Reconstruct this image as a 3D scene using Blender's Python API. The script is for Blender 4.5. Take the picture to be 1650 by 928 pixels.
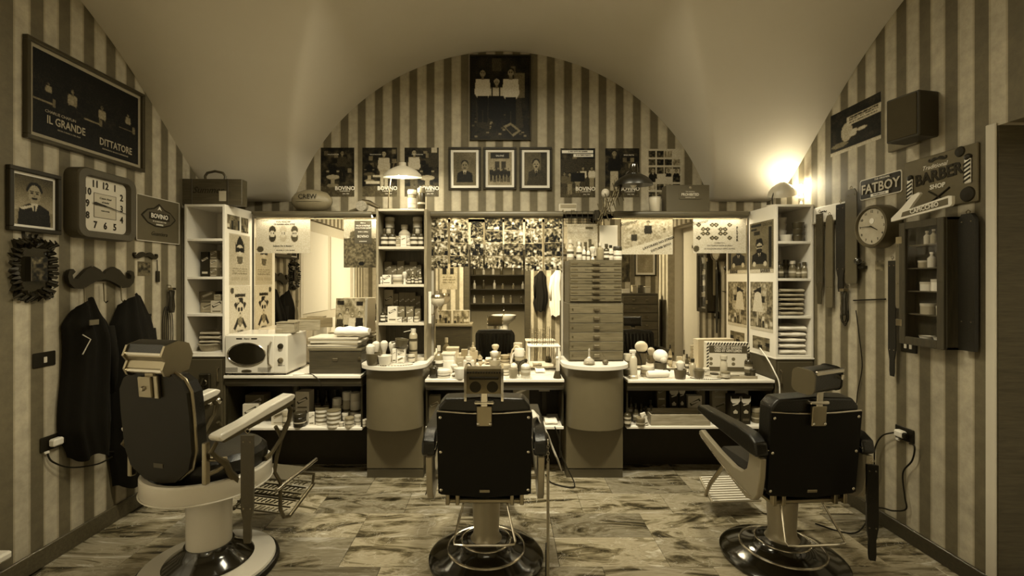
import bpy, math, random
import numpy as np
from mathutils import Matrix, Vector
R = math.radians
PI = math.pi
scene = bpy.context.scene
for o in list(bpy.data.objects): bpy.data.objects.remove(o)
COL = scene.collection

# ---------------------------------------------------------------- camera, world, exposure, lights
F = 750.0                      # focal length in pixels of the 1650 wide frame
H = 1.55
cd = bpy.data.cameras.new('camera'); cam = bpy.data.objects.new('camera', cd); COL.objects.link(cam)
cd.sensor_width = 36; cd.lens = F/1650*36
cd.shift_x = 15/1650; cd.shift_y = -12/1650
cd.clip_start = 0.02
cam.location = (0, 0, H); cam.rotation_euler = (R(90), 0, 0)
scene.camera = cam
w = bpy.data.worlds.new('world'); scene.world = w; w.use_nodes = True
w.node_tree.nodes['Background'].inputs[0].default_value = (1, .9, .62, 1)
w.node_tree.nodes['Background'].inputs[1].default_value = 0.03
vs = scene.view_settings
scene.display_settings.display_device = 'sRGB'
vs.view_transform = 'Standard'; vs.look = 'None'; vs.gamma = 1; vs.use_curve_mapping = False
vs.exposure = 1.15
LC = (1.0, .905, .645)
def area(name, loc, size, power, target=None, sy=None, spread=180, col=LC):
    l = bpy.data.lights.new(name, 'AREA'); l.energy = power; l.color = col
    l.shape = 'RECTANGLE'; l.size = size; l.size_y = sy or size; l.spread = R(spread)
    o = bpy.data.objects.new(name, l); COL.objects.link(o); o.location = loc
    d = Vector(target or (loc[0], loc[1], loc[2]-1)) - Vector(loc)
    o.rotation_euler = d.to_track_quat('-Z', 'Y').to_euler()
    return o
def point(name, loc, power, rad=.03, col=LC):
    l = bpy.data.lights.new(name, 'POINT'); l.energy = power; l.color = col; l.shadow_soft_size = rad
    o = bpy.data.objects.new(name, l); COL.objects.link(o); o.location = loc
    return o
area('door_fill_light', (0, .9, 2.9), .25, 13, (-2.5, .7, 1.4), spread=72)  # added unseen fill, brightens the white door in the left mirror
area('doorway_fill_light', (.3, .9, 2.9), .25, 11, (2.6, .7, 1.3), spread=75)  # its added counterpart, lifts the right doorway in the right mirror
# tubes hidden behind the ledge fascia, shining on mirrors and counters
for x0, x1 in ((-2.08, -1.06), (-.55, .50), (.95, 2.05)):
    area('ledge_tube_light', ((x0+x1)/2, 3.955, 2.095), x1-x0, 11, ((x0+x1)/2, 3.40, .8), .03)
# ceiling lamp of the shop, above the chairs and out of frame; then an added rearward fill
area('ceiling_lamp_light', (0, 2.65, 3.32), 1.0, 22, None, .5)
area('rear_fill_light', (0.0, 1.1, 3.2), .7, 50, (0, -.25, 1.1), spread=110)  # added to light what the mirrors reflect, cone narrowed to miss the chairs
# three ceiling spots turned to the counters, out of frame above
for x in (-1.35, 0, 1.35): area('counter_spot_light', (x, 2.45, 3.1), .22, 6.5, (x*1.05, 3.75, .95), spread=75)
area('back_room_light', (-.1, -1.1, 2.4), .5, 9, (-.1, -1.6, 0))

def P(x, y, d): return ((x-810)*d/F, d, H-(y-452)*d/F)
def PX(x, d): return (x-810)*d/F
def PZ(y, d): return H-(y-452)*d/F
XL, XR, YB, YM = -2.5, 2.41, 4.25, 4.0
def WL(x, y, X=XL):
    Y = F*abs(X)/abs(x-810); return (Y, H-(y-452)*Y/F)
# ---------------------------------------------------------------- materials
def S(v, k=1.0):
    v = max(v, 0.0); e = .055*k*(1+2.7*max(0, 1-v*1.6))
    return (v, v*(1-e), v*(1-3.0*e), 1)
MC = {}
def newmat(name):
    m = bpy.data.materials.new(name); m.use_nodes = True
    nt = m.node_tree; b = nt.nodes['Principled BSDF']
    return m, nt, b
def N(nt, t, **kw):
    n = nt.nodes.new(t)
    for k, v in kw.items():
        if k.startswith('i_'): n.inputs[k[2:].replace('_', ' ')].default_value = v
        else: setattr(n, k, v)
    return n
def plain(v, rough=.5, metal=0, vary=.12, scale=18, bump=0, bscale=120, coat=0, name='paint'):
    key = (v, rough, metal, vary, scale, bump, bscale, coat, name)
    if key in MC: return MC[key]
    m, nt, b = newmat(name); L = nt.links
    b.inputs['Roughness'].default_value = rough; b.inputs['Metallic'].default_value = metal
    if rough >= .85 or (v < .03 and rough >= .35): b.inputs['Specular IOR Level'].default_value = .18
    if coat: b.inputs['Coat Weight'].default_value = coat; b.inputs['Coat Roughness'].default_value = .1
    tc = N(nt, 'ShaderNodeTexCoord')
    if vary:
        n = N(nt, 'ShaderNodeTexNoise', i_Scale=scale, i_Detail=6.0, i_Roughness=.6)
        L.new(tc.outputs['Object'], n.inputs['Vector'])
        mx = N(nt, 'ShaderNodeMix', data_type='RGBA')
        mx.inputs[6].default_value = S(v*(1-vary)); mx.inputs[7].default_value = S(min(1, v*(1+vary)))
        L.new(n.outputs['Fac'], mx.inputs[0]); L.new(mx.outputs[2], b.inputs['Base Color'])
    else: b.inputs['Base Color'].default_value = S(v)
    if bump:
        n2 = N(nt, 'ShaderNodeTexNoise', i_Scale=bscale, i_Detail=4.0)
        L.new(tc.outputs['Object'], n2.inputs['Vector'])
        bp = N(nt, 'ShaderNodeBump', i_Strength=bump, i_Distance=.003)
        L.new(n2.outputs['Fac'], bp.inputs['Height']); L.new(bp.outputs[0], b.inputs['Normal'])
    MC[key] = m; return m
def wood(v, rough=.45, axis='x', name='wood'):
    key = ('wood', v, rough, axis)
    if key in MC: return MC[key]
    m, nt, b = newmat(name); L = nt.links
    tc = N(nt, 'ShaderNodeTexCoord'); mp = N(nt, 'ShaderNodeMapping')
    mp.inputs['Scale'].default_value = {'x': (2, 22, 22), 'z': (22, 22, 2), 'y': (22, 2, 22)}[axis]
    n = N(nt, 'ShaderNodeTexNoise', i_Scale=3.0, i_Detail=8.0, i_Roughness=.65, i_Distortion=.6)
    cr = N(nt, 'ShaderNodeValToRGB')
    cr.color_ramp.elements[0].color = S(v*.55); cr.color_ramp.elements[0].position = .3
    cr.color_ramp.elements[1].color = S(v*1.3); cr.color_ramp.elements[1].position = .75
    L.new(tc.outputs['Object'], mp.inputs[0]); L.new(mp.outputs[0], n.inputs['Vector'])
    L.new(n.outputs['Fac'], cr.inputs[0]); L.new(cr.outputs[0], b.inputs['Base Color'])
    b.inputs['Roughness'].default_value = rough
    bp = N(nt, 'ShaderNodeBump', i_Strength=.2, i_Distance=.001)
    L.new(n.outputs['Fac'], bp.inputs['Height']); L.new(bp.outputs[0], b.inputs['Normal'])
    MC[key] = m; return m
def wallpaper(axis):
    m, nt, b = newmat('striped_wallpaper'); L = nt.links
    g = N(nt, 'ShaderNodeNewGeometry'); sp = N(nt, 'ShaderNodeSeparateXYZ'); L.new(g.outputs['Position'], sp.inputs[0])
    mu = N(nt, 'ShaderNodeMath', operation='MULTIPLY_ADD'); mu.inputs[1].default_value = 1/.157
    mu.inputs[2].default_value = 100.42 if axis == 'X' else 100.30
    L.new(sp.outputs[axis], mu.inputs[0])
    fr = N(nt, 'ShaderNodeMath', operation='FRACT'); L.new(mu.outputs[0], fr.inputs[0])
    r1 = N(nt, 'ShaderNodeValToRGB'); r1.color_ramp.interpolation = 'CONSTANT'
    e = r1.color_ramp.elements; e[0].position = 0; e[0].color = S(.11); e[1].position = .44; e[1].color = S(.30)
    x = e.new(.50); x.color = S(.38); x = e.new(.93); x.color = S(.30)
    L.new(fr.outputs[0], r1.inputs[0])
    n = N(nt, 'ShaderNodeTexNoise', i_Scale=14.0, i_Detail=8.0, i_Roughness=.7); L.new(g.outputs['Position'], n.inputs['Vector'])
    n2 = N(nt, 'ShaderNodeTexNoise', i_Scale=2.2, i_Detail=3.0); L.new(g.outputs['Position'], n2.inputs['Vector'])
    mr = N(nt, 'ShaderNodeMapRange'); mr.inputs[1].default_value = .3; mr.inputs[2].default_value = .7
    mr.inputs[3].default_value = .78; mr.inputs[4].default_value = 1.2; L.new(n.outputs['Fac'], mr.inputs[0])
    mr2 = N(nt, 'ShaderNodeMapRange'); mr2.inputs[1].default_value = .3; mr2.inputs[2].default_value = .7
    mr2.inputs[3].default_value = .88; mr2.inputs[4].default_value = 1.08; L.new(n2.outputs['Fac'], mr2.inputs[0])
    mm = N(nt, 'ShaderNodeMath', operation='MULTIPLY'); L.new(mr.outputs[0], mm.inputs[0]); L.new(mr2.outputs[0], mm.inputs[1])
    vm = N(nt, 'ShaderNodeVectorMath', operation='SCALE'); L.new(r1.outputs[0], vm.inputs[0]); L.new(mm.outputs[0], vm.inputs['Scale'])
    L.new(vm.outputs[0], b.inputs['Base Color']); b.inputs['Roughness'].default_value = .7
    bp = N(nt, 'ShaderNodeBump', i_Strength=.15, i_Distance=.002); L.new(n.outputs['Fac'], bp.inputs['Height']); L.new(bp.outputs[0], b.inputs['Normal'])
    return m
def marble():
    m, nt, b = newmat('polished_marble'); L = nt.links
    g = N(nt, 'ShaderNodeNewGeometry'); oi = N(nt, 'ShaderNodeObjectInfo')
    off = N(nt, 'ShaderNodeVectorMath', operation='MULTIPLY_ADD')
    cb = N(nt, 'ShaderNodeCombineXYZ'); L.new(oi.outputs['Random'], cb.inputs[2]); L.new(oi.outputs['Random'], cb.inputs[0])
    off.inputs[1].default_value = (9, 5, 17); L.new(cb.outputs[0], off.inputs[0]); L.new(g.outputs['Position'], off.inputs[2])
    mp = N(nt, 'ShaderNodeMapping'); mp.inputs['Scale'].default_value = (1.4, 5.0, 1.4); mp.inputs['Rotation'].default_value = (0, 0, .06)
    L.new(off.outputs[0], mp.inputs[0])
    n = N(nt, 'ShaderNodeTexNoise', i_Scale=1.0, i_Detail=10.0, i_Roughness=.64, i_Distortion=2.1); L.new(mp.outputs[0], n.inputs['Vector'])
    cr = N(nt, 'ShaderNodeValToRGB'); e = cr.color_ramp.elements
    e[0].position = .33; e[0].color = S(.018); e[1].position = .66; e[1].color = S(.52)
    for p_, v_ in ((.40, .07), (.46, .19), (.52, .34), (.58, .25)): q = e.new(p_); q.color = S(v_)
    L.new(n.outputs['Fac'], cr.inputs[0])
    v = N(nt, 'ShaderNodeTexNoise', i_Scale=2.4, i_Detail=6.0, i_Roughness=.55, i_Distortion=2.2); L.new(off.outputs[0], v.inputs['Vector'])
    sb = N(nt, 'ShaderNodeMath', operation='SUBTRACT'); sb.inputs[1].default_value = .5; L.new(v.outputs['Fac'], sb.inputs[0])
    ab = N(nt, 'ShaderNodeMath', operation='ABSOLUTE'); L.new(sb.outputs[0], ab.inputs[0])
    mr = N(nt, 'ShaderNodeMapRange'); mr.inputs[1].default_value = 0; mr.inputs[2].default_value = .006; mr.inputs[3].default_value = .55; mr.inputs[4].default_value = 0
    L.new(ab.outputs[0], mr.inputs[0])
    mx = N(nt, 'ShaderNodeMix', data_type='RGBA'); L.new(mr.outputs[0], mx.inputs[0]); L.new(cr.outputs[0], mx.inputs[6]); mx.inputs[7].default_value = S(.55)
    # tile to tile tone
    tn = N(nt, 'ShaderNodeMapRange'); tn.inputs[3].default_value = .58; tn.inputs[4].default_value = 1.25; L.new(oi.outputs['Random'], tn.inputs[0])
    vm = N(nt, 'ShaderNodeVectorMath', operation='SCALE'); L.new(mx.outputs[2], vm.inputs[0]); L.new(tn.outputs[0], vm.inputs['Scale'])
    L.new(vm.outputs[0], b.inputs['Base Color']); b.inputs['Roughness'].default_value = .22
    return m
def printmat():
    m, nt, b = newmat('printed_paper')
    a = N(nt, 'ShaderNodeVertexColor', layer_name='Col'); nt.links.new(a.outputs[0], b.inputs['Base Color'])
    b.inputs['Roughness'].default_value = .55; b.inputs['Specular IOR Level'].default_value = .2
    return m
def glassmat(v=.9, rough=.03, alpha=None):
    m, nt, b = newmat('clear_glass')
    b.inputs['Base Color'].default_value = S(v); b.inputs['Roughness'].default_value = rough
    b.inputs['Transmission Weight'].default_value = 1; b.inputs['IOR'].default_value = 1.45
    return m
def panemat():
    m, nt, b = newmat('thin_pane_glass'); L = nt.links
    t = N(nt, 'ShaderNodeBsdfTransparent'); gl = N(nt, 'ShaderNodeBsdfGlossy'); gl.inputs['Roughness'].default_value = .03
    lw = N(nt, 'ShaderNodeLayerWeight'); pw = N(nt, 'ShaderNodeMath', operation='POWER'); pw.inputs[1].default_value = 5; L.new(lw.outputs['Facing'], pw.inputs[0])
    f = N(nt, 'ShaderNodeMath', operation='MULTIPLY_ADD'); f.inputs[1].default_value = .6; f.inputs[2].default_value = .03; L.new(pw.outputs[0], f.inputs[0]); mx = N(nt, 'ShaderNodeMixShader')
    L.new(f.outputs[0], mx.inputs[0]); L.new(t.outputs[0], mx.inputs[1]); L.new(gl.outputs[0], mx.inputs[2])
    L.new(mx.outputs[0], nt.nodes['Material Output'].inputs[0]); return m
def emit(v, s):
    m, nt, b = newmat('lit_bulb'); b.inputs['Emission Color'].default_value = (*LC, 1); b.inputs['Emission Strength'].default_value = s
    b.inputs['Base Color'].default_value = S(.8); return m
M = dict(
    plaster=plain(.52, .9, vary=.04, scale=3, bump=.12, bscale=180, name='vault_plaster'),
    whitelam=plain(.68, .35, vary=.03, name='white_laminate'), creamlam=plain(.50, .4, vary=.05, name='cream_laminate'),
    grey=plain(.125, .45, vary=.06, name='grey_laminate'), dgrey=plain(.06, .5, vary=.06, name='dark_grey_laminate'),
    dark=plain(.022, .45, vary=.2, name='dark_lacquer'), vdark=plain(.005, .6, vary=.2, name='black_board'),
    leather=plain(.006, .28, vary=.25, scale=30, bump=.35, bscale=160, name='black_leather'),
    cloth_black=plain(.006, .9, vary=.3, bump=.3, bscale=60, name='black_cloth'),
    cloth_white=plain(.70, .9, vary=.06, bump=.4, bscale=90, name='white_cotton'),
    chrome=plain(.62, .16, 1, vary=.05, name='chrome'), steel=plain(.30, .30, 1, vary=.1, name='brushed_steel'),
    iron=plain(.12, .4, .8, vary=.3, name='dark_cast_iron'), brass=plain(.35, .3, 1, name='aged_brass'),
    porcelain=plain(.62, .18, vary=.05, scale=5, coat=.3, name='white_enamel'), alu=plain(.34, .38, .3, vary=.06, name='grey_enamel_panel'),
    colgrey=plain(.34, .35, .4, vary=.06, name='satin_column_metal'),
    wood=wood(.085), woodz=wood(.085, axis='z'), wooddark=wood(.045), woodl=wood(.30), woodm=wood(.2),
    paper=plain(.66, .6, vary=.05, name='paper'), cream=plain(.52, .55, vary=.06, name='cream_card'),
    wpx=wallpaper('X'), wpy=wallpaper('Y'), marble=marble(), prn=printmat(), glass=glassmat(), pane=panemat(),
    mirror=plain(.93, .0, 1, vary=0, name='silvered_mirror'), ink=plain(.02, .5, vary=0, name='black_ink'), inkw=plain(.72, .5, vary=0, name='white_ink'),
    strop=plain(.05, .42, vary=.3, scale=25, bump=.3, bscale=90, name='strop_leather'),
    bulb=emit(1, 14), blackgloss=plain(.012, .12, vary=.1, coat=.6, name='black_gloss_enamel'),
    rubber=plain(.012, .5, vary=.1, name='black_rubber'), bristle=plain(.55, .9, vary=.2, scale=90, bump=.6, bscale=300, name='brush_bristle'),
)
def tone(v, rough=.4): return plain(round(v, 3), rough, vary=.08, name='coloured_plastic')
# ---------------------------------------------------------------- mesh builder
class MB:
    def __init__(s): s.v = []; s.f = []
    def add(s, vs, fs, M_=None):
        b = len(s.v)
        if M_ is not None: vs = [tuple(M_ @ Vector(v)) for v in vs]
        s.v += [tuple(v) for v in vs]; s.f += [tuple(b+i for i in f) for f in fs]; return s
    def box(s, x0, x1, y0, y1, z0, z1, M_=None, t=0):
        if t:   # chamfered along all edges
            return s.cbox(x0, x1, y0, y1, z0, z1, t, M_)
        v = [(x, y, z) for z in (z0, z1) for y in (y0, y1) for x in (x0, x1)]
        return s.add(v, [(0, 2, 3, 1), (4, 5, 7, 6), (0, 1, 5, 4), (2, 6, 7, 3), (0, 4, 6, 2), (1, 3, 7, 5)], M_)
    def cbox(s, x0, x1, y0, y1, z0, z1, c, M_=None):
        c = min(c, (x1-x0)*.49, (y1-y0)*.49, (z1-z0)*.49)
        cx, cy, cz = (x0+x1)/2, (y0+y1)/2, (z0+z1)/2; hx, hy, hz = (x1-x0)/2, (y1-y0)/2, (z1-z0)/2
        v = []; idx = {}
        for sx in (-1, 1):
            for sy in (-1, 1):
                for sz in (-1, 1):
                    for a in range(3):
                        h = [hx-c, hy-c, hz-c]; h[a] += c
                        idx[(sx, sy, sz, a)] = len(v); v.append((cx+sx*h[0], cy+sy*h[1], cz+sz*h[2]))
        f = []
        for a in range(3):
            b_, c_ = [(1, 2), (2, 0), (0, 1)][a]
            for sg in (-1, 1):
                q = []
                for (u, w_) in ((-1, -1), (1, -1), (1, 1), (-1, 1)):
                    k = [0, 0, 0]; k[a] = sg; k[b_] = u; k[c_] = w_; q.append(idx[(*k, a)])
                f.append(q if sg > 0 else q[::-1])
        for a in range(3):   # edge chamfers along axis a
            b_, c_ = [(1, 2), (2, 0), (0, 1)][a]
            for u in (-1, 1):
                for w_ in (-1, 1):
                    k0 = [0, 0, 0]; k1 = [0, 0, 0]; k0[a] = -1; k1[a] = 1
                    for k in (k0, k1): k[b_] = u; k[c_] = w_
                    q = [idx[(*k0, b_)], idx[(*k1, b_)], idx[(*k1, c_)], idx[(*k0, c_)]]
                    f.append(q if u*w_ < 0 else q[::-1])
        for sx in (-1, 1):
            for sy in (-1, 1):
                for sz in (-1, 1):
                    q = [idx[(sx, sy, sz, a)] for a in range(3)]
                    f.append(q if sx*sy*sz > 0 else q[::-1])
        return s.add(v, f, M_)
    def lathe(s, prof, seg=24, c=(0, 0, 0), M_=None, sx=1, sy=1):
        v = []; f = []; n = len(prof)
        for i in range(seg):
            a = 2*PI*i/seg
            for r, z in prof: v.append((c[0]+r*math.cos(a)*sx, c[1]+r*math.sin(a)*sy, c[2]+z))
        for i in range(seg):
            j = (i+1) % seg
            for k in range(n-1):
                f.append((i*n+k, j*n+k, j*n+k+1, i*n+k+1))
        if prof[0][0] > 1e-5: f.append(tuple(i*n for i in range(seg))[::-1])
        if prof[-1][0] > 1e-5: f.append(tuple(i*n+n-1 for i in range(seg)))
        return s.add(v, f, M_)
    def cyl(s, r, z0, z1, c=(0, 0), seg=20, r2=None, M_=None):
        return s.lathe([(r, z0), (r2 if r2 is not None else r, z1)], seg, (c[0], c[1], 0), M_)
    def ball(s, c, rx, ry=None, rz=None, seg=16, M_=None):
        ry = ry or rx; rz = rz or rx; n = max(6, seg//2)
        pr = [(math.sin(PI*i/n), -math.cos(PI*i/n)*rz) for i in range(n+1)]; pr[0] = (0, -rz); pr[-1] = (0, rz)
        return s.lathe([(a*1.0, z) for a, z in pr], seg, c, M_, rx, ry) 
    def tube(s, pts, r, seg=8, closed=False, M_=None):
        pts = [Vector(p) for p in pts]; n = len(pts)
        rs = r if isinstance(r, (list, tuple)) else [r]*n
        v = []; f = []; up = Vector((.123, .311, .94)).normalized(); prev = None
        for i, p in enumerate(pts):
            if closed: t = pts[(i+1) % n]-pts[i-1]
            else: t = pts[min(i+1, n-1)]-pts[max(i-1, 0)]
            t = t.normalized() if t.length > 1e-9 else Vector((0, 0, 1))
            if prev is None:
                a = t.cross(up); a = a.normalized() if a.length > 1e-4 else t.cross(Vector((1, 0, 0))).normalized()
            else:
                a = prev - t*prev.dot(t); a = a.normalized() if a.length > 1e-6 else t.cross(up).normalized()
            prev = a; b = t.cross(a)
            for k in range(seg):
                th = 2*PI*k/seg; q = p+(a*math.cos(th)+b*math.sin(th))*rs[i]; v.append(tuple(q))
        m = n if closed else n-1
        for i in range(m):
            for k in range(seg):
                f.append((i*seg+k, i*seg+(k+1) % seg, ((i+1) % n)*seg+(k+1) % seg, ((i+1) % n)*seg+k))
        if not closed: f.append(tuple(range(seg))[::-1]); f.append(tuple((n-1)*seg+k for k in range(seg)))
        return s.add(v, f, M_)
    def prism(s, pts, a, b, plane='xz', M_=None):
        """outline pts in a plane, extruded from a to b along the third axis"""
        n = len(pts); mk = {'xz': lambda p, t: (p[0], t, p[1]), 'xy': lambda p, t: (p[0], p[1], t), 'yz': lambda p, t: (t, p[0], p[1])}[plane]
        v = [mk(p, a) for p in pts]+[mk(p, b) for p in pts]
        f = [tuple(range(n)), tuple(range(2*n-1, n-1, -1))]+[(i, i+n, (i+1) % n+n, (i+1) % n) for i in range(n)]
        return s.add(v, f, M_)
    def grid(s, fn, nu, nv, M_=None, closed=False):
        v = [fn(i/nu, j/nv) for j in range(nv+1) for i in range(nu+1)]
        f = [(j*(nu+1)+i, j*(nu+1)+i+1, (j+1)*(nu+1)+i+1, (j+1)*(nu+1)+i) for j in range(nv) for i in range(nu)]
        return s.add(v, f, M_)
    def mesh(s, name, mat, smooth=True, angle=35):
        me = bpy.data.meshes.new(name); me.from_pydata(s.v, [], s.f); me.validate()
        if smooth:
            me.polygons.foreach_set('use_smooth', [True]*len(me.polygons)); me.set_sharp_from_angle(angle=R(angle))
        me.materials.append(mat); me.update()
        import bmesh
        b = bmesh.new(); b.from_mesh(me); bmesh.ops.recalc_face_normals(b, faces=b.faces); b.to_mesh(me); b.free()
        return me
    def build(s, name, mat, parent=None, smooth=True, angle=35, loc=None, rz=0):
        o = bpy.data.objects.new(name, s.mesh(name, mat, smooth, angle)); COL.objects.link(o)
        if parent: o.parent = parent
        if loc: o.location = loc
        if rz: o.rotation_euler = (0, 0, rz)
        return o
def link(name, me, parent=None, loc=None, rot=None):
    o = bpy.data.objects.new(name, me); COL.objects.link(o)
    if parent: o.parent = parent
    if loc: o.location = loc
    if rot: o.rotation_euler = rot
    return o
def tag(o, label=None, cat=None, group=None, kind=None):
    if label and len(label.split()) > 16: print('LONGLABEL', label)
    if label: o['label'] = label
    if cat: o['category'] = cat
    if group: o['group'] = group
    if kind: o['kind'] = kind
    return o
def thing(name, label, cat, loc=(0, 0, 0), rz=0, group=None):
    name = 'framed_photograph' if name == 'picture_frame' else name
    o = bpy.data.objects.new(name, None); COL.objects.link(o); o.location = loc; o.rotation_euler = (0, 0, rz)
    o.empty_display_size = .05
    return tag(o, label, cat, group)
def struct(o): o['kind'] = 'structure'; return o
def T3(x=0, y=0, z=0, rx=0, ry=0, rz=0, s=1):
    return Matrix.Translation((x, y, z)) @ Matrix.Rotation(rz, 4, 'Z') @ Matrix.Rotation(ry, 4, 'Y') @ Matrix.Rotation(rx, 4, 'X') @ Matrix.Scale(s, 4)
def rrect(x0, x1, z0, z1, r, n=5):
    p = []
    for cx, cz, a0 in ((x1-r, z0+r, -90), (x1-r, z1-r, 0), (x0+r, z1-r, 90), (x0+r, z0+r, 180)):
        for i in range(n+1): a = R(a0+90*i/n); p.append((cx+r*math.cos(a), cz+r*math.sin(a)))
    return p
# text: built-in font, converted to mesh; lies in local XZ facing -Y
TC = {}
def text(s, size, mat, parent, loc=(0, 0, 0), name='lettering', rz=0, bold=0.0, sx=1.0, tilt=0, ext=.0006, shear=0, al='CENTER'):
    key = (s, size, bold, sx, ext, mat.name, shear, al)
    if key not in TC:
        c = bpy.data.curves.new('t', 'FONT'); c.body = s; c.size = size; c.align_x = al; c.align_y = 'CENTER'
        c.extrude = ext; c.offset = bold*size; c.resolution_u = 2; c.shear = shear
        ob = bpy.data.objects.new('t', c); me = bpy.data.meshes.new_from_object(ob)
        me.transform(Matrix.Rotation(R(90), 4, 'X') @ Matrix.Diagonal((sx, 1, 1, 1)))
        me.materials.clear(); me.materials.append(mat); bpy.data.objects.remove(ob); TC[key] = me
    o = link(name, TC[key], parent, loc, (0, tilt, rz)); return o
# ---------------------------------------------------------------- printed pictures (flat print as vertex colour)
class CV:
    def __init__(s, w, h, bg=.1, seed=0):
        s.w, s.h = w, h; s.a = np.full((h, w), float(bg)); s.rng = np.random.RandomState(seed)
        s.Y, s.X = np.mgrid[0:h, 0:w]; s.X = (s.X+.5)/w; s.Y = (s.Y+.5)/h
    def rect(s, x0, y0, x1, y1, v): s.a[(s.X >= x0) & (s.X < x1) & (s.Y >= y0) & (s.Y < y1)] = v; return s
    def ell(s, cx, cy, rx, ry, v): s.a[((s.X-cx)/rx)**2+((s.Y-cy)/ry)**2 < 1] = v; return s
    def poly(s, pts, v):
        ins = np.zeros_like(s.a, bool); n = len(pts)
        for i in range(n):
            x0, y0 = pts[i]; x1, y1 = pts[(i+1) % n]
            if y0 == y1: continue
            c = ((s.Y >= min(y0, y1)) & (s.Y < max(y0, y1))) & (s.X < x0+(s.Y-y0)*(x1-x0)/(y1-y0)); ins ^= c
        s.a[ins] = v; return s
    def noise(s, amp, sc=6, x0=0, y0=0, x1=1, y1=1):
        gw, gh = max(2, int(s.w/sc)), max(2, int(s.h/sc)); g = s.rng.rand(gh+1, gw+1)-.5
        u = s.X*gw; v = s.Y*gh; i = np.clip(u.astype(int), 0, gw-1); j = np.clip(v.astype(int), 0, gh-1); fu = u-i; fv = v-j
        n = (g[j, i]*(1-fu)+g[j, i+1]*fu)*(1-fv)+(g[j+1, i]*(1-fu)+g[j+1, i+1]*fu)*fv
        m = (s.X >= x0) & (s.X < x1) & (s.Y >= y0) & (s.Y < y1)
        s.a[m] += n[m]*amp; return s
    def grad(s, v0, v1, y0=0, y1=1):
        m = (s.Y >= y0) & (s.Y < y1); s.a[m] = (v0+(v1-v0)*(s.Y-y0)/(y1-y0))[m]; return s
    def lines(s, x0, y0, x1, y1, v, n=3):
        for k in range(n):
            ya = y0+(y1-y0)*k/n; yb = ya+(y1-y0)*.55/n; m = (s.X >= x0) & (s.X < x1) & (s.Y >= ya) & (s.Y < yb) & (s.rng.rand(s.h, s.w) > .3); s.a[m] = v
        return s
    def person(s, cx, top, h, shirt=.6, trousers=.08, skin=.45, hair=.06, wd=1.0, apron=None):
        asp = s.h/s.w; u = h/7.2; ux = u*asp*wd
        s.poly([(cx-ux*.95, top+u*1.35), (cx+ux*.95, top+u*1.35), (cx+ux*1.15, top+u*3.2), (cx+ux*.7, top+u*3.9), (cx-ux*.7, top+u*3.9), (cx-ux*1.15, top+u*3.2)], shirt)
        s.poly([(cx-ux*.7, top+u*3.6), (cx+ux*.7, top+u*3.6), (cx+ux*.65, top+u*7), (cx+ux*.1, top+u*7), (cx, top+u*4.4), (cx-ux*.1, top+u*7), (cx-ux*.65, top+u*7)], trousers)
        s.rect(cx-ux*.2, top+u*.9, cx+ux*.2, top+u*1.45, skin*.8)
        s.ell(cx, top+u*.42, ux*.47, u*.46, hair); s.ell(cx, top+u*.6, ux*.38, u*.45, skin)
        s.ell(cx-ux*.15, top+u*.52, ux*.08, u*.05, .05); s.ell(cx+ux*.15, top+u*.52, ux*.08, u*.05, .05)
        if apron is not None: s.poly([(cx-ux*.3, top+u*1.6), (cx+ux*.3, top+u*1.6), (cx+ux*.55, top+u*4), (cx-ux*.55, top+u*4)], apron)
        return s
    def bust(s, cx, cy, r, coat=.08, skin=.55, hair=.06, shirt=.7, glasses=False, beard=False, bg=None):
        asp = s.h/s.w; rx = r*asp
        s.poly([(cx-rx*2.1, cy+r*4), (cx-rx*1.9, cy+r*1.9), (cx-rx*.7, cy+r*1.3), (cx+rx*.7, cy+r*1.3), (cx+rx*1.9, cy+r*1.9), (cx+rx*2.1, cy+r*4)], coat)
        s.poly([(cx-rx*.5, cy+r*1.2), (cx+rx*.5, cy+r*1.2), (cx, cy+r*2.8)], shirt)
        s.poly([(cx-rx*.1, cy+r*1.5), (cx+rx*.1, cy+r*1.5), (cx+rx*.15, cy+r*2.6), (cx, cy+r*2.9), (cx-rx*.15, cy+r*2.6)], .08)
        s.ell(cx, cy-r*.3, rx*1.0, r*1.05, hair); s.ell(cx, cy+r*.1, rx*.8, r*1.12, skin)
        s.ell(cx-rx*.85, cy+r*.1, rx*.14, r*.25, skin*.8); s.ell(cx+rx*.85, cy+r*.1, rx*.14, r*.25, skin*.8)
        if beard: s.ell(cx, cy+r*.9, rx*.72, r*.65, hair); s.ell(cx, cy+r*.35, rx*.5, r*.38, skin)
        if glasses: s.rect(cx-rx*.75, cy-r*.15, cx-rx*.08, cy+r*.25, .05); s.rect(cx+rx*.08, cy-r*.15, cx+rx*.75, cy+r*.25, .05); s.rect(cx-rx*.7, cy-r*.12, cx+rx*.7, cy, .05)
        else:
            for q in (-1, 1): s.ell(cx+q*rx*.33, cy, rx*.17, r*.08, .05); s.ell(cx+q*rx*.33, cy-r*.22, rx*.25, r*.06, hair)
        s.poly([(cx, cy), (cx+rx*.13, cy+r*.4), (cx-rx*.13, cy+r*.4)], skin*.75)
        s.ell(cx, cy+r*.58, rx*.38, r*.1, hair); s.ell(cx, cy+r*.74, rx*.25, r*.06, skin*.5)
        return s
    def crowd(s, n=10, x0=0, y0=0, x1=1, y1=1, seed=None):
        for k in range(n):
            cx = x0+(x1-x0)*(k+.5+s.rng.rand()*.5-.25)/n; row = s.rng.rand()*.35
            s.person(cx, y0+(y1-y0)*(.12+row), (y1-y0)*(.7), s.rng.choice([.12, .35, .6, .75]), s.rng.choice([.06, .25, .5]), .5, .07)
        return s
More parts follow.
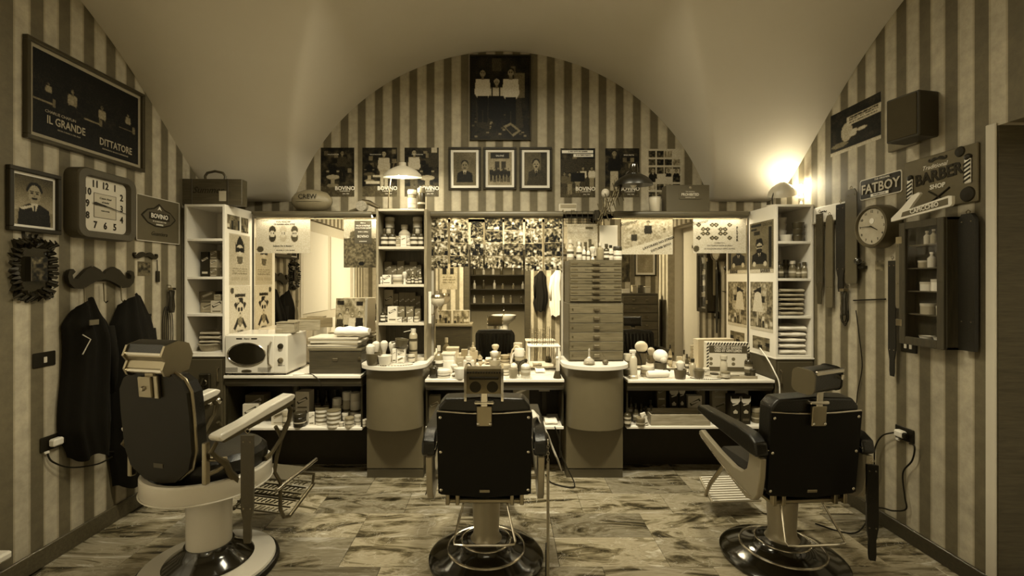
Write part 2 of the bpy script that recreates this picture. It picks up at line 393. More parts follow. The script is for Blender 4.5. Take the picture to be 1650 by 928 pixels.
def picture(name, cv, w, h, parent=None, t=.002, mat=None):
    """grid of cv in local XZ facing -Y, back at y=0"""
    a = cv.a
    if cv.w >= 20:
        b_ = np.pad(a, 1, 'edge'); a = .6*a+.1*(b_[:-2, 1:-1]+b_[2:, 1:-1]+b_[1:-1, :-2]+b_[1:-1, 2:])+(cv.rng.rand(*a.shape)-.5)*.10
    a = np.clip(a, .02, .92)
    nw, nh = cv.w, cv.h
    xs = np.linspace(-w/2, w/2, nw+1); zs = np.linspace(h/2, -h/2, nh+1)
    v = [(x, -t, z) for z in zs for x in xs]
    f = [(j*(nw+1)+i, (j+1)*(nw+1)+i, (j+1)*(nw+1)+i+1, j*(nw+1)+i+1) for j in range(nh) for i in range(nw)]
    b = len(v); v += [(-w/2, -t*.98, -h/2), (w/2, -t*.98, -h/2), (w/2, -t*.98, h/2), (-w/2, -t*.98, h/2), (-w/2, 0, -h/2), (w/2, 0, -h/2), (w/2, 0, h/2), (-w/2, 0, h/2)]
    f += [(b+4, b+7, b+6, b+5), (b, b+4, b+5, b+1), (b+1, b+5, b+6, b+2), (b+2, b+6, b+7, b+3), (b+3, b+7, b+4, b)]
    me = bpy.data.meshes.new(name); me.from_pydata(v, [], f)
    ca = me.color_attributes.new('Col', 'FLOAT_COLOR', 'CORNER')
    g = a.reshape(-1); lin = np.power(g, 2.2)*.85
    cols = np.array([S(x) for x in lin]); cols = np.repeat(cols, 4, axis=0)
    edge = np.tile(np.array(S(.5)), (20, 1)); ca.data.foreach_set('color', np.vstack([cols, edge]).astype(np.float32).ravel())
    me.materials.append(mat or M['prn']); me.update()
    o = bpy.data.objects.new(name, me); COL.objects.link(o)
    if parent: o.parent = parent
    return o
def rect_on(x0, y0, x1, y1, d): # pixel rectangle -> centre, width, height on the plane Y=d
    a = P(x0, y0, d); b = P(x1, y1, d); return ((a[0]+b[0])/2, d, (a[2]+b[2])/2), b[0]-a[0], a[2]-b[2]
def poster(name, label, cat, cv, loc, w, h, rz=0, group=None, tilt=0):
    o = picture(name, cv, w, h); o.location = loc; o.rotation_euler = (0, tilt, rz); return tag(o, label, cat, group)
def framed(name, label, cv, loc, w, h, rz=0, fw=.02, ft=.025, mount=0, fmat=None, group=None, cat='picture', mmat=None, glass=False):
    t = thing(name, label, cat, loc, rz, group)
    fm = fmat or M['dark']; m = MB(); W, Hh = w/2, h/2
    m.cbox(-W, W, -ft, 0, Hh-fw, Hh, .003); m.cbox(-W, W, -ft, 0, -Hh, -Hh+fw, .003)
    m.cbox(-W, -W+fw, -ft, 0, -Hh+fw, Hh-fw, .003); m.cbox(W-fw, W, -ft, 0, -Hh+fw, Hh-fw, .003)
    m.build('frame', fm, t)
    MB().box(-W+fw, W-fw, -ft*.35, -.001, -Hh+fw, Hh-fw).build('mount', mmat or M['paper'], t, smooth=False)
    p = picture('photograph', cv, w-2*fw-2*mount, h-2*fw-2*mount, t); p.location = (0, -ft*.35, 0)
    return t
# ================================================================ STRUCTURE
def smax(a, b, k): h = max(k-abs(a-b), 0)/k; return max(a, b)+h*h*k*.25
def smin(a, b, k): return -smax(-a, -b, k)
def ceil_z(X, Y):
    zc = H+(452-429)*YB/F; xc = (808-810)*YB/F; rx = 352*YB/F; rz_ = 346*YB/F
    u = (X-xc)/rx; z1 = zc+rz_*math.sqrt(1-u*u) if abs(u) < 1 else -9
    s = min(X-XL, XR-X); s = max(s, 0); yc = 1.41 if X < 0 else 1.5
    q = 2.829**2-(Y-yc)**2; z2 = (.72+math.sqrt(q) if q > 0 else -9) - .12*s
    f = lambda t: 1.42*(1-(1-min(t, 2.4)/2.4)**2)
    b = max(YB-Y, 0); z3 = 2.27+max(smin(f(b), f(s), .75), 0) if min(b, s) > 0 else 2.27
    z3 = min(z3, 2.27+f(b), 2.27+f(s)) if False else z3
    return max(2.27, smax(z1, smax(z3, z2, .6), .02))
nx, ny = 170, 170; Y0 = -.4
m = MB()
m.grid(lambda u, v: (XL-.0+(XR-XL)*u, Y0+(YB-Y0)*v, ceil_z(XL+(XR-XL)*u, Y0+(YB-Y0)*v)), nx, ny)
c = m.build('ceiling', M['plaster'], angle=80); struct(c)
m = MB(); m.box(XL-.1, XR+.1, YB, YB+.1, 0, 3.9); struct(m.build('wall_back', M['wpx'], smooth=False))
m = MB(); m.box(XL-.1, XL, 2.24, YB, 0, 3.9); m.box(XL-.1, XL, -.4, 2.24, 2.35, 3.9); m.box(XL-.1, XL, -.4, .2, 0, 2.35)
struct(m.build('wall_left', M['wpy'], smooth=False))
m = MB(); m.box(XR, XR+.1, 2.27, YB, 0, 3.9); m.box(XR, XR+.1, -.4, 2.27, 2.305, 3.9); m.box(XR, XR+.1, -.4, 1.2, 0, 2.305)
struct(m.build('wall_right', M['wpy'], smooth=False))
# rear wall behind the photographer with an opening to a back room
m = MB(); m.box(XL-.1, -.62, -.5, -.4, 0, 3.9); m.box(.42, XR+.1, -.5, -.4, 0, 3.9); m.box(-.62, .42, -.5, -.4, 2.1, 3.9)
struct(m.build('wall_rear', M['wpx'], smooth=False))
m = MB(); m.box(-1.2, 1.0, -2.1, -2.0, 0, 2.7); m.box(-1.3, -1.2, -2.1, -.5, 0, 2.7); m.box(1.0, 1.1, -2.1, -.5, 0, 2.7)
struct(m.build('wall_back_room', plain(.16, .8, name='back_room_paint'), smooth=False))
struct(MB().box(-1.3, 1.1, -2.1, -.4, 2.6, 2.7).build('ceiling_back_room', M['plaster'], smooth=False))
m = MB()
for x0, x1 in ((-.70, -.60), (.40, .50)): m.cbox(x0, x1, -.53, -.37, 0, 2.12, .004)
m.cbox(-.70, .50, -.53, -.37, 2.1, 2.2, .004); struct(m.build('trim_1', M['wooddark']))
# partition on the right behind the camera, and the recess beyond the right door jamb
struct(MB().box(1.55, XR, .72, .80, 0, 2.5).build('wall_partition', M['wpx'], smooth=False))
struct(MB().box(XR+.22, XR+.32, 1.1, 2.4, 0, 2.4).build('door_1', M['creamlam'], smooth=False))
m = MB(); m.cbox(XR-.012, XR-.001, 2.265, 2.315, 0, 2.32, .004); struct(m.build('trim_2', M['creamlam']))
m = MB(); m.box(XR+.001, XR+.3, 2.262, 2.27, 0, 2.305); struct(m.build('trim_3', M['wood'], smooth=False))
m = MB(); m.box(XR+.1, XR+.3, 1.1, 1.2, 0, 2.4); m.box(XR+.1, XR+.33, 1.1, 2.3, 2.305, 2.4); struct(m.build('trim_5', M['creamlam'], smooth=False))
# white door on the left wall
dr = MB().box(XL-.07, XL-.04, .2, 2.24, 0, 2.35).build('door_2', M['creamlam'], smooth=False); struct(dr)
m = MB()
for y0 in (.28, 1.25):
    for z0, z1 in ((.15, 1.0), (1.12, 2.2)): m.cbox(XL-.04, XL-.028, y0, y0+.85, z0, z1, .006)
m.build('panel', M['whitelam'], dr)
m = MB(); m.cbox(XL-.05, XL+.012, 2.2, 2.25, 0, 2.36, .004); m.cbox(XL-.05, XL+.012, .18, .22, 0, 2.36, .004); struct(m.build('trim_4', M['whitelam']))
# baseboards
struct(MB().cbox(XL, XL+.016, 2.26, 3.95, 0, .105, .004).build('baseboard_left', M['wood']))
struct(MB().cbox(XR-.016, XR, 2.275, 3.95, 0, .09, .004).build('baseboard_right', M['wooddark']))
struct(MB().cbox(XL, -.7, -.4, -.384, 0, .1, .004).build('baseboard_rear', M['wooddark']))
# floor of marble tiles
fl = struct(MB().box(XL-.2, XR+.4, -2.1, YB+.1, -.06, -.012).build('floor', M['dgrey'], smooth=False))
random.seed(7); tm = {}
TW, TD = .60, .29
row = 0; y = 3.392+.29*2
while y > -.45:
    off = random.choice([0, .11, .23, .34, .45]) - .09; x = XL-.05-off
    while x < XR:
        x0 = max(x, XL-.02); x1 = min(x+TW, XR+.02); y1 = min(y+TD, YB)
        if x1-x0 > .02 and y1-y > .02:
            key = (round(x1-x0, 3), round(y1-y, 3))
            if key not in tm: tm[key] = MB().cbox(0, key[0]-.0018, 0, key[1]-.0018, -.012, 0, .0012).mesh('tile', M['marble'], False)
            link('tile', tm[key], fl, (x0, y, random.uniform(-.0006, .0004)))
        x += TW
    y -= TD; row += 1
struct(MB().box(-1.3, 1.1, -2.1, -.42, -.012, 0).build('floor_back_room', M['dgrey'], smooth=False))

# ================================================================ WALL UNIT
# panelled box that carries mirrors and ledge
m = MB(); m.box(-2.145, 2.11, YM+.012, YB-.002, .02, 2.085); tag(m.build('mirror_backing_panel', M['creamlam'], smooth=False), 'cream backing panel that carries the mirrors on the back wall', 'panel')
t = thing('display_ledge', 'long dark wooden ledge with rounded front above the three mirrors', 'ledge', (0, 0, 0))
for x0, x1, y0 in ((-2.14, -1.025, 3.965), (-1.025, -.605, 4.0), (-.605, 2.11, 3.965)): MB().box(x0, x1, y0, YB-.003, 2.118, 2.137).build('top_board', M['wood'], t, smooth=False)
for x0, x1 in ((PX(409, 3.93), PX(599, 3.93)), (PX(691, 3.93), PX(907, 3.93)), (PX(990, 3.93), PX(1206, 3.93))):
    pr = [(3.935, 2.085), (3.965, 2.085), (3.965, 2.137), (3.935, 2.137), (3.922, 2.128), (3.917, 2.111), (3.922, 2.094)]
    MB().prism(pr, x0, x1, 'yz').build('fascia', M['wood'], t)
# mirrors
for lab, x0, x1 in (('tall wall mirror on the left between white cabinet and open shelf', -2.135, -1.04), ('wall mirror in the middle topped by a collage of photographs', -.59, .50), ('wall mirror on the right behind the striped display box', .52, 2.10)):
    t = thing('wall_mirror', lab, 'mirror', ((x0+x1)/2, YM, 0)); hw = (x1-x0)/2
    MB().box(-hw, hw, 0, .011, .80, 2.084).build('backing', M['dgrey'], t, smooth=False)
    MB().box(-hw+.001, hw-.001, -.003, 0, .80, 2.083).build('mirror_glass', M['mirror'], t, smooth=False)
# side cabinets ---------------------------------------------------
def side_cabinet(x0, x1, label, shelves, side, zb):
    t = thing('shelf_cabinet', label, 'cabinet', ((x0+x1)/2, 3.6, 0)); h = (x1-x0)/2; th = .018; D = .395
    for sx in (-1, 1):
        a, b = (-h, -h+th) if sx < 0 else (h-th, h)
        MB().cbox(a, b, 0, D, zb, 2.14, .0015).build('side_panel', M['whitelam'], t)
    MB().cbox(-h+th, h-th, 0, D, 2.122, 2.14, .0015).build('top_panel', M['whitelam'], t)
    MB().box(-h+th, h-th, D-.008, D, zb, 2.122).build('back_panel', M['whitelam'], t)
    for z in shelves: MB().cbox(-h+th, h-th, .004, D-.008, z-.02, z, .0015).build('shelf', M['whitelam'], t)
    MB().cbox(-h, h, .002, D, .06, zb-.012, .003).build('base_cabinet', M['dgrey'], t)
    MB().cbox(-h-.004, h+.004, -.006, D, zb-.012, zb, .002).build('base_top', M['whitelam'], t)
    d = MB().cbox(-h+.012, h-.012, -.014, .001, .1, zb-.03, .003).build('door', M['dgrey'], t)
    MB().tube([(side*.12, -.016, zb-.2), (side*.12, -.036, zb-.19), (side*.12, -.036, zb-.10), (side*.12, -.016, zb-.09)], .005).build('handle', M['steel'], d)
    MB().box(-h+.01, h-.01, .05, D, 0, .06).build('plinth', M['dark'], t)
    return t
side_cabinet(-2.462, -2.150, 'tall white open shelf cabinet in the left corner with boxes and towels', [1.876, 1.580, 1.292, .99], 1, .972)
side_cabinet(2.112, 2.405, 'tall white open shelf cabinet in the right corner holding bowls and folded towels', [1.855, 1.567, 1.276, .97], -1, .952)
# pedestals ------------------------------------------------------
def pedestal(cx, label):
    t = thing('counter_pedestal', label, 'pedestal', (cx, 3.656, 0))
    hw = .222
    def outl(w_, b, y1, n=20, y0=0): return [(w_, y1)]+[(w_*math.cos(PI*i/n), y0-b*math.sin(PI*i/n)) for i in range(n+1)]+[(-w_, y1)]
    MB().prism(outl(hw, .15, .33), .415, .878, 'xy').build('curved_body', M['grey'], t)
    MB().cbox(-hw, hw, 0, .33, .075, .415, .002).build('lower_box', M['grey'], t)
    MB().cbox(-hw, hw, .004, .33, 0, .068, .002).build('plinth', M['dgrey'], t)
    MB().prism(outl(hw+.035, .19, .335), .878, .905, 'xy').build('pedestal_top', M['whitelam'], t)
pedestal(-.845, 'rounded grey pedestal with white top below the tall open shelf')
pedestal(.722, 'rounded grey pedestal with white top below the wooden drawer chests')
# counters --------------------------------------------------------
def counter(x0, x1, z, y0, label, zs):
    t = thing('counter', label, 'counter', ((x0+x1)/2, y0, 0)); h = (x1-x0)/2; D = 3.995-y0
    MB().cbox(-h, h, -.012, D, z-.022, z, .003).build('worktop', M['whitelam'], t)
    n = 8; pr = [(.006-.0+ .03*math.sin(PI*i/n)*-1+.03, z-.022-.07*i/n) for i in range(n+1)]+[(.05, z-.092), (.05, z-.022)]
    MB().prism(pr, -h, h, 'yz').build('apron', M['dgrey'], t)
    MB().cbox(-h, h, .02, D, zs-.022, zs, .003).build('lower_shelf', M['whitelam'], t)
    MB().box(-h, h, D-.07, D-.055, .0, zs-.022).build('kick_board', M['dark'], t)
    MB().box(-h, h, D-.03, D-.005, zs, z-.022).build('back_board', M['dark'], t)
    for sx in (-1, 1): MB().box(sx*h-.006*(1+sx), sx*h+.006*(1-sx), .03, D-.075, zs, z-.092).build('end_panel', M['dark'], t)
counter(-2.145, -1.09, .82, 3.585, 'white topped counter on the left carrying the microwave', .412)
counter(-.60, .475, .787, 3.60, 'white topped counter in the middle behind the central barber chair', .415)
counter(.965, 2.10, .782, 3.60, 'white topped counter on the right carrying trays and a striped box', .418)
# tall open shelf on the left pedestal
t = thing('tall_open_shelf', 'tall brown-edged open shelf packed with bottles on the left pedestal', 'shelf', (-.815, 3.75, .9065))
h = .205; zt = 2.127-.9065
for sx in (-1, 1): MB().cbox(-h if sx < 0 else h-.024, -h+.018 if sx < 0 else h, 0, .248, 0, zt, .002).build('side_panel', wood(.26, axis='z') if sx < 0 else wood(.20, axis='z'), t)
MB().cbox(-h+.018, h-.024, 0, .248, zt-.018, zt, .002).build('top_panel', M['creamlam'], t)
MB().box(-h+.018, h-.024, .24, .248, 0, zt-.018).build('back_panel', wood(.07, axis='z'), t)
for z in (1.825, 1.52, 1.21, .928): MB().cbox(-h+.018, h-.024, .002, .24, z-.9065-.022, z-.9065, .002).build('shelf', M['creamlam'], t)
# drawer chests on the right pedestal
def chest(label, cx, d, z0, w_, dp, ht, rows, yaw, kind):
    t = thing('drawer_chest', label, 'chest', (cx, d, z0), yaw); h = w_/2
    wm = M['wood']
    MB().cbox(-h, h, .012, dp, 0, ht, .003).build('carcass', wm, t)
    n = rows; z = .012; dh = (ht-.02)/n
    for i in range(n):
        dr_ = MB().cbox(-h+.008, h-.008, 0, .02, z+.002, z+dh-.002, .002).build('drawer', wood(.10+.015*((i*7) % 3)), t)
        zc = z+dh/2
        if kind == 'plan':
            a = [(-.03, -.004), (.03, -.004), (.03, .004), (.018, .011), (-.018, .011), (-.03, .004)]
            MB().prism([(p[0], zc+p[1]) for p in a], -.016, .001).build('cup_handle', M['brass'], dr_)
            for sx in (-1, 1):
                MB().cbox(sx*(h-.04)-.026, sx*(h-.04)+.026, -.002, .001, zc-.006, zc+.006, .001).build('label_holder', M['steel'], dr_)
            text('COLORI E LASTRE' if i % 2 == 0 else 'SIRINGHE CERUSICO', .017, M['wooddark'], dr_, (0, -.0004, zc), sx=1.1)
        else:
            MB().cbox(-.024, .024, -.016, .001, zc-.010, zc+.010, .003).build('pull', M['brass'], dr_)
            MB().lathe([(0, 0), (.008, 0), (.008, .003), (0, .003)], 12, M_=T3(-h+.03, 0, zc, rx=R(90))).build('keyhole_plate', M['iron'], dr_)
        z += dh
    return t
chest('lower wooden chest with six plain drawers on the right pedestal', .745, 3.70, .906, .44, .28, .462, 6, R(1.5), 'plain')
chest('upper wooden chest with seven lettered shallow drawers and cup handles', .745, 3.72, 1.3695, .425, .25, .345, 7, R(1), 'plan')
# ================================================================ BARBER CHAIRS
def screw(mb, x, z, y): mb.lathe([(0, 0), (.008, 0), (.008, .002), (.005, .005), (0, .006)], 10, M_=T3(x, y, z, rx=R(90)))
def modern_chair(label, loc, yaw, head_yaw, head):
    t = thing('barber_chair', label, 'barber chair', loc, yaw)
    b = MB().lathe([(0, 0), (.312, 0), (.318, .008), (.318, .02), (.30, .034), (.262, .044), (.215, .066), (.205, .07), (.165, .078), (.14, .10), (.13, .112), (.10, .118), (0, .118)], 56).build('base', M['blackgloss'], t)
    m = MB(); m.tube([(.212*math.cos(2*PI*i/48), .212*math.sin(2*PI*i/48), .067) for i in range(48)], .007, 8, True)
    m.tube([(.135*math.cos(2*PI*i/40), .135*math.sin(2*PI*i/40), .108) for i in range(40)], .005, 8, True); m.build('trim_ring', M['chrome'], b)
    MB().lathe([(.088, .118), (.076, .13), (.070, .16), (.082, .40), (.084, .42)], 32).build('column', M['colgrey'], t)
    m = MB(); m.cbox(-.2, .2, -.2, .2, .40, .425, .006)
    for x in (-.19, -.14, .14, .19): m.cbox(x-.01, x+.01, -.22, -.19, .40, .46, .003)
    m.build('seat_frame', M['steel'], t)
    # seat cushion
    s = MB().cbox(-.235, .235, -.16, .27, .425, .545, .03).build('seat', M['leather'], t)
    MB().tube([(-.236, -.15, .50), (-.236, .24, .50), (-.2, .272, .50), (.2, .272, .50), (.236, .24, .50), (.236, -.15, .50)], .004, 6).build('piping', M['rubber'], s)
    # backrest: padded front and flat black back board with screws, leaning back a little
    lean = T3(0, -.215, .46, rx=R(5))
    hw = .236; hh = .50
    o1 = [(-hw+.02, 0), (0, -.012), (hw-.02, 0), (hw, .02), (hw, hh-.045), (hw-.035, hh-.005), (0, hh+.004), (-hw+.035, hh-.005), (-hw, hh-.045), (-hw, .02)]
    bk = MB().prism([(x*.985, z) for x, z in o1], .0, .10, M_=lean).build('backrest', M['leather'], t)
    bk.modifiers.new('b', 'BEVEL').width = .012; bk.modifiers['b'].segments = 3; bk.modifiers['b'].limit_method = 'ANGLE'
    m = MB()
    for i in range(9):
        x = -.17+.34*i/8; m.tube([(x, .101, .07), (x, .112, .14), (x, .114, .26), (x, .112, .38), (x, .101, .45)], .017, 8, M_=lean)
    m.build('tufted_padding', M['leather'], bk)
    bd = MB().prism([(-.236, .008), (-.22, 0), (0, -.018), (.22, 0), (.236, .008), (.24, .43), (0, .418), (-.24, .43)], -.012, 0, M_=lean).build('back_board', M['vdark'], t, smooth=False)
    m = MB()
    for x in (-.222, .222):
        for z in (.025, .225, .405): m = MB(); screw(m, x, z, -.0125); m.v = [tuple(lean @ Vector(v)) for v in m.v]; m.build('screw', M['chrome'], bd)
    MB().tube([(-.238, -.008, .436), (-.1, -.010, .427), (0, -.010, .424), (.1, -.010, .427), (.238, -.008, .436)], .004, 6, M_=lean).build('piping', M['chrome'], bd)
    MB().cbox(-.026, .026, -.016, -.010, .012, .026, .001, M_=lean).build('name_plate', M['steel'], bd)
    # headrest bracket, post and headrest
    br = MB().cbox(-.038, .038, -.03, -.012, .365, .468, .003, M_=lean).build('headrest_bracket', M['steel'], t)
    MB().cbox(-.05, .05, -.03, .012, .476, .492, .004, M_=lean).build('clamp', M['chrome'], br)
    for x in (-.03, .03):
        m = MB(); screw(m, x, .378, -.031); m.v = [tuple(lean @ Vector(v)) for v in m.v]; m.build('screw', M['chrome'], br)
    MB().cbox(-.017, .017, -.028, -.02, .45, .60, .003, M_=lean).build('headrest_post', M['chrome'], t)
    HM = lean @ T3(0, -.005, .60, rz=head_yaw)
    if head == 'register':
        hb = MB().prism([(-.045, -.06), (.035, -.06), (.055, .0), (.04, .055), (-.03, .06), (-.05, .0)], -.09, .09, 'yz', M_=HM).build('headrest', plain(.16, .3, 1, vary=.3, name='dark_steel'), t)
        m = MB(); m.cbox(-.072, .072, -.053, -.043, .012, .026, .003, M_=HM)
        m.lathe([(0, -.001), (.028, -.001), (.028, .001), (0, .001)], 20, M_=HM @ T3(-.042, -.052, -.024, rx=R(90))); m.lathe([(0, -.001), (.028, -.001), (.028, .001), (0, .001)], 20, M_=HM @ T3(.042, -.052, -.024, rx=R(90)))
        m.build('slot', M['ink'], hb)
        m = MB()
        for i in range(13): m.cbox(-.078+.013*i-.004, -.078+.013*i+.004, -.047, -.037, .042, .05, .001, M_=HM)
        m.build('ratchet', M['ink'], hb)
        for sx in (-1, 1): MB().prism([(-.07, -.09), (-.045, -.085), (.045, -.062), (.062, .0), (.045, .065), (-.055, .07), (-.07, .03)], sx*.09-.006, sx*.09+.006, 'yz', M_=HM).build('end_plate', M['chrome'], hb)
    else:
        hb = MB().prism([(y_, z_) for y_, z_ in rrect(-.05, .06, -.058, .058, .03)], -.10, .10, 'yz', M_=HM).build('headrest', M['leather'], t)
        for sx in (-1, 1): MB().prism([(y_, z_) for y_, z_ in rrect(-.052, .064, -.062, .062, .033)], sx*.10-.005, sx*.10+.005, 'yz', M_=HM).build('end_plate', M['grey'] if sx < 0 else M['rubber'], hb)
        MB().cbox(-.098, .098, -.062, -.045, .04, .062, .004, M_=HM).build('top_rail', M['chrome'], hb)
        MB().lathe([(0, 0), (.013, 0), (.013, .02), (0, .022)], 14, M_=HM @ T3(.075, -.05, .02, rx=R(90))).build('knob', M['chrome'], hb)
        MB().cyl(.021, .035, .05, M_=T3(0, -.24, .46)@T3(0, -.0, .49)).build('collar', M['rubber'], hb)
    # arms
    for sx in (-1, 1):
        c = sx*.283
        out = [(-.262, .68), (-.25, .665), (-.20, .665), (.20, .71), (.335, .735), (.35, .755), (.33, .775), (-.10, .775), (-.20, .765), (-.25, .735)]
        a = MB().prism(out, c-.034, c+.034, 'yz').build('armrest', M['leather'], t)
        bv = a.modifiers.new('b', 'BEVEL'); bv.width = .014; bv.segments = 3; bv.limit_method = 'ANGLE'
        MB().tube([(c-.034*sx, -.255, .70), (c-.035*sx, -.1, .735), (c-.035*sx, .30, .755)], .003, 6).build('piping', M['chrome'], a)
        # swooping side panel
        o = [(-.262, .66), (-.255, .56), (-.235, .47), (-.20, .425), (-.14, .41), (-.02, .445), (.15, .50), (.33, .56), (.36, .575), (.365, .60), (.34, .615), (.27, .595), (.12, .555), (-.02, .53), (-.10, .535), (-.145, .57), (-.16, .62), (-.165, .665)]
        s_ = MB().prism(o, c-.012, c+.02*1, 'yz').build('side_panel', M['alu'], t)
        bv = s_.modifiers.new('b', 'BEVEL'); bv.width = .005; bv.segments = 2; bv.limit_method = 'ANGLE'
        MB().tube([(c+sx*.022, -.2, .445), (c+sx*.022, -.02, .47), (c+sx*.022, .2, .54), (c+sx*.022, .34, .59)], .003, 6).build('trim_strip', M['chrome'], s_)
        MB().cbox(min(sx*.22, c), max(sx*.22, c), -.12, -.09, .49, .51, .004).build('arm_bracket', M['steel'], t)
    # tilt bar at the rear
    m = MB().tube([(-.10, -.12, .43), (-.155, -.25, .235), (-.150, -.262, .225), (-.10, -.268, .222), (.10, -.268, .222), (.150, -.262, .225), (.155, -.25, .235), (.10, -.12, .43)], .006, 8); m.build('tilt_bar', M['chrome'], t)
    # footrest
    f = thing('x', '', '', (0, 0, 0)) if False else None
    fr = MB().tube([(-.19, .26, .42), (-.19, .42, .24), (-.17, .52, .12), (.17, .52, .12), (.19, .42, .24), (.19, .26, .42)], .013, 8).build('footrest_frame', M['steel'], t)
    FM = T3(0, .53, .15, rx=R(28))
    MB().cbox(-.17, .17, -.10, .10, -.008, .008, .003, M_=FM).build('footrest_plate', M['alu'], t)
    m = MB()
    for i in range(11): m.cbox(-.16, .16, -.09+.018*i-.004, -.09+.018*i+.004, .008, .013, .001, M_=FM)
    m.build('grip_ribs', M['whitelam'], fr)
    return t
modern_chair('black leather barber chair in the centre seen squarely from behind', (-.092, 2.60, 0), R(0), 0, 'register')
modern_chair('black leather barber chair on the right with grey side panels and turned headrest', (1.56, 2.60, 0), R(4), R(18), 'roll')
def old_chair(label, loc, yaw):
    t = thing('barber_chair', label, 'barber chair', loc, yaw)
    MB().lathe([(0, 0), (.335, 0), (.342, .012), (.335, .03), (.325, .034), (0, .034)], 56).build('base_rim', M['rubber'], t)
    b = MB().lathe([(.322, .034), (.318, .046), (.22, .06), (.18, .064), (0, .064)], 56).build('base', M['porcelain'], t)
    MB().lathe([(.215, .062), (.205, .075), (.15, .11), (.125, .135), (.118, .15), (0, .15)], 40).build('skirt', M['blackgloss'], b)
    MB().lathe([(.108, .14), (.108, .43), (.105, .44)], 36).build('column', M['porcelain'], t)
    MB().lathe([(.10, .43), (.12, .435), (.13, .47), (.0, .48)], 30).build('column_collar', M['iron'], t)
    r = MB().lathe([(.25, .435), (.295, .438), (.303, .45), (.303, .53), (.295, .538), (.27, .535), (.26, .50), (.25, .435)], 56, c=(0, 0, .03)).build('seat_ring', M['porcelain'], t)
    MB().tube([(.305*math.cos(2*PI*i/56), .305*math.sin(2*PI*i/56), .476) for i in range(56)], .004, 6, True).build('rim_bead', M['porcelain'], r)
    MB().lathe([(0, .44), (.255, .45), (.262, .53), (.268, .57), (.262, .61), (.235, .635), (.12, .645), (0, .645)], 40, sy=.92, c=(0, .035, .02)).build('seat', M['leather'], t)
    lean = T3(-.03, -.26, .615, rx=R(5)); hw = .203
    o = [(-hw+.11, -.035), (0, -.05), (hw-.11, -.035), (hw-.03, .03), (hw-.003, .12), (hw, .30), (hw-.005, .41), (hw-.035, .465), (hw-.085, .495), (0, .505), (-hw+.085, .495), (-hw+.035, .465), (-hw+.005, .41), (-hw, .30), (-hw+.003, .12), (-hw+.03, .03)]
    k = MB().prism(o, 0, .025, M_=lean).build('back_shell', plain(.014, .38, vary=.15, name='worn_dark_leather'), t, angle=25)
    MB().prism([(x*.94, z*.94+.01) for x, z in o], .025, .10, M_=lean).build('backrest', M['leather'], t, angle=25)
    MB().tube([(x, .026, z) for x, z in o], .0095, 8, True, M_=lean).build('edge_rail', M['steel'], k)
    MB().cbox(-.028, .028, -.003, .001, .03, .052, .001, M_=lean).build('name_plate', plain(.06, .5, name='worn_label'), k)
    br = MB().cbox(-.05, .028, -.028, -.001, .385, .485, .004, M_=lean).build('headrest_bracket', M['steel'], t)
    m = MB().cbox(.03, .055, -.018, -.001, .38, .49, .003, M_=lean)
    m.lathe([(0, 0), (.013, 0), (.009, .012), (0, .013)], 14, M_=lean @ T3(-.018, -.028, .43, rx=R(90))); m.build('lock_knob', M['brass'], br)
    MB().cbox(-.03, .03, -.01, .03, .47, .56, .006, M_=lean).build('headrest_post', M['steel'], t)
    HM = lean @ T3(.0, .03, .565)
    prof = [(-.05, -.062), (-.035, -.07), (.06, -.062), (.085, .0), (.07, .05), (.02, .07), (-.04, .06), (-.06, .02), (-.045, -.005), (-.06, -.035)]
    hd = MB().prism(prof, -.108, .108, 'yz', M_=HM).build('headrest', M['steel'], t)
    MB().prism([(y*1.02+.005, z+.012) for y, z in prof if z > -.01], -.104, .104, 'yz', M_=HM).build('headrest_pad', M['leather'], hd)
    for sx in (-1, 1): MB().prism([(y*1.15, z*1.15) for y, z in prof], sx*.11-.006, sx*.11+.006, 'yz', M_=HM).build('cast_end', M['steel'], hd)
    for z in (-.05, .03): MB().tube([(-.11, -.055, z), (.11, -.055, z)], .008, 8, M_=HM).build('rail', M['chrome'], hd)
    for sx in (-1, 1):
        c = sx*.262
        a = MB().prism([(-.235, .795), (-.22, .78), (-.05, .805), (.22, .838), (.285, .85), (.31, .865), (.31, .88), (.28, .892), (.1, .87), (-.08, .835), (-.22, .82), (-.24, .81)], c-.034, c+.034, 'yz').build('armrest', M['porcelain'], t)
        bv = a.modifiers.new('b', 'BEVEL'); bv.width = .008; bv.segments = 2; bv.limit_method = 'ANGLE'
        MB().prism([(-.20, .77), (-.05, .785), (.22, .815), (.30, .83), (.30, .848), (.2, .836), (-.05, .803), (-.20, .786)], c-.026, c+.026, 'yz').build('arm_rail', M['iron'], a)
        m = MB().tube([(c, .27, .84), (c, .31, .79), (c, .295, .73), (c, .27, .70), (c, .23, .645), (c, .15, .59), (c, .10, .575)], [.012, .014, .012, .015, .012, .011, .016], 8).build('arm_support', M['iron'], a)
        m = MB().tube([(c, -.22, .775), (c, -.25, .74), (c-.0, -.215, .70), (c, -.17, .66), (c, -.14, .60), (c, -.10, .545)], [.010, .012, .012, .018, .016, .024], 8)
        m.build('arm_support', M['iron'], a)
        m = MB(); m.tube([(sx*.215, -.245, .70), (c-.02*sx, -.20, .685), (c, -.16, .675)], .011, 8); m.tube([(sx*.215, -.245, .62), (c-.02*sx, -.20, .63), (c, -.16, .65)], .011, 8)
        m.cbox(sx*.222-.012, sx*.222+.012, -.255, -.225, .58, .78, .004); m.build('hinge_bracket', M['steel'], t)
    # ornate footrest
    m = MB()
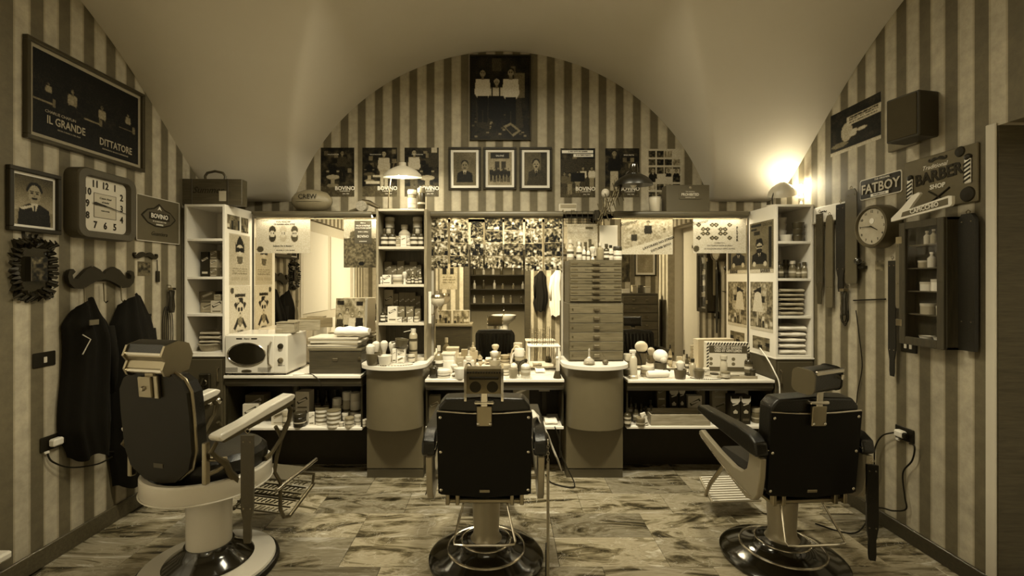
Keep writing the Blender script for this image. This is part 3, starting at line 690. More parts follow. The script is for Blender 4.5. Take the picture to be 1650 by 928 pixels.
    for sx in (-1, 1):
        x = sx*.20
        m.tube([(x, .26, .70), (x, .31, .62), (x, .27, .52), (x, .25, .44), (x, .30, .36), (x, .30, .20), (x, .33, .14), (x, .38, .12), (x, .50, .17), (x, .62, .22)], .011, 8)
        m.tube([(x, .48, .34), (x, .62, .28), (x, .60, .20)], .009, 8)
    m.tube([(-.2, .50, .17), (.2, .50, .17)], .008, 8); fr = m.build('footrest_frame', M['iron'], t)
    MB().cbox(-.19, .19, .36, .56, .335, .35, .004).build('calf_plate', plain(.10, .6, .3, vary=.9, scale=160, name='pierced_metal'), t)
    MB().tube([(.205, .26, .33), (.205, .64, .37)], .011, 10).build('side_rod', M['chrome'], fr)
    m = MB()
    for i in range(12):
        for j in range(5): m.tube([(-.17+.34*i/11-.012, .36+.05*j, .15+.02*j), (-.17+.34*i/11+.012, .385+.05*j, .16+.02*j)], .004, 5)
    for j in range(6): m.tube([(-.19, .35+.05*j, .145+.018*j), (.19, .35+.05*j, .145+.018*j)], .005, 6)
    m.build('foot_grille', M['iron'], t)
    return t
old_chair('antique barber chair on the left with white enamel seat ring and arms', (-1.575, 2.50, 0), R(-13))
# things hung on the chairs
def strop(label, top, w_, ln, th=.006, rz=0, mat=None, taper=False, group=None):
    t = thing('leather_strop', label, 'strop', (top[0], top[1], top[2]-ln), rz, group)
    o = [(-w_/2, .03), (-w_/2+.004, .012), (w_/2-.004, .012), (w_/2, .03), (w_/2, ln-.05), (w_/2*.6, ln-.02), (-w_/2*.6, ln-.02), (-w_/2, ln-.05)]
    if taper: o = [(-w_*.25, 0), (w_*.25, 0), (w_*.32, .03), (w_*.3, .10), (w_/2, .16), (w_/2, ln-.03), (-w_/2, ln-.03), (-w_/2, .16), (-w_*.3, .10), (-w_*.32, .03)]
    s = MB().prism(o, -th, 0).build('strap', mat or M['strop'], t); 
    MB().tube([(0, -th/2, ln-.025), (.012, -th/2, ln-.01), (0, -th/2, ln), (-.012, -th/2, ln-.01)], .0025, 6, True).build('ring', M['steel'], t)
    m = MB(); 
    for x in (-w_*.28, w_*.28):
        for z in (.16, ln-.06): m.lathe([(0, 0), (.004, 0), (.003, .002), (0, .002)], 8, M_=T3(x, -th, z, rx=R(90)))
    m.build('rivet', M['steel'], s); return t
a = P(400, 690, 2.17); strop('wide dark leather strop hanging from the left arm of the antique chair', a, .058, .53, .012, taper=True)
a = P(1404, 738, 2.30); strop('black leather strop hanging beside the right barber chair', a, .050, .50, .014, R(-14), M['leather'], taper=True)
t = thing('leather_strop', 'narrow strop seen edge on hanging from a chain beside the central chair', 'strop', P(883, 925, 2.36), R(80)); z0 = PZ(925, 2.36)
zt = PZ(712, 2.36)-z0
MB().prism([(-.03, 0), (.03, 0), (.03, zt-.13), (.015, zt-.10), (-.015, zt-.10), (-.03, zt-.13)], -.005, .005).build('strap', plain(.22, .4, vary=.2, name='pale_leather'), t)
MB().prism([(-.03, -.0), (.03, 0), (.028, .12), (.0, .16), (-.03, .14)], .006, .012).build('tail_flap', M['leather'], t)
m = MB(); m.tube([(.012*math.cos(2*PI*i/12), 0, zt+.0+.014*math.sin(2*PI*i/12)) for i in range(12)], .003, 6, True)
for k in range(5): m.tube([(.005*math.cos(2*PI*i/10)*(k % 2), .005*math.cos(2*PI*i/10)*((k+1) % 2), zt-.024-.017*k+.010*math.sin(2*PI*i/10)) for i in range(10)], .0018, 5, True)
m.build('chain', M['chrome'], t)
# towel over the right arm of the central chair
m = MB()
def tw(u, v):
    x = PX(860, 2.62)+.0+u*.10; L_ = v*.46
    if v < .35: y = 2.46+v*.35; z = .79+.02*math.sin(v*9)
    x = .155+.11*u*(1-.2*v)+.05*max(0, v-.3)
    # arc over the pad: rises at inner side, falls outside
    if u < .45: z = .80-.0*v
    a = u*PI*.9
    return (.165+.085*u+.075*v*u, 2.66-.12*v+.01*math.sin(u*14), .812-.06*u*u-.19*(u**1.5)*(.3+v)-.012*math.cos(u*17)*v)
m.grid(tw, 22, 16); o = m.build('towel', M['cloth_white'], angle=180); o.modifiers.new('s', 'SOLIDIFY').thickness = .006
tag(o, 'white towel draped over the right armrest of the central chair', 'towel')
# ================================================================ THINGS ON THE WALLS
LZ = R(90); RZ = R(-90)
# back wall prints
def barber_print(seed, who=1, chairx=.35, text_right=True, bright=.0):
    c = CV(60, 88, .16, seed); c.noise(.25, 7); c.rect(0, .78, 1, 1, .30); c.noise(.15, 3)
    for k in range(7): x = c.rng.rand()*.9; y = c.rng.rand()*.45; c.rect(x, y, x+.12, y+.09, c.rng.choice([.06, .35, .45]))
    return c
def bchair(c, cx, y, s, white=True):
    c.ell(cx, y, .13*s, .10*s, .06); c.rect(cx-.1*s, y-.02, cx+.1*s, y+.1*s, .05); c.rect(cx-.19*s, y+.02, cx-.11*s, y+.05*s, .6); c.rect(cx+.11*s, y+.02, cx+.19*s, y+.05*s, .6)
    c.ell(cx, y+.15*s, .2*s, .05*s, .62 if white else .3); c.rect(cx-.06*s, y+.18*s, cx+.06*s, y+.3*s, .55); c.ell(cx, y+.32*s, .18*s, .04*s, .5)
def bottom_text(o, w_, h_, side=1):
    text('BOVINO', .05, M['inkw'], o, (side*w_*.22, -.0026, -h_*.33), bold=.02, sx=.95); text('IL BARBIERE DI', .014, M['inkw'], o, (side*w_*.22, -.0026, -h_*.385)); text('DAL 1920', .014, M['inkw'], o, (side*w_*.25, -.0026, -h_*.44))
G = 'posters along the back wall'
c1 = barber_print(1); bchair(c1, .36, .45, 1.0); c1.person(.64, .06, .66, .22, .1, .5)
c2 = barber_print(2); c2.person(.62, .06, .8, .72, .65, .6); bchair(c2, .2, .42, .8, False); c2.rect(.1, .68, .5, .74, .7); c2.rect(.3, .56, .6, .6, .7)
c3 = barber_print(3); c3.person(.28, .04, .8, .75, .3, .6); bchair(c3, .66, .45, 1.1); c3.rect(.7, 0, 1, .4, .2); c3.rect(.78, .0, .95, .1, .7)
for c, r, lb, sd in ((c1, (517, 238, 571, 317), 'dark poster of a man beside a barber chair, leftmost on the back wall', 1), (c2, (584, 238, 640, 317), 'poster with a standing man in white, left of the lit lamp', 1), (c3, (652, 238, 707, 317), 'poster with a man in braces, right behind the lit lamp', 1)):
    l, w_, h_ = rect_on(*r, YB); o = poster('wall_poster', lb, 'poster', c, l, w_, h_, group=G); bottom_text(o, w_, h_, sd); text('TAGLI E RASATURE', .012, M['inkw'], o, (-.04, -.0026, h_*.36))
c = barber_print(4); c.rect(0, .22, 1, .8, .2); c.crowd(5, 0, .25, 1, .9); c.rect(.3, .5, .7, .68, .07)
l, w_, h_ = rect_on(903, 239, 959, 318, YB); o = poster('wall_poster', 'poster of a seated group under white caption strips on the back wall', 'poster', c, l, w_, h_, group=G); bottom_text(o, w_, h_)
for z, s_, x in ((.43, 'IL VERO GUSTO DEL BARBIERE', 0), (.355, 'DI UN TEMPO PASSATO', .05)):
    MB().box(x-.145 if x == 0 else -.04, .14, -.004, -.002, h_*z-.014, h_*z+.012).build('caption_strip', M['paper'], o, smooth=False); text(s_, .017, M['ink'], o, (x, -.0045, h_*z), bold=.03, sx=.75)
c = barber_print(5); c.person(.27, .04, .85, .07, .66, .5); c.rect(.6, .1, .95, .16, .2)
l, w_, h_ = rect_on(975, 239, 1030, 318, YB); o = poster('wall_poster', 'poster of a man in a dark shirt behind the black scissor lamp', 'poster', c, l, w_, h_, group=G); bottom_text(o, w_, h_); text('SENZA FRETTA', .014, M['inkw'], o, (.06, -.0026, h_*.36))
c = CV(72, 104, .72, 6)
for i in range(4):
    for j in range(6):
        if c.rng.rand() > .12:
            x0, y0 = .05+i*.235, .04+j*.16; c.rect(x0, y0, x0+.2, y0+.12, c.rng.choice([.15, .3, .55, .2])); c.noise(.5, 3, x0, y0, x0+.2, y0+.12)
c.bust(.18, .42, .04, bg=.3); c.rect(.55, .38, .95, .52, .66); c.bust(.63, .43, .028); c.bust(.85, .43, .028)
l, w_, h_ = rect_on(1042, 240, 1098, 323, YB); poster('wall_poster', 'pale poster gridded with many small pictures, rightmost on the back wall', 'poster', c, l, w_, h_, group=G)
# three framed portraits
G = 'three framed photographs in the middle of the back wall'
c = CV(44, 60, .38, 7); c.noise(.12, 8); c.bust(.5, .40, .125, .09, .5, .14, .7)
l, w_, h_ = rect_on(723, 238, 775, 307, YB); framed('picture_frame', 'framed portrait of a moustached man in a suit, left of three', c, l, w_, h_, mount=.024, group=G)
c = CV(48, 56, .55, 8); c.rect(.1, .02, .9, .2, .14); c.rect(.3, .28, .48, .62, .2); c.rect(.56, .28, .74, .62, .2); c.noise(.08, 4)
for k in range(6): c.person(.14+.145*k, .46+.03*(k % 2), .44, .12, .15, .5, .08)
l, w_, h_ = rect_on(779, 238, 832, 306, YB); o = framed('picture_frame', 'framed photograph of a group outside a shop front, middle of three', c, l, w_, h_, mount=.022, group=G); text('SALONE', .02, M['inkw'], o, (0, -.0115, h_*.3))
c = CV(44, 60, .34, 9); c.rect(.72, 0, 1, 1, .2); c.noise(.12, 8); c.bust(.52, .36, .125, .2, .55, .1, .6); c.poly([(.2, .75), (.8, .7), (.9, .98), (.1, .98)], .22)
l, w_, h_ = rect_on(837, 238, 889, 307, YB); framed('picture_frame', 'framed portrait of a young man in a jacket, right of three', c, l, w_, h_, mount=.024, group=G)
# large dark picture of three barbers
c = CV(100, 136, .13, 10); c.noise(.16, 9); c.rect(0, 0, .08, 1, .12); c.rect(.74, .2, .92, .5, .42); c.rect(.68, .12, .76, .22, .4); c.rect(.36, .02, .52, .18, .28)
for k in range(40): x = c.rng.rand(); y = .66+c.rng.rand()*.3; c.rect(x, y, x+.05, y+.02, c.rng.choice([.05, .3, .5]))
c.poly([(.08, .55), (.3, .5), (.32, .9), (.1, .85)], .18); c.poly([(.6, .5), (.85, .5), (.9, .86), (.62, .9)], .2); c.person(.2, .15, .66, .82, .05, .55, .06); c.person(.68, .14, .70, .84, .05, .55, .06); c.person(.44, .27, .55, .78, .04, .6, .7)
c.poly([(.3, .48), (.56, .48), (.6, .62), (.5, .78), (.3, .75)], .04); c.rect(.35, .34, .37, .5, .05); c.rect(.48, .34, .5, .5, .05)
c.poly([(.55, .84), (.68, .80), (.86, .9), (.72, .97)], .5); c.poly([(.6, .86), (.68, .83), (.8, .9), (.7, .94)], .12)
l, w_, h_ = rect_on(757, 90, 855, 227, YB); framed('picture_frame', 'large dark framed picture of three barbers high on the back wall', c, l, w_, h_, fw=.012, ft=.03)
# posters fixed to the mirrors
YF = YM-.004
def mposter(rect, cv, label, name='wall_poster', tilt=0):
    l, w_, h_ = rect_on(*rect, YF); return poster(name, label, 'poster', cv, l, w_, h_, tilt=tilt), w_, h_
c = CV(96, 64, .74, 11)
for x, v in ((.30, .2), (.5, .66), (.71, .28)): c.ell(x, .36, .062, .12, v); c.ell(x, .56, .062, .13, v); c.ell(x, .47, .05, .10, .74)
for x, v in ((.30, .2), (.71, .28)): c.rect(x-.05, .40, x+.05, .43, .72); c.ell(x, .56, .03, .02, v)
c.ell(.075, .89, .06, .085, .25)
o, w_, h_ = mposter((413, 350, 500, 408), c, 'white landscape poster with three bearded heads at the top left of the left mirror')
for s_, sz, x, z in (('YOU KNOW', .022, 0, .37), ('ITS BARBER NEW STYLE', .017, .01, .30), ('Italians Do It Better !', .02, .0, -.30), ('VIA ROMA 12  71023  BOVINO', .012, .02, -.42), ('1 4', .026, -.093, .05), ('1 2', .026, 0, .05), ('2015', .02, .096, .05), ('BARBER SHOP', .010, -.16, .40)): text(s_, sz, M['ink'], o, (x, -.0024, h_*z), bold=.02)
c = CV(50, 76, .70, 12); c.noise(.06, 10); c.rect(0, .42, 1, 1, .34); c.poly([(.12, .9), (.2, .3), (.4, .25), (.75, .3), (.9, .9)], .36); c.noise(.35, 2, 0, .4, 1, 1); c.ell(.55, .92, .09, .04, .07)
o, w_, h_ = mposter((554, 350, 606, 431), c, 'poster of a stone heap with a dark text panel beside the tall open shelf')
pn = MB().box(-.045, .10, -.004, -.002, -.01, .185).build('text_panel', plain(.05, .5, name='dark_print'), o, smooth=False)
for s_, sz, z in (('FINO AL', .014, .165), ('MAGIA DI NATALE', .017, .142), ('AMALFITANA SLOW', .017, .122), ('BARBA E CAPELLI', .013, .09), ('BOVINO', .03, .05), ('25 DICEMBRE', .013, .008)): text(s_, sz, M['inkw'], o, (.028, -.0045, z), sx=.85)
c = CV(88, 62, .62, 13); c.noise(.25, 2.5, .05, .1, .95, .9); c.person(.25, .35, .55, .2, .66, .5); c.person(.52, .08, .7, .15, .6, .5); c.person(.84, .3, .55, .66, .5, .5)
c.poly([(0, .95), (0, .88), (1, .48), (1, 1), (0, 1)], .74)
o, w_, h_ = mposter((1001, 351, 1084, 410), c, 'cartoon poster with diagonal lettering at the top of the right mirror')
text('Summer', .045, M['ink'], o, (-w_*.36, -.0026, h_*.36), tilt=R(-12), shear=.3); text('LAVORARE NO STRESS', .028, M['ink'], o, (w_*.22, -.003, -h_*.19), tilt=R(-21), bold=.02); text('DISTURBI ESTIVI', .026, M['ink'], o, (w_*.27, -.003, -h_*.31), tilt=R(-21), bold=.02)
c = CV(90, 60, .76, 14); c.ell(.06, .87, .055, .09, .3)
for cx in (.23, .56):
    for sg in (-1, 1):
        for k in range(4):
            u = (k-1.5)*.085; x, y = cx+u, .36+sg*u*1.5
            c.poly([(x-.05, y+.0*sg), (x, y-.065), (x+.05, y), (x, y+.065)], .1 if k % 2 == 0 else .18); c.ell(x, y, .02, .025, .6)
o, w_, h_ = mposter((1117, 353, 1202, 408), c, 'white poster with two crosses of dark blocks at the right end of the right mirror')
text('Summer', .04, M['ink'], o, (-w_*.37, -.0026, h_*.40), tilt=R(-12), shear=.3)
for k, ch in enumerate('FLYER'): text(ch, .028, M['ink'], o, (w_*.33, -.0026, h_*(.24-.09*k)), bold=.04)
for s_, z in (('COMBATTI IL', -.2), ('TRATTAMENTO BARBA & CAPELLI', -.28), ('LA TRADIZIONE SENZA TEMPO, BOVINO', -.37)): text(s_, .016, M['ink'], o, (0, -.0024, h_*z), sx=.9)
# white card and product sheet beside the scissor lamp
l, w_, h_ = rect_on(966, 363, 995, 408, YF); poster('blank_card', 'blank white card fixed to the mirror below the scissor lamp', 'card', CV(4, 6, .8), l, w_, h_)
c = CV(40, 44, .7, 15); c.noise(.1, 5)
for k in range(9): x = .05+c.rng.rand()*.8; c.rect(x, .45+.3*c.rng.rand(), x+.1, 1, c.rng.choice([.55, .3, .66]))
c.rect(.6, .1, .85, .15, .3)
l, w_, h_ = rect_on(914, 361, 963, 412, YF); poster('product_sheet', 'pale product sheet fixed to the mirror above the drawer chests', 'poster', c, l, w_, h_)
t = thing('wire_grid', 'small black wire grid hung below the ledge beside the collage', 'grid', (PX(934, 3.9), 3.9, PZ(350, 3.9))); m = MB()
for i in range(6): m.box(-.115+.046*i-.002, -.115+.046*i+.002, -.002, .002, -.05, .052)
for k in range(3): m.box(-.117, .117, -.002, .002, -.05+.05*k-.002, -.05+.05*k+.002)
m.build('wires', M['ink'], t, smooth=False); 
for sx in (-.115, .115): MB().tube([(sx, 0, .05), (sx, .03, .055)], .002, 5).build('hook', M['ink'], t)
# collage of snapshots over the middle mirror
cols = [(692, 722, [351, 369, 390, 412, 433]), (725, 755, [351, 372, 392, 412, 431]), (758, 779, [357, 384, 412, 433]), (781, 810, [351, 372, 391, 412, 433]), (812, 843, [351, 371, 392, 412, 432]), (846, 874, [351, 369, 392, 414, 437]), (877, 906, [351, 369, 391, 414, 436])]
rows_n = ['top', 'second', 'third', 'fourth']; pos_n = ['leftmost', 'second', 'third', 'middle', 'fifth', 'sixth', 'rightmost']
looks = ['crowd of men', 'group round a table', 'two friends', 'street party', 'seated group', 'line of people']
sd = 100
for ci, (x0, x1, ys) in enumerate(cols):
    for ri in range(len(ys)-1):
        sd += 1; ht = ys[ri+1]-ys[ri]; c = CV(30, int(30*(ht)/(x1-x0))+1, random.choice([.35, .5, .6]), sd); c.noise(.35, 5)
        n = random.choice([3, 4, 5, 6]); c.crowd(n, 0, .05, 1, 1.05); c.crowd(n, 0, .35, 1, 1.4); c.noise(.6, 2.2); c.a = (c.a-.42)*1.3+.36
        l, w_, h_ = rect_on(x0+.4, ys[ri]+.4, x1-.4, ys[ri+1]-.6, YF-.0005*((ci+ri) % 2))
        poster('snapshot', f'small busy snapshot, {rows_n[ri]} from the top in the {pos_n[ci]} column of the mirror collage', 'photo', c, l, w_, h_, group='snapshots stuck over the middle mirror', tilt=R(random.uniform(-1.2, 1.2)))
# posters on the cabinet sides
def on_side(X, y0, y1, z0, z1, cv, label, rz, group=None, name='wall_poster', cat='poster', w_=None):
    s = 1 if rz > 0 else -1
    return poster(name, label, cat, cv, (X, (y0+y1)/2, (z0+z1)/2), y1-y0, z1-z0, rz, group)
SX = -2.150
def head(seed, glasses=True, bg=.70):
    c = CV(48, 92, bg, seed); c.rect(.03, .02, .97, .98, bg*.93)
    return c
c = head(20); c.poly([(.3, .28), (.38, .12), (.5, .02), (.66, .14), (.72, .3), (.5, .2)], .1); c.ell(.5, .3, .17, .1, .72); c.poly([(.28, .16), (.36, .24), (.36, .36), (.29, .34)], .12); c.poly([(.72, .16), (.64, .24), (.64, .36), (.71, .34)], .12)
c.ell(.41, .3, .1, .045, .07); c.ell(.59, .3, .1, .045, .07); c.poly([(.35, .44), (.65, .44), (.6, .58), (.4, .58)], .35); c.noise(.2, 2, .3, .44, .7, .6); c.lines(.15, .66, .85, .8, .45, 3); c.rect(.1, .84, .5, .9, .6); c.rect(.55, .84, .9, .9, .6)
on_side(SX, 3.655, 3.955, 1.51, 1.925, c, 'poster of a head with quiff and dark sunglasses on the left cabinet side', LZ)
def skull(seed):
    c = CV(52, 84, .74, seed); c.ell(.12, .09, .08, .06, .25); c.poly([(.2, .36), (.3, .32), (.82, .84), (.74, .88)], .1); c.poly([(.8, .36), (.7, .32), (.18, .84), (.26, .88)], .1)
    c.ell(.5, .46, .17, .15, .74); c.ell(.5, .62, .11, .1, .7); c.ell(.43, .47, .055, .045, .12); c.ell(.57, .47, .055, .045, .12); c.poly([(.5, .52), (.53, .57), (.47, .57)], .15)
    c.poly([(.33, .4), (.42, .24), (.62, .24), (.66, .38), (.5, .32)], .1); c.ell(.42, .30, .05, .04, .7); c.ell(.5, .72, .12, .1, .45); c.noise(.3, 2, .38, .64, .62, .82); c.rect(.25, .17, .75, .21, .2); return c
o = on_side(SX, 3.66, 3.96, 1.10, 1.505, skull(21), 'poster of a skull over crossed razors on the left cabinet side', LZ)
text('LADY DAY', .04, M['ink'], o, (0, -.003, .125), sx=.8, bold=.02); text('25 EURO', .022, M['ink'], o, (0, -.003, -.165)); text('SU PRENOTAZIONE', .018, M['ink'], o, (0, -.003, -.188))
for k, (y0, y1, z0, z1) in enumerate(((3.63, 3.80, 1.955, 2.07), (3.825, 3.93, 1.945, 2.07))):
    c = CV(32, 24, .4, 22+k); c.noise(.3, 4); c.crowd(4, 0, 0, 1, 1.2); on_side(SX, y0, y1, z0, z1, c, ['wide', 'narrow'][k]+' little picture at the top of the left cabinet side', LZ, name='snapshot', cat='photo')
SX = 2.112
c = CV(52, 96, .40, 24); c.noise(.08, 8); c.rect(.05, .03, .5, .08, .1); c.rect(.05, .11, .3, .16, .1); c.rect(.2, .18, .45, .25, .12); c.rect(.8, .12, .93, .9, .08); c.lines(.55, .04, .95, .1, .15, 3)
c.bust(.42, .48, .085, .06, .66, .08, .8, True, True); c.poly([(.26, .46), (.3, .34), (.52, .32), (.6, .46), (.42, .40)], .08); c.ell(.2, .82, .07, .05, .7); c.ell(.66, .82, .07, .05, .7); c.rect(0, .93, 1, 1, .72)
o = on_side(SX, 3.625, 3.975, 1.612, 2.03, c, 'poster of a bearded man with glasses on the right cabinet side', RZ); text('BARBER', .04, M['ink'], o, (.06, -.003, -.192), bold=.02)
c = CV(70, 92, .45, 25)
for k in range(16):
    x, y = c.rng.rand()*.85, c.rng.rand()*.85; c.rect(x, y, x+.22, y+.16, c.rng.choice([.1, .3, .6, .66])); 
c.noise(.35, 3); c.crowd(6, 0, .6, 1, 1.0); c.rect(0, .93, 1, 1, .75); c.poly([(.12, .2), (.5, .3), (.5, .1)], .1); c.poly([(.1, .62), (.2, .24), (.34, .2), (.5, .24), (.58, .62)], .74); c.rect(.3, .6, .36, .9, .7)
on_side(SX, 3.635, 3.965, 1.14, 1.54, c, 'collage poster with a white barber coat on the right cabinet side', RZ)
c = CV(26, 26, .4, 26); c.noise(.4, 4); c.crowd(3, 0, 0, 1, 1.2); on_side(SX, 3.68, 3.93, .985, 1.09, c, 'small photo propped low on the right cabinet side', RZ, name='snapshot', cat='photo')
# ------------------------------------------------ LEFT WALL
c = CV(130, 88, .07, 30); c.noise(.06, 9); c.rect(0, 0, 1, .12, .05)
for x, y, s_ in ((.32, .3, .42), (.60, .34, .38), (.88, .3, .3), (.12, .34, .25)): c.person(x, y, s_, .5, .07, .4, .05)
for x, y in ((.08, .5), (.5, .52), (.86, .45)): c.poly([(x-.12, y), (x+.06, y+.02), (x+.1, y+.14), (x-.08, y+.1)], .06); c.rect(x-.08, y+.08, x+.1, y+.10, .45); c.rect(x+.07, y+.02, x+.1, y+.12, .4)
c.noise(.12, 2, 0, .3, 1, .7)
t = framed('picture_frame', 'large framed film poster high on the left wall, lettered in pale type', c, (XL, 2.82, 2.565), .80, .54, LZ, fw=.022, ft=.03, mount=.022, fmat=plain(.05, .3, .4, name='dark_metal_frame'), mmat=plain(.26, .6, name='grey_mount'), cat='picture')
lm = plain(.30, .6, vary=0, name='faded_ink')
text('IL GRANDE', .062, lm, t, (-.165, -.014, -.135), bold=.015, sx=.75); text('DITTATORE', .062, lm, t, (.175, -.014, -.155), bold=.015, sx=.75); text('CHARLIE CHAPLIN', .022, lm, t, (-.2, -.014, -.09)); text('REGIA E MUSICA DEL FILM', .012, lm, t, (-.15, -.014, -.175)); text('RESTAURATO IN ALTA DEFINIZIONE', .012, lm, t, (.17, -.014, -.195))
c = CV(56, 68, .5, 31); c.grad(.25, .62, 0, .7); c.noise(.06, 10); c.bust(.5, .34, .17, .1, .58, .07, .75); c.poly([(.1, .66), (.42, .58), (.45, .62), (.2, .70)], .75)
framed('picture_frame', 'black framed portrait of a man in suit and tie on the left wall', c, (XL, 2.474, 1.97), .275, .33, LZ, fw=.022, ft=.028, mount=.014)
# square wall clock
t = thing('wall_clock', 'square wall clock with rounded grey casing and large numerals on left wall', 'clock', (XL, 2.861, 2.005), LZ)
cm = plain(.055, .6, vary=.35, scale=9, bump=.3, name='worn_grey_casing'); n_ = 5
outer = rrect(-.213, .213, -.205, .205, .06, n_); inner = rrect(-.165, .165, -.165, .165, .035, n_)
nn = len(outer); vv = [(x, 0, z) for x, z in outer]+[(x, -.075, z) for x, z in outer]+[(x*.97, -.085, z*.97) for x, z in outer]+[(x, -.085, z) for x, z in inner]+[(x*.96, -.055, z*.96) for x, z in inner]
ff = []
for k in range(4): ff += [(k*nn+i, k*nn+(i+1) % nn, (k+1)*nn+(i+1) % nn, (k+1)*nn+i) for i in range(nn)]
MB().add(vv, ff).build('casing', cm, t)
dial = MB().prism([(x*.97, z*.97) for x, z in inner], -.056, -.01).build('dial', M['cream'], t, smooth=False)
for k in range(1, 13):
    a = R(90-30*k); x, z = math.cos(a), math.sin(a); q = max(abs(x), abs(z)); text(str(k), .058, M['ink'], dial, (x/q*.122, -.058, z/q*.122), bold=.025, name='numeral', sx=.85)
m = MB(); m.box(-.08, .08, -.0575, -.056, -.075, .072); m.build('centre_panel', plain(.42, .6, name='beige_print'), dial, smooth=False)
m = MB()
for (x0, x1, z0, z1) in ((-.08, .08, .07, .072), (-.08, .08, -.075, -.073), (-.08, -.078, -.075, .072), (.078, .08, -.075, .072)): m.box(x0, x1, -.0585, -.0575, z0, z1)
m.build('panel_border', M['ink'], dial, smooth=False)
text('Cento Anni', .018, M['ink'], dial, (0, -.0585, .045), shear=.3); text('di barba', .016, M['ink'], dial, (0, -.0585, .022), shear=.3); text('made in Italy', .012, M['ink'], dial, (0, -.0585, -.03))
h1 = MB().prism([(-.09, -.003), (-.075, .008), (0, .004), (.02, .0), (0, -.004), (-.075, -.010)], -.064, -.062).build('hour_hand', M['ink'], t); h1.rotation_euler = (0, R(7), 0)
h1 = MB().prism([(-.02, -.003), (.15, -.0015), (.15, .0015), (-.02, .003)], -.067, -.065).build('minute_hand', M['ink'], t); h1.rotation_euler = (0, R(10), 0)
# BOVINO sign
t = thing('metal_sign', 'grey rectangular sign with a dark crest lettered BOVINO on left wall', 'sign', (XL, 3.37, 1.985), LZ)
MB().cbox(-.21, .21, -.012, 0, -.16, .16, .003).build('sheet', plain(.10, .45, .2, vary=.15, name='grey_tin'), t)
m = MB()
for (x0, x1, z0, z1) in ((-.21, .21, .155, .16), (-.21, .21, -.16, -.155), (-.21, -.205, -.16, .16), (.205, .21, -.16, .16)): m.box(x0, x1, -.0145, -.012, z0, z1)
m.build('edge_line', M['cream'], t, smooth=False)
e = MB().prism([(-.15, .04), (-.11, .07), (-.05, .085), (0, .12), (.05, .085), (.11, .07), (.15, .04), (.17, .02), (.15, 0), (.11, -.03), (.04, -.05), (-.04, -.05), (-.11, -.03), (-.15, 0), (-.17, .02)], -.0145, -.012).build('crest', M['ink'], t, smooth=False)
MB().prism([(-.155, .02), (-.11, .06), (-.05, .074), (0, .106), (.05, .074), (.11, .06), (.155, .02), (.11, -.02), (.04, -.04), (-.04, -.04), (-.11, -.02)], -.0155, -.0145).build('crest_field', plain(.07, .5, name='crest_grey'), t, smooth=False)
MB().box(-.10, .10, -.0165, -.0155, .0, .05).build('name_band', M['ink'], t, smooth=False)
text('BOVINO', .046, M['inkw'], t, (0, -.0175, .026), bold=.02, sx=.95); text('ST. IL MASCHIO 1930', .014, M['inkw'], t, (0, -.0165, -.012)); text('BARBIERE', .016, M['inkw'], t, (0, -.0175, -.034), bold=.02)
MB().prism([(-.02, .07), (0, .10), (.02, .07), (0, .08)], -.0175, -.0155).build('flame_mark', M['inkw'], t, smooth=False); text('Guantiera', .04, M['ink'], t, (0, -.0135, -.10), shear=.4)
# ornate black frame
random.seed(3)
t = thing('ornate_frame', 'carved black baroque frame with a small picture below the suited portrait', 'frame', (XL, 2.465, 1.61), LZ)
m = MB(); o = []
for i in range(72):
    a = 2*PI*i/72; sx_, sz_ = .098, .145; r_ = 1+.10*math.sin(i*2.1)+.09*math.sin(i*3.7+1)+(.26 if 12 < i < 24 and i % 2 == 0 else 0)+(.12 if i % 2 else 0); x = math.cos(a); z = math.sin(a); q = max(abs(x), abs(z))**.6; o.append((x/q*sx_*r_, z/q*sz_*r_))
m.prism(o, -.02, 0)
for i in range(40):
    a = 2*PI*i/40; x, z = math.cos(a), math.sin(a); q = max(abs(x), abs(z))**.7; k = .92+.2*random.random()
    m.tube([(x/q*.075*k, -.02, z/q*.115*k), (x/q*.10*k+random.uniform(-.01, .01), -.045, z/q*.135*k), (x/q*.112*k, -.02, z/q*.158*k)], [.008, .011, .003], 6)
for sx_ in (-1, 1):
    for z in (-.15, .13): m.tube([(sx_*(.075+.02*math.cos(j*.8)*(1-j/9)), -.025, z+.02*math.sin(j*.8)*(1-j/9)) for j in range(9)], .007, 6)
m.build('carved_frame', M['blackgloss'], t)
c = CV(24, 34, .2, 33); c.noise(.5, 4); c.noise(.3, 2); p = picture('photograph', c, .085, .125, t); p.location = (.0, -.047, -.0)
MB().box(-.045, .045, -.046, -.02, -.065, .065).build('inner_mount', M['ink'], t, smooth=False)
# moustache coat rack
def moustache(w_, h_):
    pts = []
    top = [(0, .30), (.12, .62), (.3, .85), (.5, .62), (.65, .2), (.74, -.05), (.86, -.05), (.88, .2), (.80, .42), (.86, .60), (.96, .5), (1.0, .1), (.96, -.35), (.82, -.7), (.6, -.75), (.4, -.45), (.2, -.2), (0, -.1)]
    r = [(x*w_/2, z*h_/2) for x, z in top]; return r+[(-x, z) for x, z in r[::-1][1:-1]]
t = thing('coat_rack', 'black moustache shaped coat rack with three pegs on the left wall', 'coat rack', (XL, 2.88, 1.565), LZ)
MB().prism(moustache(.48, .17), -.035, -.012).build('moustache_board', M['dark'], t, angle=60)
MB().cbox(-.1, .1, -.012, 0, -.02, .02, .002).build('wall_mount', M['dark'], t)
for x in (-.135, .0, .13): MB().tube([(x, -.03, -.03), (x, -.036, -.14), (x, -.045, -.152), (x, -.058, -.14)], .004, 6).build('peg', M['iron'], t)
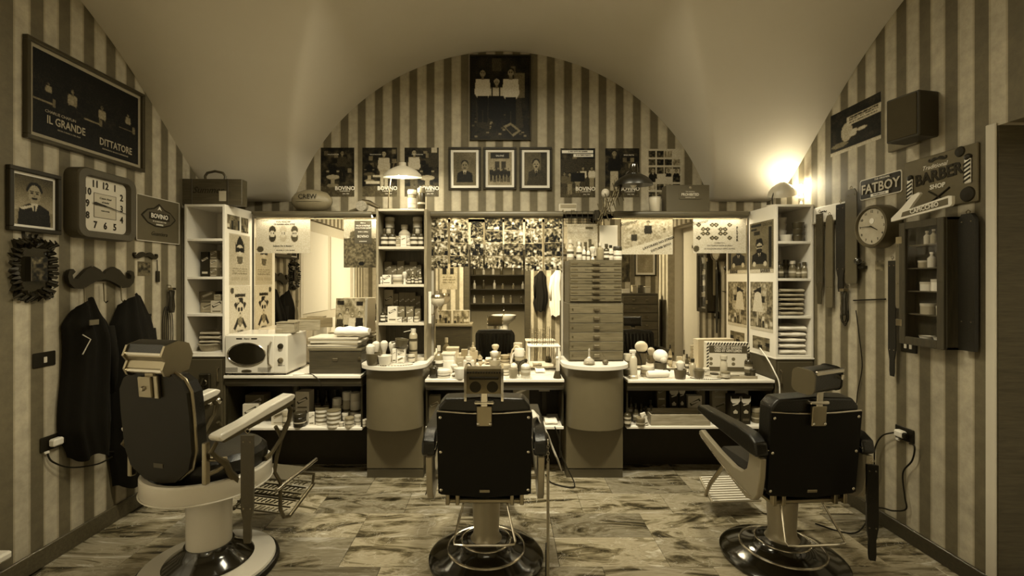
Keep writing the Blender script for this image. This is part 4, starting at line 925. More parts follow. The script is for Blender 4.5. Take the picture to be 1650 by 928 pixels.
# black coats on the rack
def coat(label, y0, z_top, w_, ln, t_, seed, name='black_coat', mat=None, flare=1.3, rz=LZ, X=XL):
    th = thing(name, label, 'coat', (X, y0, z_top-ln), rz); rnd = random.Random(seed)
    ph = [rnd.random()*6 for _ in range(5)]
    def half(v):   # width profile from top
        return w_/2*(min(1, .45+3.6*v) if v < .25 else 1+(flare-1)*min(1, (v-.25)*1.2))*(1 if v < .8 else 1-.35*(v-.8)/.2)
    def fn(u, v):
        a = PI*(u-.5); hw = half(v); fold = 1+.10*math.sin(u*23+ph[0]+v*2)+.06*math.sin(u*41+ph[1])
        return (hw*math.sin(a)+.01*math.sin(v*9+ph[2]), -.012-t_*max(0.02, math.cos(a))*fold*(.55+.5*min(1, v*4)), ln*(1-v)+(.015*math.sin(u*17+ph[3]) if v > .9 else 0)-abs(u-.5)*.16*max(0, 1-v*5))
    MB().grid(fn, 40, 30).build('body', mat or M['cloth_black'], th, angle=180)
    s = MB(); hw = half(.3); s.tube([(hw*.72, -.03-t_*.5, ln*.80), (hw*.95, -.03-t_*.55, ln*.6), (hw*.92, -.03-t_*.5, ln*.36)], [w_*.13, w_*.12, w_*.10], 10); s.build('sleeve', mat or M['cloth_black'], th, angle=180)
    return th
c1_ = coat('long black coat on the left peg with a pale sleeve badge', 2.745, 1.455, .25, .93, .13, 1, flare=1.22)
MB().cbox(-.10, -.04, -.155, -.149, .77, .80, .001).build('sleeve_badge', plain(.12, .7, name='badge_cloth'), c1_)
c2_ = coat('long black coat on the right pegs reaching lowest down the left wall', 3.06, 1.47, .27, 1.24, .15, 2, flare=1.12)
MB().tube([(-.12, -.13, .72), (-.09, -.15, .69), (-.13, -.14, .61)], .003, 5).build('zip', M['cream'], c1_)
# small moustache, tiny photo, brush
def hung(X, x, y): Y, Z = WL(x, y, X); return (X, Y, Z)
t = thing('moustache_hook', 'small black moustache hook on the left wall above a tiny photo', 'hook', hung(XL, 233, 412), LZ)
MB().prism(moustache(.22, .06), -.015, 0).build('moustache_board', M['dark'], t, angle=60)
c = CV(20, 18, .4, 35); c.rect(.06, .08, .94, .8, .3); c.noise(.5, 3, .06, .08, .94, .8); q = hung(XL, 232, 433)
poster('snapshot', 'tiny photo pinned under the small moustache hook', 'photo', c, q, .12, .10, LZ)
q = hung(XL, 251, 432); t = thing('neck_brush', 'thin dark brush hanging from the small moustache hook', 'brush', q, LZ)
MB().tube([(0, -.01, .06), (.004, -.01, -.02)], .003, 6).build('handle', M['ink'], t); MB().cbox(-.008, .02, -.018, -.002, -.10, -.02, .003).build('brush_head', M['dark'], t)
# clippers on hooks
def clipper(label, loc, rz, drop, seed, sc=1.0):
    t = thing('hair_clipper', label, 'clipper', loc, rz)
    MB().lathe([(0, -.09*sc), (.022*sc, -.085*sc), (.026*sc, -.04*sc), (.02*sc, .03*sc), (.025*sc, .07*sc), (.018*sc, .085*sc), (0, .085*sc)], 16, c=(0, -.035, 0), sy=.75).build('body', M['blackgloss'], t)
    MB().cbox(-.02*sc, .02*sc, -.055, -.02, .08*sc, .10*sc, .002).build('blade', M['steel'], t)
    MB().tube([(0, 0, .12), (0, -.03, .115), (0, -.03, .10)], .003, 6).build('hook', M['steel'], t)
    m = MB(); rnd = random.Random(seed)
    for k in range(3):
        w2 = .02+.02*rnd.random(); pts = [(-.03+w2*math.sin(2*PI*i/20)+.012*k, -.012-.006*k, -.04-drop*.5*(1-math.cos(2*PI*i/20))*(.8+.2*k/2)) for i in range(20)]; m.tube(pts, .0028, 6, True)
    m.build('cord', M['rubber'], t); return t
clipper('black hair clipper with looped cord hanging near the left corner', hung(XL, 269, 485), LZ, .42, 5)
t = thing('cable_loop', 'thin dark cable loop hanging beside the black coats', 'cable', hung(XL, 238, 510), LZ)
MB().tube([(.02*math.sin(2*PI*i/24), -.012, -.09+.10*math.cos(2*PI*i/24)) for i in range(24)], .003, 6, True).build('cable', M['rubber'], t); MB().cbox(-.012, .012, -.02, 0, .0, .02, .003).build('clip', M['rubber'], t)
# switches and sockets
def plate(label, X, x, y, rz, n=1, wide=.12, plug=False, group=None):
    q = hung(X, x, y); t = thing('wall_socket' if plug else 'light_switch', label, 'socket' if plug else 'switch', q, rz)
    MB().cbox(-wide/2, wide/2, -.010, 0, -.04, .04, .004).build('plate', M['rubber'], t)
    for k in range(n): xx = (k-(n-1)/2)*.035; MB().cbox(xx-.009, xx+.009, -.014, -.009, -.018, .014, .002).build('rocker', M['cream'], t)
    if plug:
        pz = MB(); pz.cbox(-.03, .03, -.05, -.012, -.02, .022, .008); pz.build('plug', M['whitelam'], t); MB().cbox(.02, .045, -.045, -.02, -.016, .016, .005).build('plug_body', M['rubber'], t); MB().cbox(-.05, -.025, -.02, -.008, -.052, -.038, .003).build('spare_plug', M['whitelam'], t)
    return q
plate('dark switch plate with one pale rocker on the left wall', XL, 70, 579, LZ, 1, .125)
plate('dark double switch plate below the glazed cabinet on the right wall', XR, 1466, 557, RZ, 2, .11)
ql = plate('dark wall socket with white plug low on the left wall', XL, 82, 712, LZ, 0, .13, True)
qr = plate('dark wall socket with white plug low on the right wall', XR, 1459, 699, RZ, 0, .13, True)
def cable(label, pts, r=.0045, mat=None):
    # smooth catmull
    P_ = [Vector(p) for p in pts]; out = []
    for i in range(len(P_)-1):
        a, b, c, d = P_[max(i-1, 0)], P_[i], P_[i+1], P_[min(i+2, len(P_)-1)]
        for k in range(8): u = k/8; out.append(.5*((2*b)+(-a+c)*u+(2*a-5*b+4*c-d)*u*u+(-a+3*b-3*c+d)*u**3))
    out.append(P_[-1]); o = MB().tube(out, r, 8).build('power_cable', mat or M['rubber'], angle=180); tag(o, label, 'cable')
def wp(X, x, y, off=.012): Y, Z = WL(x, y, X); return (X+(off if X < 0 else -off), Y, Z)
cable('black cable from the left wall socket, upper strand towards the chair', [(XL+.03, ql[1]+.04, ql[2]), wp(XL, 112, 712, .05), wp(XL, 140, 726, .06), wp(XL, 172, 728, .05)])
cable('black cable sagging in a curve below the left wall socket', [(XL+.02, ql[1]-.04, ql[2]-.05), wp(XL, 76, 744, .03), wp(XL, 100, 753, .05), wp(XL, 140, 748, .06), wp(XL, 168, 736, .05)])
cable('black cable looping left from the right wall socket', [(XR-.03, qr[1]+.03, qr[2]), wp(XR, 1432, 702, .04), wp(XR, 1420, 722, .04), wp(XR, 1421, 752, .05), wp(XR, 1417, 764, .06)])
cable('black cable winding down from the right wall socket to the floor', [(XR-.02, qr[1]-.05, qr[2]-.04), wp(XR, 1482, 720, .03), wp(XR, 1478, 742, .03), wp(XR, 1463, 762, .03), wp(XR, 1466, 800, .03), wp(XR, 1468, 820, .03), wp(XR, 1450, 823, .04), wp(XR, 1425, 820, .06), (2.15, 2.84, .01), (1.98, 2.95, .01)])
# ------------------------------------------------ RIGHT WALL
c = CV(60, 50, .1, 40); c.noise(.2, 5); c.ell(.35, .55, .12, .22, .66); c.ell(.5, .62, .09, .09, .72); c.poly([(.5, .8), (.62, .45), (.9, .4), (.98, .75)], .1); c.rect(.35, .22, 1, .42, .72); c.lines(.4, .25, .95, .4, .15, 3); c.ell(.2, .8, .18, .06, .45); c.ell(.65, .6, .1, .04, .7); c.rect(0, .93, 1, 1, .72)
poster('wall_poster', 'dark landscape poster with a white caption high on the right wall', 'poster', c, (XR, 3.19, 2.605), .455, .30, RZ)
t = thing('wall_speaker', 'dark box loudspeaker mounted high on the right wall', 'speaker', (XR, 2.66, 2.47), RZ)
MB().cbox(-.09, .09, -.16, -.02, -.125, .125, .006, M_=T3(rz=R(12))).build('cabinet', plain(.035, .6, name='speaker_black'), t)
MB().cbox(-.08, .08, -.166, -.159, -.115, .115, .003, M_=T3(rz=R(12))).build('grille', plain(.05, .9, bump=.5, bscale=400, name='speaker_cloth'), t); MB().cbox(-.22, -.02, -.03, 0, -.13, -.05, .004).build('bracket', M['grey'], t)
t = thing('metal_sign', 'black number plate lettered FATBOY on the right wall', 'sign', (XR, 2.967, 2.153), RZ)
MB().prism(rrect(-.165, .165, -.068, .068, .015), -.006, 0).build('border', M['cream'], t); MB().prism(rrect(-.158, .158, -.061, .061, .012), -.008, -.006).build('plate', M['ink'], t)
text('FATBOY', .085, plain(.4, .4, name='silver_ink'), t, (0, -.009, -.004), bold=.02, sx=.95); text('THE ORIGINAL', .018, M['inkw'], t, (.02, -.009, .048)); MB().box(-.07, .07, -.0095, -.008, -.058, -.040).build('strip', M['inkw'], t, smooth=False); text('MOTORCYCLES', .014, M['ink'], t, (0, -.0105, -.049))
t = thing('wall_clock', 'round wall clock with deep drum casing on the right wall', 'clock', (XR, 2.93, 1.89), RZ)
X90 = T3(rx=R(90))
MB().lathe([(0, 0), (.128, 0), (.136, .01), (.136, .08), (.13, .098), (.118, .10), (.113, .082), (0, .082)], 40, M_=X90).build('casing', plain(.10, .35, .4, name='clock_metal'), t)
dl = MB().lathe([(0, .083), (.112, .083), (.112, .086), (0, .086)], 36, M_=X90).build('dial', plain(.36, .5, vary=.3, scale=14, name='aged_dial'), t)
for k in range(1, 13): a = R(90-30*k); text(str(k), .022, M['ink'], dl, (math.cos(a)*.094, -.0875, math.sin(a)*.094), name='numeral')
MB().lathe([(0, .087), (.018, .087), (.018, .088), (0, .088)], 18, M_=T3(0, 0, .035)@X90).build('seal', M['paper'], dl)
h1 = MB().prism([(-.01, -.003), (.055, -.002), (.055, .002), (-.01, .003)], -.093, -.091).build('hour_hand', M['ink'], t); h1.rotation_euler = (0, R(28), 0)
h1 = MB().prism([(-.082, -.0015), (.01, -.003), (.01, .003), (-.082, .0015)], -.096, -.094).build('minute_hand', M['ink'], t); h1.rotation_euler = (0, R(2), 0)
t = thing('metal_sign', 'embossed BARBER SHOP tin sign with poles and scissors on the right wall', 'sign', (XR, 2.563, 2.10), RZ)
MB().cbox(-.215, .215, -.014, 0, -.15, .15, .004).build('sheet', plain(.13, .4, .3, vary=.3, scale=9, name='rusty_tin'), t)
text('BARBER', .088, M['ink'], t, (0, -.0155, .03), bold=.03, sx=.9, ext=.002, tilt=R(-4)); text('SHOP', .036, M['inkw'], t, (0, -.0155, -.03), bold=.02, ext=.002); text('Traditional', .034, M['inkw'], t, (-.02, -.0155, .085), shear=.3)
MB().prism(moustache(.11, .03), -.018, -.014, M_=T3(.0, 0, .12)).build('moustache', M['ink'], t)
for x in (-.17, .17):
    p_ = MB().cbox(x-.018, x+.018, -.024, -.014, -.09 if x < 0 else -.05, .045 if x < 0 else .08, .005).build('barber_pole', M['paper'], t)
    m = MB(); z = (-.085 if x < 0 else -.045)
    for k in range(5): m.prism([(x-.018, z+.022*k), (x+.018, z+.018+.022*k), (x+.018, z+.028+.022*k), (x-.018, z+.010+.022*k)], -.026, -.024)
    m.build('stripe', M['ink'], p_, smooth=False); MB().ball((x, -.018, (.05 if x < 0 else .085)), .02, .012, .018).build('finial', M['ink'], p_)
m = MB(); m.tube([(-.05, -.018, -.12), (.07, -.018, -.05)], .005, 6); m.tube([(.05, -.018, -.12), (-.05, -.018, -.05)], .005, 6)
for x in (-.06, .06): m.tube([(x+.014*math.cos(2*PI*i/14), -.018, -.128+.012*math.sin(2*PI*i/14)) for i in range(14)], .003, 6, True)
m.build('scissors', M['ink'], t); MB().lathe([(0, 0), (.04, 0), (.036, .006), (0, .008)], 20, M_=T3(.165, -.014, -.105, rx=R(90))).build('rosette', M['ink'], t); MB().lathe([(0, 0), (.028, 0), (.024, .006), (0, .008)], 20, M_=T3(.125, -.014, .125, rx=R(90))).build('badge', M['ink'], t)
# glazed wall cabinet
t = thing('glazed_wall_cabinet', 'dark wooden wall cabinet with glass door and shelves on right wall', 'cabinet', (XR, 2.58, 1.185), RZ)
w2, hh, dp = .138, .70, .08; wd = wood(.05, axis='z')
m = MB(); m.cbox(-w2, -w2+.015, -dp, 0, 0, hh, .002); m.cbox(w2-.015, w2, -dp, 0, 0, hh, .002); m.cbox(-w2, w2, -dp, 0, 0, .015, .002); m.cbox(-w2, w2, -dp, 0, hh-.015, hh, .002); m.box(-w2, w2, -.008, 0, 0, hh); m.build('carcass', wd, t)
for k in range(1, 5): MB().cbox(-w2+.015, w2-.015, -dp+.01, -.008, .04+.13*k, .047+.13*k, .001).build('shelf', wood(.09), t)
d_ = MB(); d_.cbox(-w2, -w2+.04, -dp-.018, -dp, 0, hh, .003); d_.cbox(w2-.04, w2, -dp-.018, -dp, 0, hh, .003); d_.cbox(-w2+.04, w2-.04, -dp-.018, -dp, 0, .045, .003); d_.cbox(-w2+.04, w2-.04, -dp-.018, -dp, hh-.04, hh, .003)
d_ = d_.build('door', wd, t); MB().box(-w2+.038, w2-.038, -dp-.008, -dp-.006, .04, hh-.035).build('pane', M['pane'], d_, smooth=False)
for z in (.1, .58): MB().cbox(-w2-.02, -w2+.02, -dp-.02, -dp-.01, z, z+.04, .002).build('hinge', M['brass'], d_)
# razor shaped sign resting on the cabinet
t = thing('razor_sign', 'white razor shaped sign resting on top of the glazed cabinet', 'sign', (XR-.112, 2.565, 1.895), RZ)
o_ = MB().prism([(-.17, -.0), (.19, .035), (.20, .045), (.20, .085), (.18, .09), (-.05, .055), (-.02, .09), (.02, .13), (.01, .14), (-.03, .13), (-.10, .07), (-.17, .02)], -.016, 0).build('board', M['paper'], t)
MB().prism([(-.10, .018), (.18, .045), (.18, .078), (-.09, .044)], -.018, -.016).build('handle_field', plain(.10, .5, name='grey_print'), o_, smooth=False); text('CAPICCHIO', .034, M['inkw'], t, (.045, -.019, .047), tilt=R(-6), bold=.02, sx=.95)
# shelf board with strops
t = thing('strop_rail', 'pale wall rail with printed heads from which razor strops hang', 'rail', (XR, 3.40, 1.995), RZ)
MB().cbox(-.19, .16, -.012, 0, -.01, .11, .002).build('back_board', M['whitelam'], t); MB().cbox(-.19, .16, -.03, -.012, -.012, .0, .002).build('lip', M['creamlam'], t)
for x in (-.15, -.05, .06, .13): MB().tube([(x, -.01, -.006), (x, -.035, -.02), (x, -.035, -.035), (x, -.02, -.04)], .003, 6).build('hook', M['steel'], t)
for x in (-.08, .09): MB().prism(moustache(.07, .018), -.014, -.012, M_=T3(x, 0, .05 if x > 0 else .07)).build('moustache_print', M['ink'], t)
def wstrop(label, x, y0, y1, w_, **k):
    Y, Z = WL(x, y0, XR-.04); Z1 = H-(y1-452)*Y/F; return strop(label, (XR-.035, Y, Z), w_, Z-Z1, .006, RZ, **k)
wstrop('dark strop with pale buckle and narrow tail, leftmost on the rail', 1320, 338, 490, .075, mat=M['strop'], taper=True)
wstrop('brown strop with two round studs, second on the rail', 1336, 342, 498, .07, mat=plain(.10, .45, vary=.25, scale=20, name='brown_leather'))
wstrop('black strop with a knife shaped handle, third on the rail', 1354, 322, 470, .085, mat=M['leather'], taper=True)
wstrop('broad grey brown strop nearest the round clock', 1371, 300, 460, .105, mat=plain(.07, .5, vary=.25, scale=20, name='worn_brown_leather'))
wstrop('long black strop hanging left of the glazed cabinet', 1437, 412, 606, .055, mat=M['leather'], taper=True)
wstrop('grey strop with steel clasps beside the glazed cabinet', 1450, 380, 500, .06, mat=plain(.13, .5, vary=.2, name='grey_leather'))
Y_, Z_ = WL(1574, 338, XR-.05); strop('wide black strop hanging right of the glazed cabinet by the door jamb', (XR-.03, 2.37, 1.91), .085, .73, .02, RZ, mat=M['leather'])
t = thing('wall_hook', 'black ball ended wall hook with rod below the round clock', 'hook', hung(XR, 1392, 421), RZ)
MB().tube([(-.05, -.012, .0), (.02, -.02, .0), (.02, -.05, 0)], .006, 8).build('rod', M['steel'], t); MB().ball((.02, -.055, 0), .024).build('knob', M['blackgloss'], t); MB().cbox(-.01, .035, -.035, 0, -.05, -.03, .004).build('bracket', M['ink'], t)
c = CV(16, 16, .4, 44); c.noise(.4, 4); poster('snapshot', 'tiny square print on the right wall below the round clock', 'photo', c, hung(XR, 1418, 428), .07, .065, RZ)
cable('twisted cord stretched along the right wall under the round clock', [wp(XR, 1378, 484), wp(XR, 1400, 483), wp(XR, 1430, 482)])
clipper('black hair clippers hanging under the strops on the right wall', hung(XR, 1368, 488), RZ, .12, 8, 1.0)
cable('thin black cord running down the right wall from the clippers', [wp(XR, 1382, 500), wp(XR, 1387, 540), wp(XR, 1392, 590), wp(XR, 1385, 630), wp(XR, 1383, 650)], .003)
# ================================================================ SMALL THINGS
def base_at(x, d, z, name, label, cat, rz=0, group=None): return thing(name, label, cat, (PX(x, d), d, z+.0006), rz, group)
def bottle(x, d, z, wp_, hp, v, label, cap=.02, lab=.6, sh='round', group=None, name='bottle', neck=.34):
    w_ = wp_*d/F/2; h_ = hp*d/F; t = base_at(x, d, z, name, label, 'bottle', 0, group)
    n_ = w_*neck; sb = h_*.62
    MB().lathe([(0, 0), (w_*.94, 0), (w_, w_*.1), (w_, sb), (w_*.8, sb+h_*.07), (n_, sb+h_*.14), (n_, h_*.84), (0, h_*.84)], 18).build('body', tone(v, .15), t)
    MB().cyl(n_*1.25, h_*.82, h_, seg=14).build('cap', tone(cap, .3), t)
    if lab:
        MB().lathe([(w_*1.012, h_*.14), (w_*1.012, h_*.52)], 18).build('label_band', tone(lab, .6), t)
        if w_ > .014: MB().lathe([(w_*1.03, h_*.30), (w_*1.03, h_*.42)], 18).build('label_print', tone(.05 if lab > .3 else .5, .6), t)
    return t
def jar(x, d, z, wp_, hp, v, label, lid=.5, lab=None, group=None, lidh=.28, cat='jar'):
    w_ = wp_*d/F/2; h_ = hp*d/F; t = base_at(x, d, z, 'jar', label, cat, 0, group); k = 1-lidh
    MB().lathe([(0, 0), (w_*.95, 0), (w_*.98, h_*.05), (w_*.98, h_*k*.9), (w_*.85, h_*k), (0, h_*k)], 22).build('body', tone(v, .25), t)
    MB().lathe([(w_*1.0, h_*k*.97), (w_*1.02, h_*k), (w_*1.0, h_*.97), (w_*.94, h_), (0, h_)], 22).build('lid', tone(lid, .35), t)
    if lab: MB().lathe([(w_*.995, h_*.12), (w_*.995, h_*k*.75)], 22).build('label_band', tone(lab, .6), t)
    if h_ > .05 and w_ > .02: MB().lathe([(w_*1.005, h_*.28), (w_*1.005, h_*.36)], 22).build('label_print', tone(.06 if v > .2 else .4, .6), t)
    return t
def carton(x, d, z, wp_, hp, v, label, strip=None, rz=0, dp=.06, group=None, txt=None, cat='box', two=False):
    w_ = wp_*d/F/2; h_ = hp*d/F; t = base_at(x, d, z, 'carton', label, cat, rz, group)
    MB().cbox(-w_, w_, 0, dp, 0, h_, .0012).build('carton_body', tone(v, .55), t)
    sv = strip if strip is not None else (.03 if v > .3 else .6)
    for k, zz in enumerate((h_*.72, h_*.28) if two else (h_*.70,)):
        a = R(28); L_ = w_*.8; hh_ = min(w_*.22, .012); ca, sa = math.cos(a), math.sin(a)
        q = [(-L_*ca+hh_*sa, zz-L_*sa-hh_*ca), (L_*ca+hh_*sa, zz+L_*sa-hh_*ca), (L_*ca-hh_*sa, zz+L_*sa+hh_*ca), (-L_*ca-hh_*sa, zz-L_*sa+hh_*ca)]
        MB().prism(q, -.0012, 0).build('diagonal_label', tone(sv, .5), t, smooth=False)
        q2 = [(p*.8, zz+(s_-zz)*.55) for p, s_ in q]; MB().prism(q2, -.0018, -.0012).build('label_print', tone(.5 if sv < .3 else .1, .5), t, smooth=False)
    MB().box(-w_*.7, w_*.7, -.001, 0, h_*.12 if not two else h_*.48, h_*.2 if not two else h_*.52).build('print_line', tone(sv*.8+.05, .5), t, smooth=False)
    return t
def brush(x, d, z, wp_, hp, label, hv=.5, lean=0, grp=None):
    w_ = wp_*d/F/2; h_ = hp*d/F; t = base_at(x, d, z, 'shaving_brush', label, 'brush', 0, grp)
    A = T3(ry=lean)
    MB().lathe([(0, 0), (w_*.55, 0), (w_*.6, h_*.06), (w_*.35, h_*.2), (w_*.5, h_*.36), (w_*.42, h_*.45), (0, h_*.45)], 16, M_=A).build('handle', tone(hv, .2), t)
    MB().lathe([(w_*.4, h_*.44), (w_*.6, h_*.56), (w_*.95, h_*.78), (w_*.9, h_*.9), (w_*.5, h_*.98), (0, h_)], 18, M_=A).build('bristles', M['bristle'], t)
    return t
def bowl(x, d, z, wp_, hp, v, label, brushv=None, grp=None, handle=0):
    w_ = wp_*d/F/2; h_ = hp*d/F; t = base_at(x, d, z, 'shaving_bowl', label, 'bowl', 0, grp); m_ = tone(v, .35)
    MB().lathe([(0, 0), (w_*.75, 0), (w_*.82, h_*.1), (w_*.95, h_*.8), (w_, h_), (w_*.9, h_), (w_*.82, h_*.4), (w_*.6, h_*.2), (0, h_*.18)], 24).build('bowl_body', m_, t)
    MB().tube([(w_*.95*math.cos(2*PI*i/24), w_*.95*math.sin(2*PI*i/24), h_*.98) for i in range(24)], w_*.06, 6, True).build('rim', m_, t)
    if handle: MB().tube([(handle*w_*.9, 0, h_*.55), (handle*w_*1.15, -.004, h_*.5), (handle*w_*1.45, -.006, h_*.4)], [w_*.12, w_*.14, w_*.2], 8).build('handle', m_, t)
    return t
def spraycan(x, d, z, wp_, hp, v, label, cap=.5, straw=False):
    w_ = wp_*d/F/2; h_ = hp*d/F; t = base_at(x, d, z, 'spray_can', label, 'can')
    MB().lathe([(0, 0), (w_*.95, 0), (w_, h_*.02), (w_, h_*.8), (w_*.8, h_*.86), (w_*.55, h_*.88), (0, h_*.88)], 20).build('body', tone(v, .25), t)
    MB().cyl(w_*.62, h_*.87, h_, seg=14).build('nozzle_cap', tone(cap, .3), t)
    MB().lathe([(w_*1.01, h_*.3), (w_*1.01, h_*.36)], 20).build('stripe', tone(.05), t); MB().lathe([(w_*1.01, h_*.62), (w_*1.01, h_*.7)], 20).build('stripe', tone(.05), t)
    if straw: MB().tube([(0, 0, h_*.96), (-w_*2.3, -.01, h_*.90)], .0025, 6).build('straw', tone(.5), t)
    return t
def cloth_stack(x0, x1, d, dp, z, n, th, label, cat='towel', v=None, seed=0, grp=None, names='folded_towel', each=None):
    rnd = random.Random(seed); zz = z
    for i in range(n):
        xa = PX(x0, d)+rnd.uniform(0, .012); xb = PX(x1, d)-rnd.uniform(0, .012); t_ = th*rnd.uniform(.85, 1.15); ph = rnd.random()*6
        def fn(u, v_):
            a = 2*PI*v_; cx, cy = (xa+xb)/2, d+dp/2; ww = (xb-xa)/2; hx = t_/2
            rr = min(1, 1.0); yy = math.cos(a); zz_ = math.sin(a); q = max(abs(yy), abs(zz_))**.75
            return (cx+ww*(2*u-1)*(1-.04*abs(math.sin(a))), cy+dp/2*yy/q*(1-.03*math.sin(u*9+ph)), zz+hx+hx*zz_/q*.88*(1+.12*math.sin(u*7+ph)))
        m = MB(); m.grid(fn, 16, 14)
        n0 = 17; k = len(m.v); m.f.append(tuple(j*n0 for j in range(14))); m.f.append(tuple(j*n0+16 for j in range(14))[::-1])
        o = m.build(names, v or M['cloth_white'], angle=70)
        lb = each[i] if each else (label if n == 1 else f'{label}, {["bottom", "second from bottom", "third from bottom", "fourth from bottom", "fifth from bottom", "sixth from bottom"][i]}' if i < n-1 else f'{label}, topmost')
        tag(o, lb, cat, grp); zz += t_*1.1
    return zz
ORD = ['leftmost', 'second from left', 'third from left', 'fourth from left', 'fifth from left', 'sixth from left', 'seventh from left', 'eighth from left', 'ninth from left', 'tenth from left']
# ---- tall open shelf, top row (board z 1.825), back row raised on cartons
g = 'bottles and tins on the top board of the tall open shelf'
zs = 1.8252
for i, (x, v) in enumerate(((620, .03), (632, .03), (667, .03), (678, .03))):
    bottle(x, 3.79, zs, 12 if i != 3 else 9, 29, v, f'dark bottle with cream label, {["leftmost", "second from left", "second from right", "rightmost"][i]} on the tall shelf\'s top board', cap=.04, lab=.5, group=g)
carton(641, 3.79, zs, 11, 17, .22, 'tilted striped tin in the middle of the top board of the tall shelf', rz=R(-6), group=g); carton(650, 3.78, zs, 9, 18, .6, 'pale upright tube box in the middle of the top board of the tall shelf', strip=.5, group=g, dp=.03)
carton(659, 3.80, zs, 13, 14, .55, 'cream carton with dark slanted label on the top board of the tall shelf', group=g)
for x, lb in ((628, 'tall ribbed glass jar standing at the left rear of the top board'), (673, 'tall ribbed glass jar standing at the right rear of the top board')):
    MB().cbox(PX(x-8, 3.92), PX(x+8, 3.92), 3.87, 3.97, zs+.0006, zs+.118, .002); c_ = tag(MB().cbox(PX(x-8, 3.92), PX(x+8, 3.92), 3.865, 3.975, zs+.0006, zs+.118, .002).build('storage_box', tone(.06)), 'dark box carrying the '+('left' if x < 650 else 'right')+' ribbed jar on the top board', 'box')
    t = jar(x, 3.92, zs+.119, 15, 26, .40, lb, lid=.5, lab=.5, lidh=.2)
t = bottle(652, 3.93, zs, 19, 37, .42, 'round jar with pointed lid at the rear centre of the top board', cap=.4, lab=.55, neck=.5)
# second board z 1.52: big cartons behind, small things in front
zs = 1.5202
for i, (x, v, w_, h_) in enumerate(((625, .10, 12, 36), (635, .09, 9, 31), (645.5, .11, 11, 37), (656, .09, 9, 31), (666, .11, 12, 36), (675, .1, 8, 31))):
    carton(x, 3.90, zs, w_, h_, v, f'dark white-labelled carton, {ORD[i]} at the rear of the tall shelf\'s second board', strip=.6, group='dark cartons on the second board')
carton(615, 3.78, zs, 5, 12, .6, 'small white box at the far left of the second board of the tall shelf', strip=.05, dp=.04)
carton(623, 3.78, zs, 14, 15, .6, 'white box with a dark square print on the second board of the tall shelf', strip=.04, dp=.05)
jar(641, 3.80, zs, 16, 15, .5, 'white round tub with ribbed side on the second board of the tall shelf', lid=.6, lab=.3)
brush(652, 3.79, zs, 8, 20, 'small brush with pale handle on the second board of the tall shelf', .6)
for i, x in enumerate((659, 665, 671, 677)): bottle(x, 3.78+.02*(i % 2), zs, 6, 17+3*(i % 2), .06, f'tiny dark oil bottle, {ORD[i]} of four on the tall shelf\'s second board', cap=.5 if i % 2 else .04, lab=.5, group='tiny oil bottles on the second board')
# third board z 1.21
zs = 1.2102
carton(626, 3.92, zs, 15, 50, .34, 'tall cream carton with two slanted labels at the rear left of the third board', strip=.03, two=True)
for i, (x, h_) in enumerate(((638, 44), (647, 46), (656, 46), (665, 46), (673.5, 40))):
    carton(x, 3.92, zs, 8 if i in (0, 4) else 9, h_, .12, f'dark carton with two pale slanted labels, {ORD[i]} behind on the third board', strip=.6, two=True, group='dark cartons on the third board')
bottle(617, 3.78, zs, 8, 22, .03, 'dark dropper bottle with white label at the left of the third board', cap=.02, lab=.6)
bottle(625, 3.74+.09, zs, 7, 20, .04, 'short dark bottle above a white label on the third board', cap=.03, lab=.66, neck=.7)
carton(632, 3.80, zs, 15, 25, .55, 'large cream carton with dark slanted label standing on the third board', strip=.03)
for i, (x, v) in enumerate(((643, .6), (652, .08), (661, .6))): carton(x, 3.78, zs, 8, 8, v, f'little soap box, {["left", "middle", "right"][i]} of three at the front of the third board', group='soap boxes on the third board', dp=.03)
for i, x in enumerate((646, 660)): carton(x, 3.84, zs, 12, 24, .12, f'dark carton with pale slanted label, {["left", "right"][i]} of the front pair on the third board', strip=.6, dp=.05)
jar(671, 3.79, zs, 8, 9, .1, 'small dark lidded pot at the right of the third board', lid=.45, lab=.5); carton(673, 3.86, zs, 9, 20, .14, 'half hidden carton at the right end of the third board', strip=.6)
# ---- pedestal top below the shelf (z .905 / board .928)
zs = .9062
t = thing('scalloped_tray', 'white tray with notched edge on the left pedestal top', 'tray', (PX(632, 3.56), 3.575, zs))
m = MB(); n_ = 40; m.prism([(.155*math.cos(2*PI*i/n_), .075*math.sin(2*PI*i/n_)) for i in range(n_)], 0, .008, 'xy'); m.build('tray_body', M['porcelain'], t)
m = MB()
for i in range(22): a = PI+PI*i/21; m.cbox(-.003, .003, -.001, .003, .001, .006, .0005, M_=T3(.155*math.cos(a), .075*math.sin(a), 0, rz=a+PI/2))
m.build('edge_notch', M['ink'], t)
bowl(602, 3.55, zs+.0, 25, 19, .09, 'dark wooden shaving bowl at the left edge of the left pedestal'); 
t = base_at(597, 3.55, zs+.012, 'shaving_brush', 'round pale brush head standing in the dark bowl on the left pedestal', 'brush'); MB().lathe([(0, .0), (.018, 0), (.02, .05), (.034, .10), (.032, .13), (.015, .147), (0, .15)], 18).build('bristles', M['bristle'], t)
bowl(620, 3.53, zs+.009, 22, 14, .66, 'white porcelain bowl on the notched tray of the left pedestal')
for i, (x, w_, h_, l_) in enumerate(((607, 13, 33, -.04), (619, 13, 34, .0), (631, 13, 33, .06))): brush(x, 3.70, .906, w_, h_, f'badger shaving brush, {["left", "middle", "right"][i]} of three at the back of the left pedestal', .35, lean=l_, grp='shaving brushes at the back of the left pedestal')
carton(635, 3.60, zs+.009, 6, 22, .62, 'narrow white packet left of the tall white box on the left pedestal', strip=.05, dp=.03)
carton(646, 3.61, zs+.009, 13, 22, .6, 'white box carrying a tilted dark bowl on the left pedestal', strip=.06, dp=.045)
